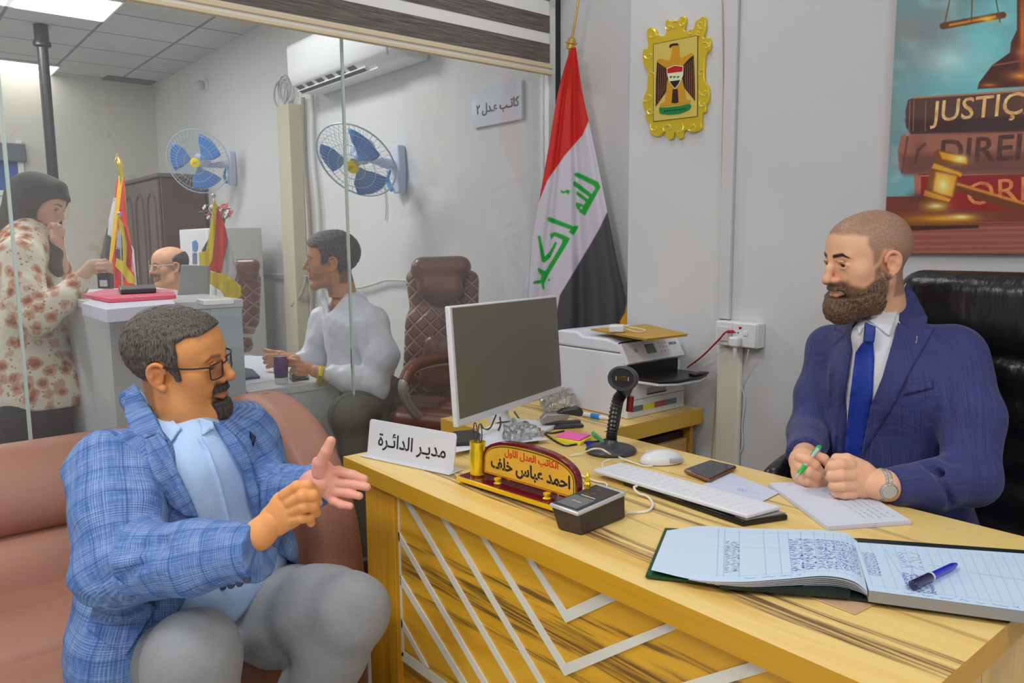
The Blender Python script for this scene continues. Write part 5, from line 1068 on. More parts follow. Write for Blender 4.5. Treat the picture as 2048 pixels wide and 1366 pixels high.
# dispenser, grey cabinet, flowers
t = thing('water_dispenser', (-6.03, 1.95, 0), 'white appliance with a blue badge standing in front of the grey cabinet', 'dispenser')
MB().box(-6.36, -5.71, 1.90, 2.0, 0, 1.42).build('body', WP, t, bevel=.012, seg=3)
def pxbox(mb, px, y, th, mi=0): return yplane_prism(mb, px, y, th, mi)
pxbox(MB(), [(384, 484), (391, 480), (395, 486), (395, 498), (391, 504), (385, 502)], 1.896, .004).build('blue_badge', mat('badge_blue', (70, 130, 190), .4), t)
pxbox(MB(), [(385, 506), (393, 506), (393, 528), (385, 528)], 1.896, .004).build('blue_marking', mat('badge_blue2', (80, 110, 150), .4), t)
o = MB().box(-6.34, -5.70, 2.01, 2.30, 0, 1.425).build('metal_cabinet', mat('cabinet_grey', (182, 182, 182), .5), bevel=.006); tag(o, 'plain grey metal cabinet behind the white appliance, with flowers on top', 'cabinet')
fv = P(438, 455, x=-5.9); vt = thing('flower_pot', (fv[0], fv[1], 1.425), 'small dark pot of pink and white artificial flowers on the grey cabinet', 'flowers')
MB().lathe([(.035, 0), (.05, .07), (.046, .07), (.03, .01)], 16, 0, Matrix.Translation((fv[0], fv[1], 1.4255))).build('pot', mat('pot_dark', (72, 48, 44), .5), vt, smooth=True)
r_ = np.random.default_rng(11); lf = MB(); fl_ = [MB(), MB()]
for k in range(34):
    a = r_.uniform(0, 6.28); e = r_.uniform(.2, 1.3); R_ = r_.uniform(.07, .14); c_ = V3(fv[0]+R_*math.cos(a)*math.cos(e), fv[1]+R_*math.sin(a)*math.cos(e), 1.49+R_*math.sin(e))
    lf.tube([(fv[0], fv[1], 1.47), c_], .002, 5)
    if k % 3 == 0: lf.ball(c_, .018, 8, 0, (1, 1, .3))
    else:
        for j in range(5): b = j*1.257; fl_[k % 2].ball(c_+V3(.014*math.cos(b), .008*math.sin(b), .012*math.sin(b)), .010, 8, 0, (1, .6, 1))
lf.build('stems', mat('leaf_green', (96, 120, 80), .6), vt, smooth=True)
tag(fl_[0].build('pink_petals', mat('petal_pink', (232, 96, 120), .6), vt, smooth=True), kind='stuff'); tag(fl_[1].build('white_petals', mat('petal_white', (236, 222, 222), .6), vt, smooth=True), kind='stuff')
# wall fans
FBL = mat('fan_blue', (60, 128, 205), .35); FWH = mat('fan_pale', (196, 208, 232), .35); FYL = mat('fan_yellow', (240, 216, 20), .35); FCG = mat('fan_wire', (176, 192, 210), .35)
def fan(c, n, R, mt, label):
    n = n/np.linalg.norm(n); M = frame(c, np.cross((0, 0, 1), n), z=n); t = thing('wall_fan', tuple(c), label, 'fan', 'blue wall fans')
    g = MB(M); prof = [(.16, .052), (.45, .060), (.75, .045), (.93, .015), (1, 0), (.95, -.02), (.7, -.045), (.35, -.05)]
    for k in range(44):
        a = 2*math.pi*k/44; g.tube([(R*r_*math.cos(a), R*r_*math.sin(a), z_*R/.225) for r_, z_ in prof], .0010, 4)
    for r_, z_, w in ((1, 0, .005), (.6, .055, .002), (.35, .058, .002), (.85, .032, .0018)): g.tube([(R*r_*math.cos(a), R*r_*math.sin(a), z_) for a in np.linspace(0, 2*math.pi, 41)[:-1]], w, 6, closed=True)
    g.build('cage', FCG, t, smooth=True)
    for k in range(3):
        b = MB(M); a0 = 2*math.pi*k/3+.6; rows_ = []
        for u in np.linspace(.16, .86, 9):
            hw = .62*math.sin(min(1, (u-.05)/.5)*1.4)*(1-.25*max(0, u-.6)); rows_.append([(R*u*math.cos(a0+s*hw+.25*u), R*u*math.sin(a0+s*hw+.25*u), .012-.02*s*(.4+u)+.004) for s in np.linspace(-1, 1, 9)])
        loft(rows_, 0, b, closed=False); b.build('blade', FBL, t, smooth=True, solid=.003)
    MB(M).lathe([(.0, .064), (.028, .066), (.040, .060), (.042, .052), (.038, .048)], 24, cap=False).build('centre_cap', FYL, t, smooth=True)
    MB(M).tube([(-.018, -.014, .067), (-.002, .012, .067), (.006, -.004, .067), (.02, .014, .067)], .003, 6).build('cap_mark', mat('cap_mark', (210, 170, 20), .4), t, smooth=True)
    MB(M).lathe([(.03, .02), (.036, -.03), (.06, -.05), (.064, -.11), (.05, -.15), (.02, -.165)], 20).build('motor', FWH, t, smooth=True)
    e = np.array(M @ Vector((0, 0, -.12))); w_ = V3(mt[0], YB-.02, mt[1])
    MB().tube(bez([e, e+V3(.0, .02, -.05), w_+V3(-.02, -.06, .02), w_+V3(0, 0, .02)], 6), [.022]*10+[.03]*9, 12).build('arm', FWH, t, smooth=True)
    yplane = MB(); pr_ = [(mt[0]-.03, mt[1]+.13), (mt[0]+.03, mt[1]+.13), (mt[0]+.045, mt[1]), (mt[0]+.035, mt[1]-.15), (mt[0]-.035, mt[1]-.15), (mt[0]-.045, mt[1])]
    vs = [(x, YB-.001, z_) for x, z_ in pr_]+[(x, YB-.055, z_) for x, z_ in pr_]; yplane.add(vs, [tuple(range(6)), tuple(range(6, 12))[::-1]]+[((i+1) % 6, i, 6+i, 6+(i+1) % 6) for i in range(6)]); yplane.build('wall_bracket', FWH, t, bevel=.012, seg=3, weld=True)
    MB().tube(bez([(mt[0]-.05, YB-.06, mt[1]-.01), (mt[0]-.065, YB-.07, mt[1]-.07), (mt[0]-.02, YB-.07, mt[1]-.135)], 6), [.010]*6+[.014]*6+[.008], 8).build('blue_handle', mat('fan_cyan', (24, 150, 226), .3), t, smooth=True)
m1 = P(792, 335, y=YB-.05); fan(P(712, 322, y=2.12), -fw*.62-.30*rt-.72*up, .235, (m1[0], m1[2]), 'blue bladed wall fan with a yellow centre, below the air conditioner')
m2 = P(458, 334, y=YB-.05); fan(P(396, 323, y=2.16), -fw*.9-.05*rt-.40*up, .26, (m2[0], m2[2]), 'blue bladed wall fan with a yellow centre, above the dark wardrobe')
# air conditioner
ac = thing('air_conditioner', (-4.32, 2.36, 2.29), 'long white split air conditioner high on the wall behind the glass', 'air conditioner')
pf_ = [(2.475, 2.30), (2.33, 2.295), (2.26, 2.34), (2.235, 2.40), (2.232, 2.58), (2.27, 2.605), (2.475, 2.61)]
m_ = MB(); n = len(pf_); m_.add([(-4.98, y, z_) for y, z_ in pf_]+[(-3.67, y, z_) for y, z_ in pf_], [tuple(range(n))[::-1], tuple(range(n, 2*n))]+[(i, (i+1) % n, n+(i+1) % n, n+i) for i in range(n)]); m_.build('casing', WP, ac, bevel=.012, seg=3, weld=True)
fa = frame((-4.96, 2.327, 2.2935), (1, 0, 0), (0, -.07, .045)); VD = mat('vent_dark', (86, 84, 84), .6)
MB(fa).box(.0, .86, .004, .030, -.004, .001).build('outlet', VD, ac)
for k in range(6): MB(fa).box(.02+k*.14, .10+k*.14, .036, .064, -.004, .0015).build('vent', VD, ac)
MB(fa).box(-.01, 1.0, .0, .004, -.002, .012).box(-.01, .9, .031, .035, -.002, .010).build('louver', WP, ac, bevel=.001)
MB().box(-3.72, -3.70, 2.231, 2.234, 2.30, 2.60).build('end_seam', mat('gap_grey', (120, 120, 122), .6), ac)
lp = MB(); cc = P(568, 176, y=2.44)
for k, (R_, dx) in enumerate(((.085, 0), (.075, .04), (.095, -.02))): lp.tube([cc+V3(dx+R_*1.2*math.cos(a), -.01*k, R_*math.sin(a)-.02*k) for a in np.linspace(0, 2*math.pi, 25)[:-1]], .007, 6, closed=True)
tag(lp.build('cable_coil', mat('pipe_grey', (176, 178, 180), .5), smooth=True), 'coiled grey cables hanging at the end of the air conditioner', 'cable')
xa, xb = P(582, 300, y=YB)[0], P(606, 300, y=YB)[0]
tag(MB().box(xa, xb, YB-.10, YB-.001, 0, 2.29).build('pipe_boxing', mat('boxing_beige', (196, 190, 168), .7), bevel=.006), 'beige vertical pipe casing running down the wall under the air conditioner', 'pipe casing')
for dx, c_, lb in ((.10, (150, 142, 128), 'brown drain pipe running down beside the beige pipe casing'), (.24, (202, 202, 200), 'pale pipe running down the wall to the right of the brown one')):
    tag(MB().tube(bez([(xb+dx, YB-.03, 2.32), (xb+dx-.02, YB-.03, 1.9), (xb+dx+.03, YB-.03, 1.4), (xb+dx, YB-.03, .1)], 8), .016, 8).build('drain_pipe', mat('pipe%d' % int(dx*100), c_, .5), smooth=True), lb, 'pipe')
sg = thing('door_sign', (-3.08, YB, 1.9), 'small white wall plate with black Arabic words on the wall of the next office', 'sign')
sx0, sx1 = P(944, 245, y=YB-.02)[0], P(1043, 235, y=YB-.02)[0]
MB(frame((sx0, YB-.010, 1.885), (1, 0, 0), (0, -.0, 1))).prism(rrect(0, sx1-sx0, 0, .185, .012), -.008, .008).build('plate', mat('sign_plate', (206, 212, 226), .12, coat=.6), sg, bevel=.002)
MB(frame((sx0, YB-.0195, 1.885), (1, 0, 0), (0, 0, 1))).text(arab('كاتـب عـدل ٢'), Matrix.Translation(((sx1-sx0)*.52, .085, 0)), .062, 0, .0004, bold=.001).build('lettering', BLK, sg)
wc = mat('wire_white', (200, 200, 196), .5)
tag(MB().tube(bez([P(505, 547, y=YB-.03), P(560, 550, y=YB-.03), P(612, 553, y=YB-.03), P(700, 575, y=YB-.03), P(745, 569, y=YB-.03), P(775, 560, y=YB-.03), P(830, 562, y=YB-.03)], 8), .009, 8).build('wall_cable', wc, smooth=True), 'white cable sagging along the wall behind the man in the white shirt', 'cable')
tag(MB().tube(bez([P(612, 552, y=YB-.05), P(608, 575, y=YB-.06), P(598, 596, y=YB-.08), P(583, 612, y=YB-.1)], 8), [.012]*24+[.008], 8).build('hanging_hose', mat('hose_grey', (170, 168, 158), .5), smooth=True), 'short curved grey hose hanging from the wall cable', 'hose')
tag(MB().tube(bez([P(768, 372, y=YB-.01), P(772, 410, y=YB-.01), P(771, 440, y=YB-.01)], 6), .004, 6).build('fan_cord', wc, smooth=True), 'thin cord hanging below the nearer wall fan', 'cord')
# ------------------------------------------------------------------ white counter and desk
CW = mat('counter_white', (206, 212, 214), .35); CXF = -2.84; CZT = 1.10
ct = thing('reception_counter', (-3.2, .8, 0), 'tall white reception counter the woman is leaning on', 'counter')
MB().box(CXF-.03, CXF, .605, .94, 0, CZT-.03).build('front_panel', CW, ct, bevel=.002)
MB().box(CXF-.04, CXF+.004, .94, 1.055, 0, CZT-.03).build('corner_post', mat('counter_cool', (190, 206, 214), .35), ct, bevel=.003); MB().box(-3.9, CXF-.04, 1.03, 1.055, 0, CZT-.03).build('side_panel', CW, ct)
MB().box(-3.95, CXF-.03, .605, .63, 0, CZT-.03).build('side_panel', CW, ct); MB().box(-4.0, CXF+.006, .60, 1.06, CZT-.03, CZT).build('counter_top', mat('counter_top_white', (216, 220, 222), .25), ct, bevel=.003)
d3 = thing('white_desk', (-3.3, 1.25, 0), 'low white desk where the man in the white shirt is working', 'desk')
MB().box(-3.80, CXF+.004, 1.062, 1.445, .72, .75).build('desk_top', mat('counter_top_white', (216, 220, 222), .25), d3, bevel=.002); MB().box(CXF-.025, CXF, 1.062, 1.44, 0, .72).build('front_panel', CW, d3); MB().box(-3.75, CXF-.03, 1.42, 1.44, .0, .72).build('side_panel', CW, d3)
def slabz(name, px, z0, z1, m_, label, cat, **k): return slab(name, px, z0, z1, m_, label, cat, **k)
slabz('file_stack', [(163, 606), (212, 619), (350, 607), (342, 592), (200, 592)], CZT+.001, CZT+.036, mat('paper_stack', (206, 208, 222), .8), 'thick stack of white papers on the tall counter', 'papers')
slabz('pink_folder', [(166, 588), (218, 598), (352, 590), (345, 578), (210, 578)], CZT+.037, CZT+.048, mat('folder_pink', (222, 96, 120), .6), 'pink folder lying on top of the stack of papers', 'folder')
slabz('tablet', [(236, 572), (241, 579), (312, 576), (310, 568)], CZT+.049, CZT+.064, mat('tablet_black', (60, 62, 68), .3), 'dark tablet lying on the pink folder', 'tablet', bevel=.003)
hc = P(378, 600, t=3.25); pl_ = [P(352, 604, t=3.1), P(414, 603, t=3.2), P(416, 531, t=3.25), P(362, 529, t=3.15)]
t = thing('desktop_panel', tuple(hc), 'grey back of a small screen standing on the tall counter beside the bald man', 'screen')
hexa(MB(), pl_, [p+fw*.03 for p in pl_]).build('back_shell', mat('screen_grey', (166, 168, 168), .4), t, bevel=.004, weld=True)
sq = P(208, 560, t=3.05); t = thing('self_inking_stamp', tuple(sq), 'black self inking stamp in the hand of the woman', 'stamp')
q4_ = [P(*p, t=2.95) for p in ((195, 577), (220, 577), (219, 545), (193, 545))]; hexa(MB(), q4_, [p+fw*.035 for p in q4_]).build('stamp_frame', mat('stamp_black', (34, 34, 36), .3), t, bevel=.004, weld=True)
q5 = [P(*p, t=2.948) for p in ((200, 573), (215, 573), (214, 560), (199, 560))]; hexa(MB(), q5, [p+fw*.003 for p in q5]).build('stamp_window', mat('stamp_pale', (206, 206, 200), .4), t, weld=True)
def clothpoly(name, poly, t0, rip, m_, parent, step=4, seed=0):
    n = len(poly); b = []
    for i in range(n):
        a = np.array(poly[i], float); c = np.array(poly[(i+1) % n], float); k = max(1, int(np.linalg.norm(c-a)/step)); b += [tuple(a+(c-a)*j/k) for j in range(k)]
    pb = np.array(b); gx_, gy_ = np.meshgrid(np.arange(pb[:, 0].min(), pb[:, 0].max(), step), np.arange(pb[:, 1].min(), pb[:, 1].max(), step)); d = poly_sd(gx_, gy_, poly)
    co = [Vector(p) for p in b+[(x, y) for x, y in zip(gx_[d < -step*.5], gy_[d < -step*.5])]]
    vo, eo, fo, *_ = delaunay_2d_cdt(co, [(i, (i+1) % len(b)) for i in range(len(b))], [], 1, 1e-4)
    m = MB(); m.v = [tuple(P(v.x, v.y, t=t0+rip*math.sin(v.x*.35+seed)+rip*.6*math.sin(v.x*.17+v.y*.05))) for v in vo]; m.f = [tuple(f) for f in fo]; m.m = [0]*len(m.f); return m.build(name, m_, parent, smooth=True, weld=True, solid=.004)
FR = mat('flag_red', (224, 52, 44), .7); FW_ = mat('flag_white', (206, 206, 212), .7); FK = mat('flag_black', (84, 84, 86), .7); FG = mat('fringe_yellow', (240, 210, 20), .7, bump=.5, bscale=260); STL = mat('steel', (190, 192, 196), .25, metal=.8)
f2 = thing('desk_flag', tuple(P(430, 608, z=CZT)), 'small red white and black flag with thick yellow fringe standing on the counter edge', 'flag'); T2 = 3.3
MB().box(*sorted((P(418, 610, z=CZT)[0]-.04, P(418, 610, z=CZT)[0]+.04)), P(436, 610, z=CZT)[1]-.05, P(436, 610, z=CZT)[1]+.05, CZT+.001, CZT+.02).build('base', WP, f2, bevel=.003)
MB().tube([P(432, 607, t=T2), P(427, 392, t=T2)], .004, 8).ball(P(427, 392, t=T2), .010, 10).build('pole', STL, f2, smooth=True)
clothpoly('black_stripe', [(419, 474), (434, 472), (428, 515), (405, 508), (404, 500)], T2+.012, .004, FK, f2); clothpoly('white_stripe', [(446, 440), (460, 490), (474, 545), (470, 560), (440, 552), (440, 480)], T2+.010, .006, FW_, f2)
clothpoly('red_stripe', [(430, 405), (438, 420), (450, 455), (455, 480), (449, 510), (441, 547), (418, 540), (424, 480)], T2, .006, FR, f2)
clothpoly('fringe', [(428, 398), (434, 412), (430, 470), (424, 520), (415, 542), (450, 548), (470, 562), (481, 572), (482, 592), (470, 601), (455, 598), (440, 580), (412, 562), (406, 540), (399, 530), (398, 505), (412, 502), (420, 460)], T2-.012, .006, FG, f2)
f3 = thing('desk_flag', tuple(P(246, 590, z=CZT)), 'small red flag with yellow fringe between the woman and the bald man', 'flag'); T3 = 3.5
MB().tube([P(246, 590, t=T3), P(239, 428, t=T3)], .004, 8).ball(P(239, 428, t=T3), .010, 10).build('pole', STL, f3, smooth=True)
clothpoly('red_stripe', [(239, 440), (252, 455), (264, 500), (262, 530), (250, 560), (236, 562), (222, 562), (225, 520), (232, 480)], T3+.01, .006, FR, f3); clothpoly('white_stripe', [(236, 455), (246, 480), (246, 500), (232, 498)], T3+.004, .003, FW_, f3); clothpoly('black_stripe', [(233, 494), (246, 497), (250, 530), (232, 525)], T3+.004, .003, FK, f3)
clothpoly('fringe', [(238, 432), (246, 450), (254, 490), (252, 530), (262, 545), (272, 560), (270, 568), (256, 566), (244, 545), (230, 532), (233, 516), (246, 522), (246, 480), (238, 450)], T3-.008, .004, FG, f3)
f4 = thing('standing_flag', tuple(P(240, 560, t=5.0)*V3(1, 1, 0)), 'red white and black flag with gold trim on a gold topped pole beside the wardrobe', 'flag'); T4 = 5.0
fp0, fp1 = P(244, 352, t=T4), P(238, 318, t=T4); MB().tube([V3(fp0[0], fp0[1], .0), fp0, fp1], .014, 10).build('pole', BR2, f4, smooth=True)
MB().tube([P(240, 345, t=T4), P(241, 335, t=T4), P(237, 322, t=T4), P(235, 307, t=T4)], [.012, .022, .026, .003], 10).build('finial', MATS['finial_gold'], f4, smooth=True)
clothpoly('black_stripe', [(214, 455), (228, 460), (224, 530), (222, 575), (204, 575), (200, 520)], T4+.03, .01, FK, f4); clothpoly('white_stripe', [(228, 395), (236, 392), (230, 480), (215, 470), (218, 440)], T4+.02, .01, FW_, f4); clothpoly('red_stripe', [(234, 360), (240, 352), (238, 400), (228, 402)], T4+.02, .01, FR, f4)
clothpoly('red_fold', [(240, 350), (248, 352), (250, 400), (254, 440), (262, 490), (270, 560), (266, 590), (222, 590), (226, 500), (234, 420)], T4+.01, .012, FR, f4); clothpoly('white_fold', [(263, 490), (268, 500), (274, 575), (266, 585)], T4+.008, .006, FW_, f4)
clothpoly('gold_trim', [(238, 352), (246, 354), (241, 400), (232, 480), (224, 545), (216, 540), (224, 470), (232, 400)], T4-.004, .006, mat('trim_gold', (244, 190, 20), .6), f4)
# things on the white desk
t = thing('date_stamp', tuple(P(563, 768, z=.75)), 'purple and clear round stamp standing on the near edge of the low white desk', 'stamp')
sb_ = P(563, 766, z=.751); MB().lathe([(.026, 0), (.026, .022), (.024, .03)], 24, 0, Matrix.Translation(tuple(sb_))).build('clear_foot', mat('stamp_clear', (206, 214, 222), .15), t, smooth=True); MB().lathe([(.0262, .024), (.0262, .040)], 24, 0, Matrix.Translation(tuple(sb_))).build('band', mat('stamp_band', (60, 50, 80), .4), t, smooth=True)
MB().lathe([(.028, .040), (.028, .100), (.024, .108), (.001, .110)], 24, 0, Matrix.Translation(tuple(sb_))).build('grip', mat('stamp_purple', (88, 20, 110), .3, coat=.5), t, smooth=True)
slabz('mobile_phone', [(578, 754), (584, 758), (618, 755), (616, 747), (584, 748)], .7515, .760, mat('phone_dark', (46, 48, 54), .2), 'dark phone lying behind the purple stamp', 'phone', bevel=.003)
slabz('stapler', [(578, 742), (584, 748), (612, 738), (610, 726), (592, 728)], .7515, .785, mat('stapler_black', (50, 52, 56), .3), 'black stapler at the fingertips of the man in the white shirt', 'stapler', bevel=.008)
slabz('document', [(484, 770), (560, 758), (545, 735), (600, 722), (560, 712), (490, 712)], .7503, .7515, PAP, 'white papers spread on the low white desk', 'papers'); slabz('notebook', [(482, 756), (520, 752), (505, 738), (482, 734)], .752, .762, mat('note_navy', (60, 84, 120), .5), 'dark blue notebook lying on the papers of the low white desk', 'notebook')
# quilted office chairs
def quilt(nt, N, L, b):
    b.inputs['Base Color'].default_value = s2l((128, 84, 74)); v = nmap(N, L, (1, 1, 1), (0, 0, 0)); s_ = N.new('ShaderNodeSeparateXYZ'); L.new(v, s_.inputs[0]); u = mth(N, L, 'ADD', mth(N, L, 'MULTIPLY', s_.outputs[0], .7), mth(N, L, 'MULTIPLY', s_.outputs[1], .7))
    a = mth(N, L, 'PINGPONG', mth(N, L, 'ADD', u, s_.outputs[2]), .035); c = mth(N, L, 'PINGPONG', mth(N, L, 'SUBTRACT', u, s_.outputs[2]), .035)
    h_ = smooth(N, L, mth(N, L, 'MINIMUM', a, c), 0, .012); L.new(mixc(N, L, h_, (190, 150, 138), (124, 80, 70)), b.inputs['Base Color']); bp = N.new('ShaderNodeBump'); bp.inputs['Distance'].default_value = .01; L.new(h_, bp.inputs['Height']); L.new(bp.outputs[0], b.inputs['Normal'])
QL = ramp_mat('quilted_leather', .4, quilt); BL_ = mat('brown_smooth_leather', (112, 70, 60), .32, var=.05)
def bchair(base, T, label, parts, arm=None):
    t = thing('office_chair', tuple(base), label, 'chair')
    for name, m_, prims, k in parts:
        pts = [p for pr_ in prims for p in (P(*pr_[0], t=pr_[4]), P(*pr_[1], t=pr_[4]))]; R_ = max(max(pr_[2], pr_[3]) for pr_ in prims)*T/F+.03
        C_ = Clay(np.min(pts, 0)-R_, np.max(pts, 0)+R_, .009)
        for a, b, ra, rb, tt in prims: C_.cone(P(*a, t=tt), P(*b, t=tt), ra*T/F, rb*T/F, k)
        v, q_ = C_.mesh(); mesh_obj(name, v, q_, m_, t)
    if arm: MB().tube(bez([P(x, y, t=tt) for x, y, tt in arm], 8), .019, 10).build('arm_frame', mat('arm_silver', (178, 178, 168), .35, metal=.4), t, smooth=True); MB().tube(bez([P(x+2, y-7, t=tt) for x, y, tt in arm[:4]], 8), .024, 10).build('arm_pad', BL_, t, smooth=True)
    MB().tube([V3(base[0], base[1], .06), V3(base[0], base[1], .42)], .03, 10).build('gas_column', BLK, t, smooth=True)
    for k in range(5): a = 1.257*k; MB().tube([V3(base[0], base[1], .08), V3(base[0]+.27*math.cos(a), base[1]+.27*math.sin(a), .04)], [.025, .014], 8).build('leg', BLK, t, smooth=True)
T = 3.5
bchair((-2.92, 2.02, 0), T, 'brown quilted leather office chair with a pale looped armrest behind the white desk', [
    ('backrest', QL, [((838, 560), (852, 660), 26, 26, T), ((938, 560), (930, 700), 20, 26, T), ((852, 660), (850, 780), 30, 34, T-.02), ((930, 700), (900, 790), 28, 30, T-.02), ((828, 640), (826, 740), 14, 18, T-.04), ((880, 560), (880, 790), 34, 40, T+.02)], .05),
    ('headrest', BL_, [((846, 538), (920, 534), 24, 22, T-.07), ((858, 575), (905, 578), 24, 22, T-.075), ((880, 600), (882, 600), 14, 14, T-.07)], .04),
    ('lumbar_pad', BL_, [((868, 690), (862, 760), 20, 24, T-.12), ((900, 690), (888, 760), 16, 20, T-.12)], .03),
    ('seat', BL_, [((800, 836), (900, 846), 24, 24, T-.35), ((830, 815), (920, 822), 24, 24, T-.2)], .04)],
    [(905, 722, T-.25), (860, 728, T-.4), (822, 742, T-.52), (806, 770, T-.55), (812, 800, T-.5), (835, 830, T-.4), (870, 842, T-.3)])
T = 4.2
bchair((-4.15, 1.75, 0), T, 'brown quilted office chair partly hidden by the yellow fringed flag', [
    ('backrest', QL, [((488, 545), (486, 640), 22, 20, T), ((505, 560), (502, 640), 16, 16, T), ((478, 640), (490, 690), 16, 16, T)], .05), ('headrest', BL_, [((480, 532), (508, 530), 14, 12, T-.06), ((486, 550), (505, 552), 13, 12, T-.06)], .04)],
    [(500, 668, T-.1), (488, 668, T-.2), (476, 668, T-.25), (470, 690, T-.2)])
# ================================================================== PEOPLE
def hframe(yaw, pitch, roll):
    f = V3(math.cos(pitch)*math.cos(yaw), math.cos(pitch)*math.sin(yaw), math.sin(pitch)); l = V3(-math.sin(yaw), math.cos(yaw), 0); u = np.cross(f, l)
    return np.stack([l*math.cos(roll)+u*math.sin(roll), f, -l*math.sin(roll)+u*math.cos(roll)], 1)
class Head:
    def __init__(s, o, yaw, pitch, roll, neck, h=.0022, k=1.0, fat=0, nose=1.0, neckr=.058, gaze=(0, 1, 0), ears=True, wide=1.0, nd=0):
        s.o = np.array(o, float); s.R = hframe(yaw, pitch, roll); s.k = k; L = s.L; R = s.R
        C = s.C = Clay(s.o-.155*k, s.o+.155*k, h); E = lambda c, r_, kk=.015, op='u': C.ell(L(*c), np.array(r_)*k*np.array((wide, 1, 1)), R, kk, op)
        B = lambda c, r_, kk=.012, op='u': C.ball(L(*c), r_*k, kk, op)
        K = lambda a, b, ra, rb, kk=.010, op='u': C.cone(L(*a), L(*b), ra*k, rb*k, kk, op)
        E((0, -.018, .038), (.075, .098, .082)); E((0, .034, .040), (.061, .054, .060), .03); E((0, .036, -.030), (.056, .050, .068), .03)
        s.hairbase = None
        for q in (-1, 1):
            K((q*.052, -.004, -.040), (q*.044, .020, -.078), .022, .020, .02); K((q*.044, .020, -.078), (q*.012, .070, -.100), .020, .017, .02)
            E((q*.034, .044, -.030), (.026+fat*.006, .034, .040), .02); B((q*.045, .050, -.008), .019, .02)
            K((q*.040, .070, .029), (q*.012, .083, .027), .0085, .0085, .012)
        B((0, .077, -.100), .017, .018)
        if fat: E((0, .025, -.105), (.050, .050, .030), .03); [E((q*.040, .012, -.078), (.030, .038, .034), .03) for q in (-1, 1)]
        s.cran = C.copy()
        for q in (-1, 1): E((q*.031, .089, .009), (.0165, .0125, .0110), .008, 's')
        n = nose; K((0, .0845, .019), (0, .0875+.009*n, .000), .0078, .0080, .008); K((0, .0875+.009*n, .000), (0, .083+.021*n, -.018-nd), .0080, .0094, .008); B((0, .083+.023*n, -.021-nd), .0110, .008)
        for q in (-1, 1): B((q*.0125, .093, -.027-nd*.6), .0078, .006)
        K((0, .082, -.034), (0, .080, -.050), .012, .014, .012)
        for q in (-1, 1): B((q*.0062, .103, -.034-nd*.8), .0034, .003, 's')
        for q in (-1, 1): K((q*.019, .0985, -.026), (q*.031, .083, -.050), .0022, .0030, .009, 's'); K((q*.020, .094, -.004), (q*.040, .0845, -.013), .0016, .0016, .008, 's')
        up_ = [(-.023, .079, -.0605), (-.010, .0905, -.0555), (0, .0925, -.0570), (.010, .0905, -.0555), (.023, .079, -.0605)]; lo_ = [(-.021, .079, -.0625), (-.009, .0895, -.0670), (.009, .0895, -.0670), (.021, .079, -.0625)]
        C.chain([L(*p) for p in up_], [.003*k, .0042*k, .0038*k, .0042*k, .003*k], .005); C.chain([L(*p) for p in lo_], [.003*k, .0052*k, .0052*k, .003*k], .005)
        C.chain([L(p[0], p[1]+.0045, -.0612) for p in up_], [.0008*k]*5, .003, 's')
        for q in (-1, 1):
            C.chain([L(q*a, b, c) for a, b, c in ((.017, .0815, .0065), (.024, .0865, .0145), (.034, .0855, .0150), (.044, .0775, .008))], [.003*k]*4, .004)
            C.chain([L(q*a, b, c) for a, b, c in ((.017, .0805, .0055), (.026, .0835, .000), (.036, .0815, .000), (.044, .0765, .0065))], [.0026*k]*4, .004)
            if ears:
                E((q*.0775, -.014, -.002), (.0055, .0145, .0235), .006)
                hx = [(.0765, .003, .006), (.081, .000, .021), (.0845, -.012, .0265), (.087, -.025, .018), (.086, -.028, .000), (.083, -.021, -.018), (.079, -.008, -.028), (.076, .000, -.025)]
                C.chain([L(q*a, b, c) for a, b, c in bez(hx, 3)], [.0035*k]*22, .004); C.chain([L(q*a, b, c) for a, b, c in ((.083, -.021, .014), (.085, -.021, -.002), (.081, -.012, -.015))], [.003*k]*3, .006)
                E((q*.0855, -.009, -.003), (.007, .0075, .0115), .004, 's'); B((q*.0785, -.003, -.029), .0070, .006)
        s.neck = np.array(neck, float); C.cone(L(0, -.028, -.055), s.neck, .055*k, neckr, .03)
        s.gaze = V3(*gaze)/np.linalg.norm(gaze)
    def L(s, a, b, c): return s.o+s.k*(s.R @ V3(a, b, c))
    def loc(s, p): return ((np.asarray(p)-s.o) @ s.R)/s.k
    def eyes(s):
        out = []
        for q in (-1, 1):
            mb = MB(); c = s.L(q*.0305, .0705, .0078); g = s.R @ s.gaze; fr = frame((0, 0, 0), np.cross((0, 0, 1), g), z=g); n = 18; sg = 24
            pts = [c+np.array(fr.to_3x3() @ Vector((.0128*s.k*math.sin(math.pi*i/n)*math.cos(2*math.pi*j/sg), .0128*s.k*math.sin(math.pi*i/n)*math.sin(2*math.pi*j/sg), .0128*s.k*math.cos(math.pi*i/n)))) for i in range(n+1) for j in range(sg)]
            qd = [(i*sg+j, (i+1)*sg+j, (i+1)*sg+(j+1) % sg, i*sg+(j+1) % sg) for i in range(n) for j in range(sg)]
            col = [((.01, .01, .01) if i <= 1 else (.045, .022, .012) if i <= 3 else (.02, .012, .01) if i == 4 else (.52, .48, .46)) for i in range(n+1) for j in range(sg)]
            out.append((np.array(pts), np.array(qd), np.array(col)))
        return out
SK1 = dict(base=(236, 164, 100), red=(218, 124, 78), lip=(190, 108, 90)); SK2 = dict(base=(242, 188, 152), red=(222, 146, 118), lip=(190, 116, 104)); SKW = dict(base=(222, 178, 152), red=(214, 150, 128), lip=(196, 120, 112))
def lin3(c): return np.array(s2l(c)[:3])
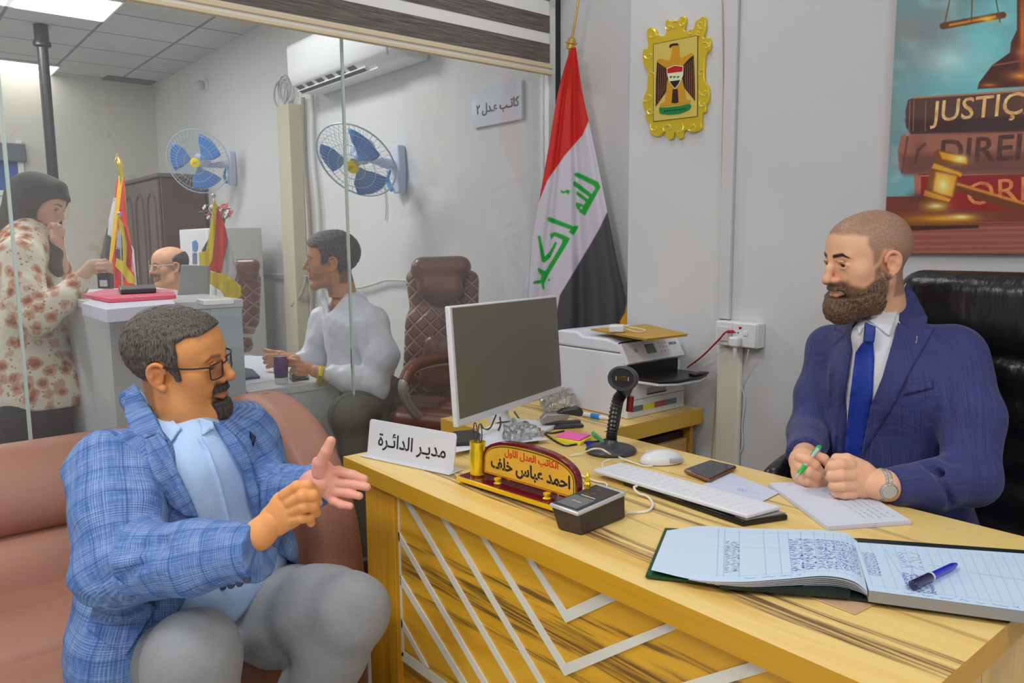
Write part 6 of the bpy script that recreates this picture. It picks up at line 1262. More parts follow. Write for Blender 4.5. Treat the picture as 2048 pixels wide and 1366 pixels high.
def nz3(p, f, seed=0):
    r_ = np.random.default_rng(seed); o = 0
    for i in range(5):
        d = r_.normal(size=3); d /= np.linalg.norm(d); e = r_.normal(size=3); e /= np.linalg.norm(e); o = o+np.sin(f*r_.uniform(.6, 1.7)*(p @ d)+1.7*np.sin(f*.7*(p @ e)+i)+r_.uniform(0, 6))
    return o/5
def gauss(p, c, r_): return np.exp(-(((p-np.array(c))/np.array(r_))**2).sum(1))
def sstep(x, a, b): t = np.clip((x-a)/(b-a), 0, 1); return t*t*(3-2*t)
def reg(b, c, poly, soft): return sstep(-poly_sd(b.astype(np.float32), c.astype(np.float32), poly), -soft, soft)
def face_colour(H_, pts, sk, hair=None, hairc=(60, 50, 44), beard=None, beardc=(50, 40, 34), beardmix=.7, brows=1.0, hairmix=.8, lips=True, bw=1.0):
    p = H_.loc(pts); q = p.copy(); q[:, 0] = np.abs(q[:, 0]); col = np.tile(lin3(sk['base']), (len(p), 1)); mx = lambda m, c: col*(1-m[:, None])+lin3(c)[None]*m[:, None]
    col = mx(.18*(.5+.5*nz3(p, 90, 1)), sk['red'])
    for c, r_, a in (((0, .105, -.022), (.020, .03, .016), .55), ((.045, .055, -.02), (.025, .04, .022), .35), ((.085, -.012, 0), (.012, .03, .04), .45)): col = mx(a*gauss(q, c, r_), sk['red'])
    col = mx(.35*gauss(q, (.031, .08, -.003), (.018, .02, .008)), tuple(int(v*.72) for v in sk['base']))
    lm = sstep(p[:, 1], .076, .082)*np.exp(-((p[:, 2]+.0615)/.0068)**4)*np.exp(-(p[:, 0]/.022)**4)
    if lips: col = mx(.8*lm, sk['lip'])
    nn = .5+.5*nz3(p, 900, 7)
    if beard: m = reg(p[:, 1], p[:, 2], beard, .006)*(1-lm)*sstep(p[:, 1], -.02, .0)*beardmix*(1-sstep(q[:, 0], bw*.85, bw*1.1)); m = m*np.clip(.55+.8*nn, 0, 1); col = mx(np.clip(m, 0, 1), beardc)
    if hair: m = reg(p[:, 1]-.35*np.maximum(0, .035-q[:, 0])*0, p[:, 2], hair, .006)*hairmix*np.clip(.6+.6*nn, 0, 1); m = m*(1-sstep(q[:, 0], .0785, .081)); col = mx(np.clip(m, 0, 1), hairc)
    bx = q[:, 0]; bc = .0285+.0045*np.clip((bx-.010)/.026, 0, 1)-.010*np.clip((bx-.036)/.016, 0, 1); bw = .0050-.0026*sstep(bx, .03, .05)
    bm_ = np.exp(-((p[:, 2]-bc)/bw)**4)*sstep(bx, .009, .014)*(1-sstep(bx, .046, .053))*sstep(p[:, 1], .045, .055)*brows; col = mx(np.clip(bm_*.92, 0, 1), tuple(int(v*.8) for v in hairc) if brows <= 1 else (40, 30, 26))
    col = mx(.75*np.exp(-((p[:, 2]-.0145)/.0022)**2)*np.exp(-((bx-.031)/.013)**4)*sstep(p[:, 1], .078, .082), (60, 38, 30))
    return np.clip(col, 0, 1)
SKIN = mat('skin', (255, 255, 255), .48, attr='tint', bump=.03, bscale=260, spec=.35); HAIRD = {}
def combine(name, parts, m_, parent, attr='tint'):
    vs = []; qs = []; cs = []; n = 0
    for v, q, c in parts: vs.append(v); qs.append(q+n); cs.append(c if np.ndim(c) == 2 else np.tile(np.array(c), (len(v), 1))); n += len(v)
    o_ = mesh_obj(name, np.concatenate(vs), np.concatenate(qs), m_, parent); colour_attr(o_, attr, np.concatenate(cs)); return o_
def hairmesh(name, H_, region, thick, m_, parent, seed=0, amp=.0012, fr=420, aniso=(1, 1, 1), extra=None, k=.004, src=None):
    """a layer over the skull kept inside an outline drawn on the side view of the head"""
    C = (src or H_.cran).copy(); X, Y, Z = C.ax[0][:, None, None], C.ax[1][None, :, None], C.ax[2][None, None, :]
    R = H_.R; dx, dy, dz = (X-H_.o[0]), (Y-H_.o[1]), (Z-H_.o[2]); a = (dx*R[0, 0]+dy*R[1, 0]+dz*R[2, 0])/H_.k; b = (dx*R[0, 1]+dy*R[1, 1]+dz*R[2, 1])/H_.k; c = (dx*R[0, 2]+dy*R[1, 2]+dz*R[2, 2])/H_.k
    C.g = C.g-thick*(1 if not callable(extra) else 1)
    if amp: C.ripple(amp, fr, seed, aniso)
    d = poly_sd(b.astype(np.float32), c.astype(np.float32), region)*H_.k
    if extra is not None: d = np.maximum(d, extra(a, b, c).astype(np.float32))
    C.g = smax(C.g, d.astype(np.float32), k); C.g = np.maximum(C.g, -(H_.cran.g+.004)); v, q = C.mesh(); v = relax(v, q, 1); return mesh_obj(name, v, q, m_, parent)
def hairmat(name, c1, c2, sc=(420, 420, 70), rough=.55):
    def f(nt, N, L, b):
        n = noise(N, L, nmap(N, L, sc), 1, 3, .6); L.new(ramp(N, L, n, [(.35, c1), (.62, c2)]), b.inputs['Base Color']); bp = N.new('ShaderNodeBump'); bp.inputs['Strength'].default_value = .8; bp.inputs['Distance'].default_value = .003; L.new(n, bp.inputs['Height']); L.new(bp.outputs[0], b.inputs['Normal'])
    return ramp_mat(name, rough, f)
def hand(lo, hi, palms, fingers, k=.007, h=.0018, knuck=()):
    C = Clay(lo, hi, h)
    for c, r_, R in palms: C.ell(c, r_, R, k*1.6)
    for pts, rs in fingers:
        C2 = Clay.__new__(Clay); C2.__dict__.update(C.__dict__); C2.g = np.full_like(C.g, 1.0)
        C2.chain(pts, rs, .003)
        C.g = smin(C.g, C2.g, .0028)
    for p, r_ in knuck: C.ball(p, r_, .008)
    v, q = C.mesh(); return relax(v, q, 1), q
def pxs(pts): return [P(x, y, t=t) for x, y, t in pts]
def nail(p, n, d, w=.0048, l=.006):
    return None
def bones_attr(o, v, bones):
    """fabric coordinates (around, along) from the nearest limb"""
    best = np.full(len(v), 1e9); uv = np.zeros((len(v), 3), np.float32)
    for i, (a, b, ref, R_) in enumerate(bones):
        a = np.array(a); b = np.array(b); ba = b-a; L_ = np.linalg.norm(ba); t = np.clip(((v-a) @ ba)/(L_*L_), 0, 1); d = np.linalg.norm(v-a-t[:, None]*ba, axis=1)-R_
        ax = ba/L_; e1 = np.cross(ax, ref); e1 /= np.linalg.norm(e1); e2 = np.cross(ax, e1); w_ = v-a; ang = np.arctan2(w_ @ e2, w_ @ e1); al = (w_ @ ax)
        m = d < best; best = np.where(m, d, best); uv[m, 0] = (ang*R_)[m]; uv[m, 1] = al[m]; uv[m, 2] = i*.37
    at = o.data.attributes.new('fab', 'FLOAT_VECTOR', 'POINT'); at.data.foreach_set('vector', uv.ravel())
def cloth_mat(name, fn, rough=.85, sheen=.0, bumpf=None):
    def f(nt, N, L, b):
        a = N.new('ShaderNodeAttribute'); a.attribute_name = 'fab'; s_ = N.new('ShaderNodeSeparateXYZ'); L.new(a.outputs['Vector'], s_.inputs[0])
        L.new(fn(nt, N, L, a.outputs['Vector'], s_.outputs[0], s_.outputs[1]), b.inputs['Base Color']); b.inputs['Sheen Weight'].default_value = sheen; b.inputs['Specular IOR Level'].default_value = .25
        n = noise(N, L, nmap(N, L, (1, 1, 1)), 11, 5, .6, .6); bp = N.new('ShaderNodeBump'); bp.inputs['Strength'].default_value = .55; bp.inputs['Distance'].default_value = .018; L.new(n, bp.inputs['Height']); L.new(bp.outputs[0], b.inputs['Normal'])
    return ramp_mat(name, rough, f)
def vscale(N, L, v, sc): m = N.new('ShaderNodeMapping'); m.inputs['Scale'].default_value = sc; L.new(v, m.inputs[0]); return m.outputs[0]
def plaid(nt, N, L, v, u, w):
    line = lambda x, p, wd, off=0: mth(N, L, 'SUBTRACT', 1, smooth(N, L, mth(N, L, 'PINGPONG', mth(N, L, 'ADD', x, off), p/2), wd*.5, wd*1.5))
    n1 = noise(N, L, vscale(N, L, v, (500, 26, 1)), 1, 2, .5); n2 = noise(N, L, vscale(N, L, v, (26, 500, 1)), 1, 2, .5); nb = mth(N, L, 'MULTIPLY', mth(N, L, 'ADD', n1, n2), .5)
    c = ramp(N, L, nb, [(.34, (70, 104, 168)), (.5, (92, 128, 188)), (.66, (128, 158, 208))])
    for x in (u, w):
        band = smooth(N, L, mth(N, L, 'PINGPONG', x, .030), .012, .020); hair_ = line(x, .0042, .0007); c = mixc(N, L, mth(N, L, 'MULTIPLY', mth(N, L, 'MULTIPLY', band, hair_), .34), c, (180, 200, 230))
    for x in (u, w):
        c = mixc(N, L, mth(N, L, 'MULTIPLY', line(x, .060, .0012, .01), .5), c, (44, 68, 130)); c = mixc(N, L, mth(N, L, 'MULTIPLY', line(x, .030, .0008, .004), .35), c, (52, 76, 140))
    return c
def navy(nt, N, L, v, u, w):
    n1 = noise(N, L, vscale(N, L, v, (900, 12, 1)), 1, 2, .5); return ramp(N, L, n1, [(.35, (46, 50, 102)), (.65, (67, 70, 128))])
def floral(nt, N, L, v, u, w):
    c = (236, 226, 208)
    t = N.new('ShaderNodeTexCoord'); vo = N.new('ShaderNodeTexVoronoi'); vo.inputs['Scale'].default_value = 19; L.new(t.outputs['Object'], vo.inputs['Vector']); vo2 = N.new('ShaderNodeTexVoronoi'); vo2.inputs['Scale'].default_value = 42; L.new(t.outputs['Object'], vo2.inputs['Vector'])
    n = noise(N, L, t.outputs['Object'], 30, 5, .65, .5); d = mth(N, L, 'ADD', vo.outputs['Distance'], mth(N, L, 'MULTIPLY', mth(N, L, 'SUBTRACT', n, .5), .9))
    c = mixc(N, L, mth(N, L, 'SUBTRACT', 1, smooth(N, L, d, .42, .54)), c, (214, 168, 142)); c = mixc(N, L, mth(N, L, 'SUBTRACT', 1, smooth(N, L, d, .24, .32)), c, (184, 112, 72)); c = mixc(N, L, mth(N, L, 'SUBTRACT', 1, smooth(N, L, d, .10, .15)), c, (150, 96, 78))
    return mixc(N, L, mth(N, L, 'SUBTRACT', 1, smooth(N, L, vo2.outputs['Distance'], .14, .24)), c, (188, 140, 96))
PLAID = cloth_mat('blue_plaid_wool', plaid, .9); NAVY = cloth_mat('navy_suiting', navy, .62, .15)
SHB = mat('shirt_pale_blue', (184, 212, 250), .75, bump=.5, bscale=12); SHW = mat('shirt_white', (226, 226, 232), .75, bump=.2, bscale=16); TRG = mat('trouser_grey', (146, 149, 152), .85, bump=.7, bscale=11, var=.04, vscale=60)
def clay_obj(name, C, m_, parent, rl=1, bones=None):
    v, q = C.mesh(); v = relax(v, q, rl); o_ = mesh_obj(name, v, q, m_, parent)
    if bones: bones_attr(o_, v, bones)
    return o_, (v, q)
def button(p, n, r_, m_, parent, name='button'):
    M = frame(p, np.cross(n, (.3, .2, .9)), z=n); MB(M).lathe([(r_*.8, -.001), (r_, .0), (r_, .0018), (r_*.75, .0028), (r_*.7, .0018)], 14).build(name, m_, parent, smooth=True)
# ------------------------------------------------------------------ man in the blue plaid blazer
man1 = thing('person', P(430, 1290, t=1.75)*V3(1, 1, 0), 'man with glasses and a goatee in a blue plaid blazer, hands raised', 'person', 'people in the two offices')
H1 = Head((-1.724, .503, 1.047), math.radians(47), math.radians(-4.1), math.radians(11.1), P(392, 868, t=1.70), .0021, 1.0, 1, 1.05, .066, (.15, 1, -.12), wide=1.04)
# torso facing (cos 35, sin 35)
yt = math.radians(32); ft_ = V3(math.cos(yt), math.sin(yt), 0); lt_ = V3(-math.sin(yt), math.cos(yt), 0)
lean = lambda a: np.stack([lt_, ft_*math.cos(a)-V3(0, 0, 1)*math.sin(a), ft_*math.sin(a)+V3(0, 0, 1)*math.cos(a)], 1)
nb = P(385, 905, t=1.72); pel = P(415, 1285, t=1.90); RT = lean(.30)
che = P(392, 985, t=1.71); bel = P(425, 1130, t=1.74)
S_R, E_R, W_R = P(228, 948, t=1.54), P(238, 1128, t=1.42), P(520, 1075, t=1.33)
S_L, E_L, W_L = P(478, 880, t=1.80), P(535, 985, t=1.76), P(630, 968, t=1.56)
def torso1(C, e=0.0):
    C.ell(che, (.200+e, .128+e, .165+e), RT, .05); C.ell(bel, (.182+e, .158+e, .150+e), RT, .06); C.ell(pel, (.180+e, .135+e, .12+e), RT, .06)
    C.cone(nb+lt_*.02, nb-lt_*.02, .085+e*.6, .085+e*.6, .05)
lo = np.min([che, bel, pel, S_R, E_R, W_R], 0)-.27; hi = np.max([che, bel, nb, S_L, E_L, W_L], 0)+.22
C = Clay(lo, hi, .006); torso1(C); C.cone(P(330, 860, t=1.74), P(395, 872, t=1.66), .050, .050, .03)
C.ripple(.0035, 38, 3); sh1, shm = clay_obj('shirt', C, SHB, man1)
C = Clay(lo, hi, .0055); torso1(C, .014)
C.cone(nb+lt_*.05, S_L, .070, .080, .06); C.cone(nb-lt_*.05+V3(0, 0, .01), S_R, .068, .080, .06)
C.chain([P(268, 800, t=1.74), P(290, 850, t=1.66), P(315, 890, t=1.60)], [.022, .026, .03], .03); C.chain([P(268, 800, t=1.74), P(330, 800, t=1.80), P(440, 855, t=1.76)], [.022, .03, .03], .03)
C.chain([S_R, P(236, 1040, t=1.46), E_R+V3(0, 0, -.004)], [.086, .079, .072], .03); C.chain([E_R, P(390, 1118, t=1.37), P(514, 1099, t=1.33)], [.078, .062, .052], .025)
C.chain([S_L, E_L], [.085, .062], .03); C.chain([E_L, P(628, 972, t=1.58)], [.062, .042], .02)
C.chain([P(262, 1180, t=1.64), P(250, 1300, t=1.62), P(250, 1400, t=1.62)], [.105, .10, .09], .06)   # skirt over the hip
C.chain([P(500, 1085, t=1.85), P(560, 1110, t=1.78)], [.08, .035], .05)
# sleeves end cleanly
for a, b in ((E_R, P(514, 1099, t=1.33)), (E_L, P(628, 972, t=1.58))): pass
C.ripple(.0042, 34, 9); C.ripple(.0016, 90, 4)
for a, b, r_, r2 in [((330, 1084, 1.345), (225, 1108, 1.335), .007, .003), ((325, 1098, 1.325), (245, 1160, 1.335), .006, .003), ((300, 1060, 1.35), (175, 1085, 1.35), .006, .002), ((345, 1085, 1.30), (352, 1160, 1.29), .006, .003), ((520, 900, 1.7), (540, 980, 1.68), .010, .004), ((545, 930, 1.68), (575, 990, 1.64), .009, .004)]: C.cone(P(*a[:2], t=a[2]), P(*b[:2], t=b[2]), r_, r2, .018, 's')
opn = [(262, 760), (300, 800), (336, 888), (354, 940), (383, 1000), (407, 1064), (412, 1090), (398, 1150), (350, 1235), (300, 1330), (284, 1420), (420, 1420), (560, 1240), (640, 1160), (575, 1120), (540, 1090), (520, 1040), (507, 1005), (484, 938), (454, 891), (428, 845), (400, 800)]
C3 = C.copy(); X, Y, Z = C.ax[0][:, None, None], C.ax[1][None, :, None], C.ax[2][None, None, :]
lin_ = lambda v: v[0]*X+v[1]*Y+v[2]*(Z-H); T_ = lin_(fw); px_ = 1024+F*lin_(rt)/T_; py_ = 683-F*lin_(up)/T_; D_ = poly_sd(px_, py_, opn)*T_/F
arm = Clay.__new__(Clay); arm.__dict__.update(C.__dict__); arm.g = np.full_like(C.g, 1.0); arm.chain([S_R, P(222, 1040, t=1.45), E_R], [.12, .11, .105], .03); arm.chain([E_R, P(390, 1118, t=1.37), P(530, 1092, t=1.33)], [.10, .085, .075], .025)
D_ = np.maximum(D_, np.maximum(1.2-T_, T_-1.79)); D_ = np.maximum(D_, -arm.g); C.g = smax(C.g, -D_, .004)
# clean cuffs
for w_, d_ in ((P(519, 1098, t=1.325), P(519, 1098, t=1.325)-E_R), (P(634, 970, t=1.56), P(634, 970, t=1.56)-E_L)):
    d_ = d_/np.linalg.norm(d_); dl = (X-w_[0])*d_[0]+(Y-w_[1])*d_[1]+(Z-w_[2])*d_[2]; near_ = np.sqrt((X-w_[0])**2+(Y-w_[1])**2+(Z-w_[2])**2)-.12; C.g = np.maximum(C.g, np.minimum(dl, -near_))
del D_, T_, px_, py_, C3, arm
bones1 = [(che+V3(0, 0, .2), pel, ft_, .2), (S_R, E_R, ft_, .09), (E_R, W_R, V3(0, 0, 1), .07), (S_L, E_L, ft_, .08), (E_L, W_L, V3(0, 0, 1), .06)]
jk1, jkm = clay_obj('blazer', C, PLAID, man1, 1, bones1)
tj = bvh(jkm, shm)
def cpatch(name, poly, tree, m_, parent, bones=None, step=5, lift=.004, thick=.004):
    o_ = patch(name, poly, tree, m_, parent, step, lift, thick, 10)
    if bones: n = len(o_.data.vertices); v = np.empty(n*3); o_.data.vertices.foreach_get('co', v); bones_attr(o_, v.reshape(-1, 3)+np.array(o_['_o']), bones)
    return o_
la_, lb_ = P(290, 870, t=1.6), P(405, 1060, t=1.6); bl1 = [(la_, lb_, up*.7+rt*.7, .3)]; lc_, ld_ = P(440, 850, t=1.65), P(515, 1030, t=1.65); bl2 = [(lc_, ld_, up*.7+rt*.7, .3)]
cpatch('lapel', [(290, 880), (318, 868), (336, 888), (354, 940), (383, 1000), (396, 1034), (366, 1030), (340, 1010), (312, 968), (296, 925)], tj, PLAID, man1, bl1, lift=.010, thick=.007)
cpatch('collar', [(270, 768), (252, 780), (250, 830), (268, 872), (290, 878), (318, 868), (334, 884), (300, 815)], tj, PLAID, man1, bl2, lift=.013, thick=.007)
cpatch('lapel', [(425, 843), (444, 850), (470, 872), (498, 915), (518, 985), (520, 1040), (508, 1025), (484, 938), (454, 891)], tj, PLAID, man1, bl2, lift=.010, thick=.007)
cpatch('flap_pocket', [(196, 1178), (226, 1152), (312, 1216), (252, 1312), (174, 1258)], tj, PLAID, man1, bones1, lift=.005)
cpatch('pocket_square', [(500, 862), (512, 874), (507, 892), (500, 884)], tj, mat('square_navy', (18, 26, 52), .6), man1)
ts = bvh(shm)
cpatch('shirt_collar', [(272, 774), (300, 800), (363, 856), (340, 886), (318, 868), (296, 826)], tj, SHB, man1, lift=.009, thick=.003)
cpatch('shirt_collar', [(398, 836), (425, 843), (430, 856), (404, 872)], tj, SHB, man1, lift=.009, thick=.003)
cpatch('shirt_placket', [(400, 872), (418, 900), (440, 960), (460, 1040), (470, 1060), (460, 1062), (448, 1040), (430, 968), (408, 905), (396, 880)], ts, SHB, man1, lift=.003, thick=.002)
BTN = mat('button_navy', (50, 60, 92), .35)
for x, y in ((446, 1174), (462, 1170), (479, 1166), (494, 1158)):
    d = P(x, y, t=1)-CAM; d /= np.linalg.norm(d); h_ = tj.ray_cast(Vector(CAM), Vector(d))
    if h_[0]: button(np.array(h_[0])-d*.002, -d, .0068, BTN, man1, 'cuff_button')
d = P(296, 1270, t=1)-CAM; d /= np.linalg.norm(d); h_ = tj.ray_cast(Vector(CAM), Vector(d))
if h_[0]: button(np.array(h_[0])-d*.002, -d, .010, BTN, man1, 'blazer_button')
# trousers and shoes
K_R, K_L = P(384, 1318, t=1.40), P(706, 1222, t=1.50); hipR, hipL = pel-lt_*.10+V3(0, 0, -.02), pel+lt_*.09+V3(0, 0, -.02)
an_R, an_L = V3(K_R[0]+.06, K_R[1]-.02, .09), V3(-1.60, .62, .09); 
lo = np.min([K_R, K_L, hipR, an_R, an_L], 0)-.15; hi = np.max([K_R, K_L, hipL], 0)+V3(.15, .15, .16)
C = Clay(lo, hi, .0065); C.ell(pel+V3(0, 0, -.02), (.165, .125, .12), RT, .05); C.chain([hipR, (hipR+K_R)/2+V3(0, 0, .01), K_R], [.098, .098, .086], .03); C.chain([hipL, (hipL+K_L)/2+V3(0, 0, .02), K_L*.8+hipL*.2+V3(0, 0, .012), K_L], [.10, .100, .084, .066], .05)
C.chain([K_R, (K_R+an_R)/2, an_R+V3(0, 0, .03)], [.082, .075, .062], .02); C.chain([K_L, (K_L+an_L)/2, an_L+V3(0, 0, .03)], [.066, .074, .062], .035)
C.ripple(.003, 40, 5)
for a, b in (((540, 1268, 1.52), (640, 1200, 1.45)), ((600, 1280, 1.48), (735, 1228, 1.40))): C.cone(P(*a[:2], t=a[2]-.03), P(*b[:2], t=b[2]-.03), .006, .002, .02, 's')
clay_obj('trousers', C, TRG, man1)
SHO = mat('shoe_brown', (60, 40, 32), .3)
for an, nm in ((an_R, 'shoe'), (an_L, 'shoe')):
    C = Clay(an+V3(-.14, -.14, -.1), an+V3(.24, .2, .06), .006); d_ = V3(.86, .5, 0); C.cone(V3(an[0], an[1], .05)-d_*.03, V3(an[0], an[1], .035)+d_*.16, .042, .034, .02); C.cone(V3(an[0], an[1], .05), V3(an[0], an[1], .1), .045, .045, .02); C.half((0, 0, .002), (0, 0, -1), .002); clay_obj(nm, C, SHO, man1)
# hands of the first man
RHf = np.stack([rt*.80+up*.60, up*.80-rt*.60, -fw], 1)
t1 = 1.325
pal = [(P(556, 1036, t=t1+.01), (.042, .029, .018), RHf), (P(575, 1018, t=t1+.008), (.026, .034, .017), RHf)]
fg = [(pxs([(570, 990, t1), (594, 973, t1-.012), (616, 971, t1-.010), (636, 984, t1+.008)]), [.0112, .0100, .0094, .0078]),
      (pxs([(580, 1005, t1-.004), (606, 992, t1-.020), (626, 991, t1-.014), (636, 1005, t1+.006)]), [.0108, .0104, .0096, .0080]),
      (pxs([(584, 1022, t1-.002), (608, 1014, t1-.018), (626, 1013, t1-.010), (633, 1026, t1+.008)]), [.0106, .0100, .0092, .0078]),
      (pxs([(582, 1040, t1+.002), (604, 1036, t1-.010), (618, 1035, t1-.002), (622, 1046, t1+.010)]), [.0100, .0092, .0084, .0074]),
      (pxs([(560, 1000, t1+.02), (590, 985, t1+.034), (615, 990, t1+.034), (633, 988, t1+.02)]), [.013, .0125, .011, .009])]
hv, hq = hand(P(500, 1110, t=t1)-.10, P(640, 960, t=t1)+.10, pal, fg)
C = Clay(P(520, 1080, t=t1)-.10, P(520, 1060, t=t1)+.12, .003); C.chain([P(476, 1094, t=t1+.04), P(518, 1070, t=t1+.010), P(546, 1042, t=t1+.012)], [.028, .0228, .0245], .02); wv, wq = C.mesh()
t2 = 1.53; RLf = np.stack([rt, up, -fw], 1)
pal = [(P(649, 957, t=t2), (.024, .036, .014), RLf), (P(641, 940, t=t2-.006), (.016, .028, .014), np.stack([rt*.94+up*.34, up*.94-rt*.34, -fw], 1)), (P(660, 972, t=t2), (.022, .026, .013), RLf)]
fg = [(pxs([(660, 944, t2), (678, 942, t2-.004), (706, 950, t2-.010), (729, 958, t2-.012)]), [.0105, .0100, .0094, .0080]), (pxs([(662, 962, t2), (680, 966, t2-.004), (708, 969, t2-.012), (734, 974, t2-.018)]), [.0105, .0100, .0094, .0080]),
      (pxs([(660, 978, t2), (676, 983, t2-.004), (698, 987, t2-.014), (719, 992, t2-.022)]), [.0100, .0095, .0088, .0076]), (pxs([(654, 988, t2), (666, 1001, t2-.002), (682, 1009, t2-.014), (700, 1012, t2-.024)]), [.0098, .0090, .0082, .0072]),
      (pxs([(640, 946, t2-.01), (641, 926, t2-.02), (653, 902, t2-.028), (662, 882, t2-.030)]), [.0150, .0125, .0112, .0095])]
h2v, h2q = hand(P(610, 1030, t=t2)-.07, P(740, 880, t=t2)+.07, pal, fg)
C = Clay(P(630, 970, t=t2)-.09, P(630, 960, t=t2)+.12, .003); C.chain([P(600, 975, t=t2+.08), P(632, 968, t=t2+.02), P(645, 964, t=t2+.002)], [.032, .026, .024], .02); w2v, w2q = C.mesh()
def core(joints, h_=.014):
    a = np.min([np.minimum(j[0], j[1])-max(j[2], j[3]) for j in joints], 0)-.02; b = np.max([np.maximum(j[0], j[1])+max(j[2], j[3]) for j in joints], 0)+.02; C = Clay(a, b, h_)
    for j in joints: C.cone(*j, .04)
    return C.mesh()
cv, cq = core([(nb, che, .07, .11), (che, bel, .11, .11), (bel, pel, .11, .11), (nb, S_R, .05, .05), (S_R, E_R, .04, .035), (E_R, P(480, 1092, t=1.36), .035, .024), (nb, S_L, .05, .05), (S_L, E_L, .05, .04), (E_L, P(600, 975, t=1.62), .04, .03), (hipR, K_R, .055, .045), (hipL, K_L, .055, .045), (K_R, an_R, .045, .035), (K_L, an_L, .045, .035)])
hv1, hq1 = H1.C.mesh(); hv1 = relax(hv1, hq1, 1)
hair1 = [(-.16, -.085), (-.03, -.088), (-.034, -.035), (-.020, .030), (.002, .034), (.010, .010), (.024, -.014), (.034, -.012), (.029, .018), (.031, .046), (.026, .068), (.044, .080), (.070, .082), (.082, .090), (.05, .17), (-.16, .17)]
beard1 = [(.073, -.030), (.14, -.032), (.14, -.14), (.052, -.14), (.050, -.100), (.066, -.090), (.074, -.066), (.066, -.060), (.066, -.05), (.078, -.043)]
sk = lambda c, v, s_=0: np.clip(np.tile(lin3(c['base']), (len(v), 1))*(1-.16*(.5+.5*nz3(v, 60, 2+s_))[:, None])+lin3(c['red'])*(.16*(.5+.5*nz3(v, 60, 2+s_)))[:, None], 0, 1)
skL = dict(base=(240, 172, 150), red=(226, 126, 106), lip=(0, 0, 0))
combine('body', [(hv1, hq1, face_colour(H1, hv1, SK1, hair1, (74, 66, 60), beard1, (46, 38, 34), .88, .75, .55, bw=.030)), (hv, hq, sk(SK1, hv)), (wv, wq, sk(SK1, wv)), (h2v, h2q, sk(skL, h2v)), (w2v, w2q, sk(skL, w2v)), (cv, cq, sk(SK1, cv))]+H1.eyes(), SKIN, man1)
HG1 = hairmat('hair_grey_brown', (36, 30, 26), (112, 104, 94))
hairmesh('hair', H1, hair1, .0068, HG1, man1, 3, .0013, 480)
hairmesh('goatee', H1, [(.060, -.076), (.14, -.072), (.14, -.16), (.046, -.14), (.046, -.098)], .0075, hairmat('beard_dark', (34, 28, 26), (92, 80, 70)), man1, 5, .001, 600, extra=lambda a, b, c: np.abs(a)-.030)
hairmesh('moustache', H1, [(.076, -.0390), (.104, -.040), (.104, -.054), (.082, -.054), (.070, -.074), (.062, -.070), (.066, -.050)], .0045, MATS['beard_dark'], man1, 6, .0006, 600, extra=lambda a, b, c: np.abs(a)-.030, src=H1.C)
# glasses
gl = MB(); FRM = mat('glasses_dark', (54, 40, 40), .3); 
def lens(H_, q, pushb=.0):
    pts = [(.011, .096, .012), (.014, .097, .0145), (.030, .098, .0155), (.048, .091, .0145), (.0525, .088, .011), (.052, .088, -.012), (.049, .090, -.018), (.032, .095, -.0205), (.017, .097, -.019), (.0125, .096, -.014)]
    return [H_.L(q*a, b+pushb, c+.005) for a, b, c in bez(pts+[pts[0]], 3)[:-1]]
g1 = bpy.data.objects.new('eyeglasses', None)
for q in (-1, 1): gl.tube(lens(H1, q), .0016, 6, closed=True)
gl.tube([H1.L(-.012, .099, .012), H1.L(0, .102, .015), H1.L(.012, .099, .012)], .0016, 6)
for q in (-1, 1): gl.tube(bez([H1.L(q*.052, .090, .016), H1.L(q*.060, .082, .017), H1.L(q*.074, .050, .017), H1.L(q*.083, .0, .020), H1.L(q*.082, -.016, .022), H1.L(q*.080, -.028, .005)], 5), [.0024]*21+[.0022]*5, 6, flat=.7)
go = gl.build('eyeglasses', FRM, man1, smooth=True)
for q in (-1, 1):
    o_ = MB().face([tuple(p) for p in lens(H1, q)]).build('lens', glassmat('lens_glass%d' % q, (.95, .96, .97, 1), .03, 0, .6), man1); o_.parent = go
MB().tube([P(621, 955, t=t2+.014), P(624, 985, t=t2+.02)], .006, 8).build('bracelet', mat('gilt', (200, 150, 50), .3, metal=.7), man1, smooth=True)
# ------------------------------------------------------------------ man in the navy suit
man2 = thing('person', V3(-.70, 2.05, 0), 'bearded man in a navy suit and blue tie holding a green pen', 'person', 'people in the two offices')
H2 = Head((-.889, 1.850, 1.248), math.radians(-119), math.radians(-9.1), math.radians(-2.7), P(1768, 655, t=1.92), .0021, 1.0, 0, 1.05, .058, (-.25, 1, -.12), nd=.006)
yt = math.radians(-116); ft_ = V3(math.cos(yt), math.sin(yt), 0); lt_ = V3(-math.sin(yt), math.cos(yt), 0); RT = lean(.18)
nb = P(1770, 690, t=1.93); che = P(1782, 790, t=1.90); bel = P(1775, 930, t=1.93); pel = P(1790, 1080, t=2.02)
S_L, E_L, W_L = P(1908, 716, t=1.78), P(1938, 955, t=1.66), P(1775, 972, t=1.575); S_R, E_R, W_R = P(1668, 700, t=2.08), P(1618, 862, t=2.02), P(1612, 930, t=1.72)
def torso2(C, e=0.0):
    C.ell(che, (.175+e, .110+e, .165+e), RT, .05); C.ell(bel, (.160+e, .120+e, .16+e), RT, .06); C.ell(pel, (.165+e, .12+e, .11+e), RT, .06); C.cone(nb+lt_*.02, nb-lt_*.02, .070+e*.6, .070+e*.6, .05)
lo = np.min([pel, S_L, E_L, W_L, W_R, S_R], 0)-.20; hi = np.max([nb, S_L, E_L, S_R, E_R], 0)+.17
C = Clay(lo, hi, .006); torso2(C); C.cone(P(1738, 672, t=1.86), P(1792, 640, t=1.90), .040, .048, .03); C.ripple(.0015, 38, 3); _, shm = clay_obj('shirt', C, SHW, man2)
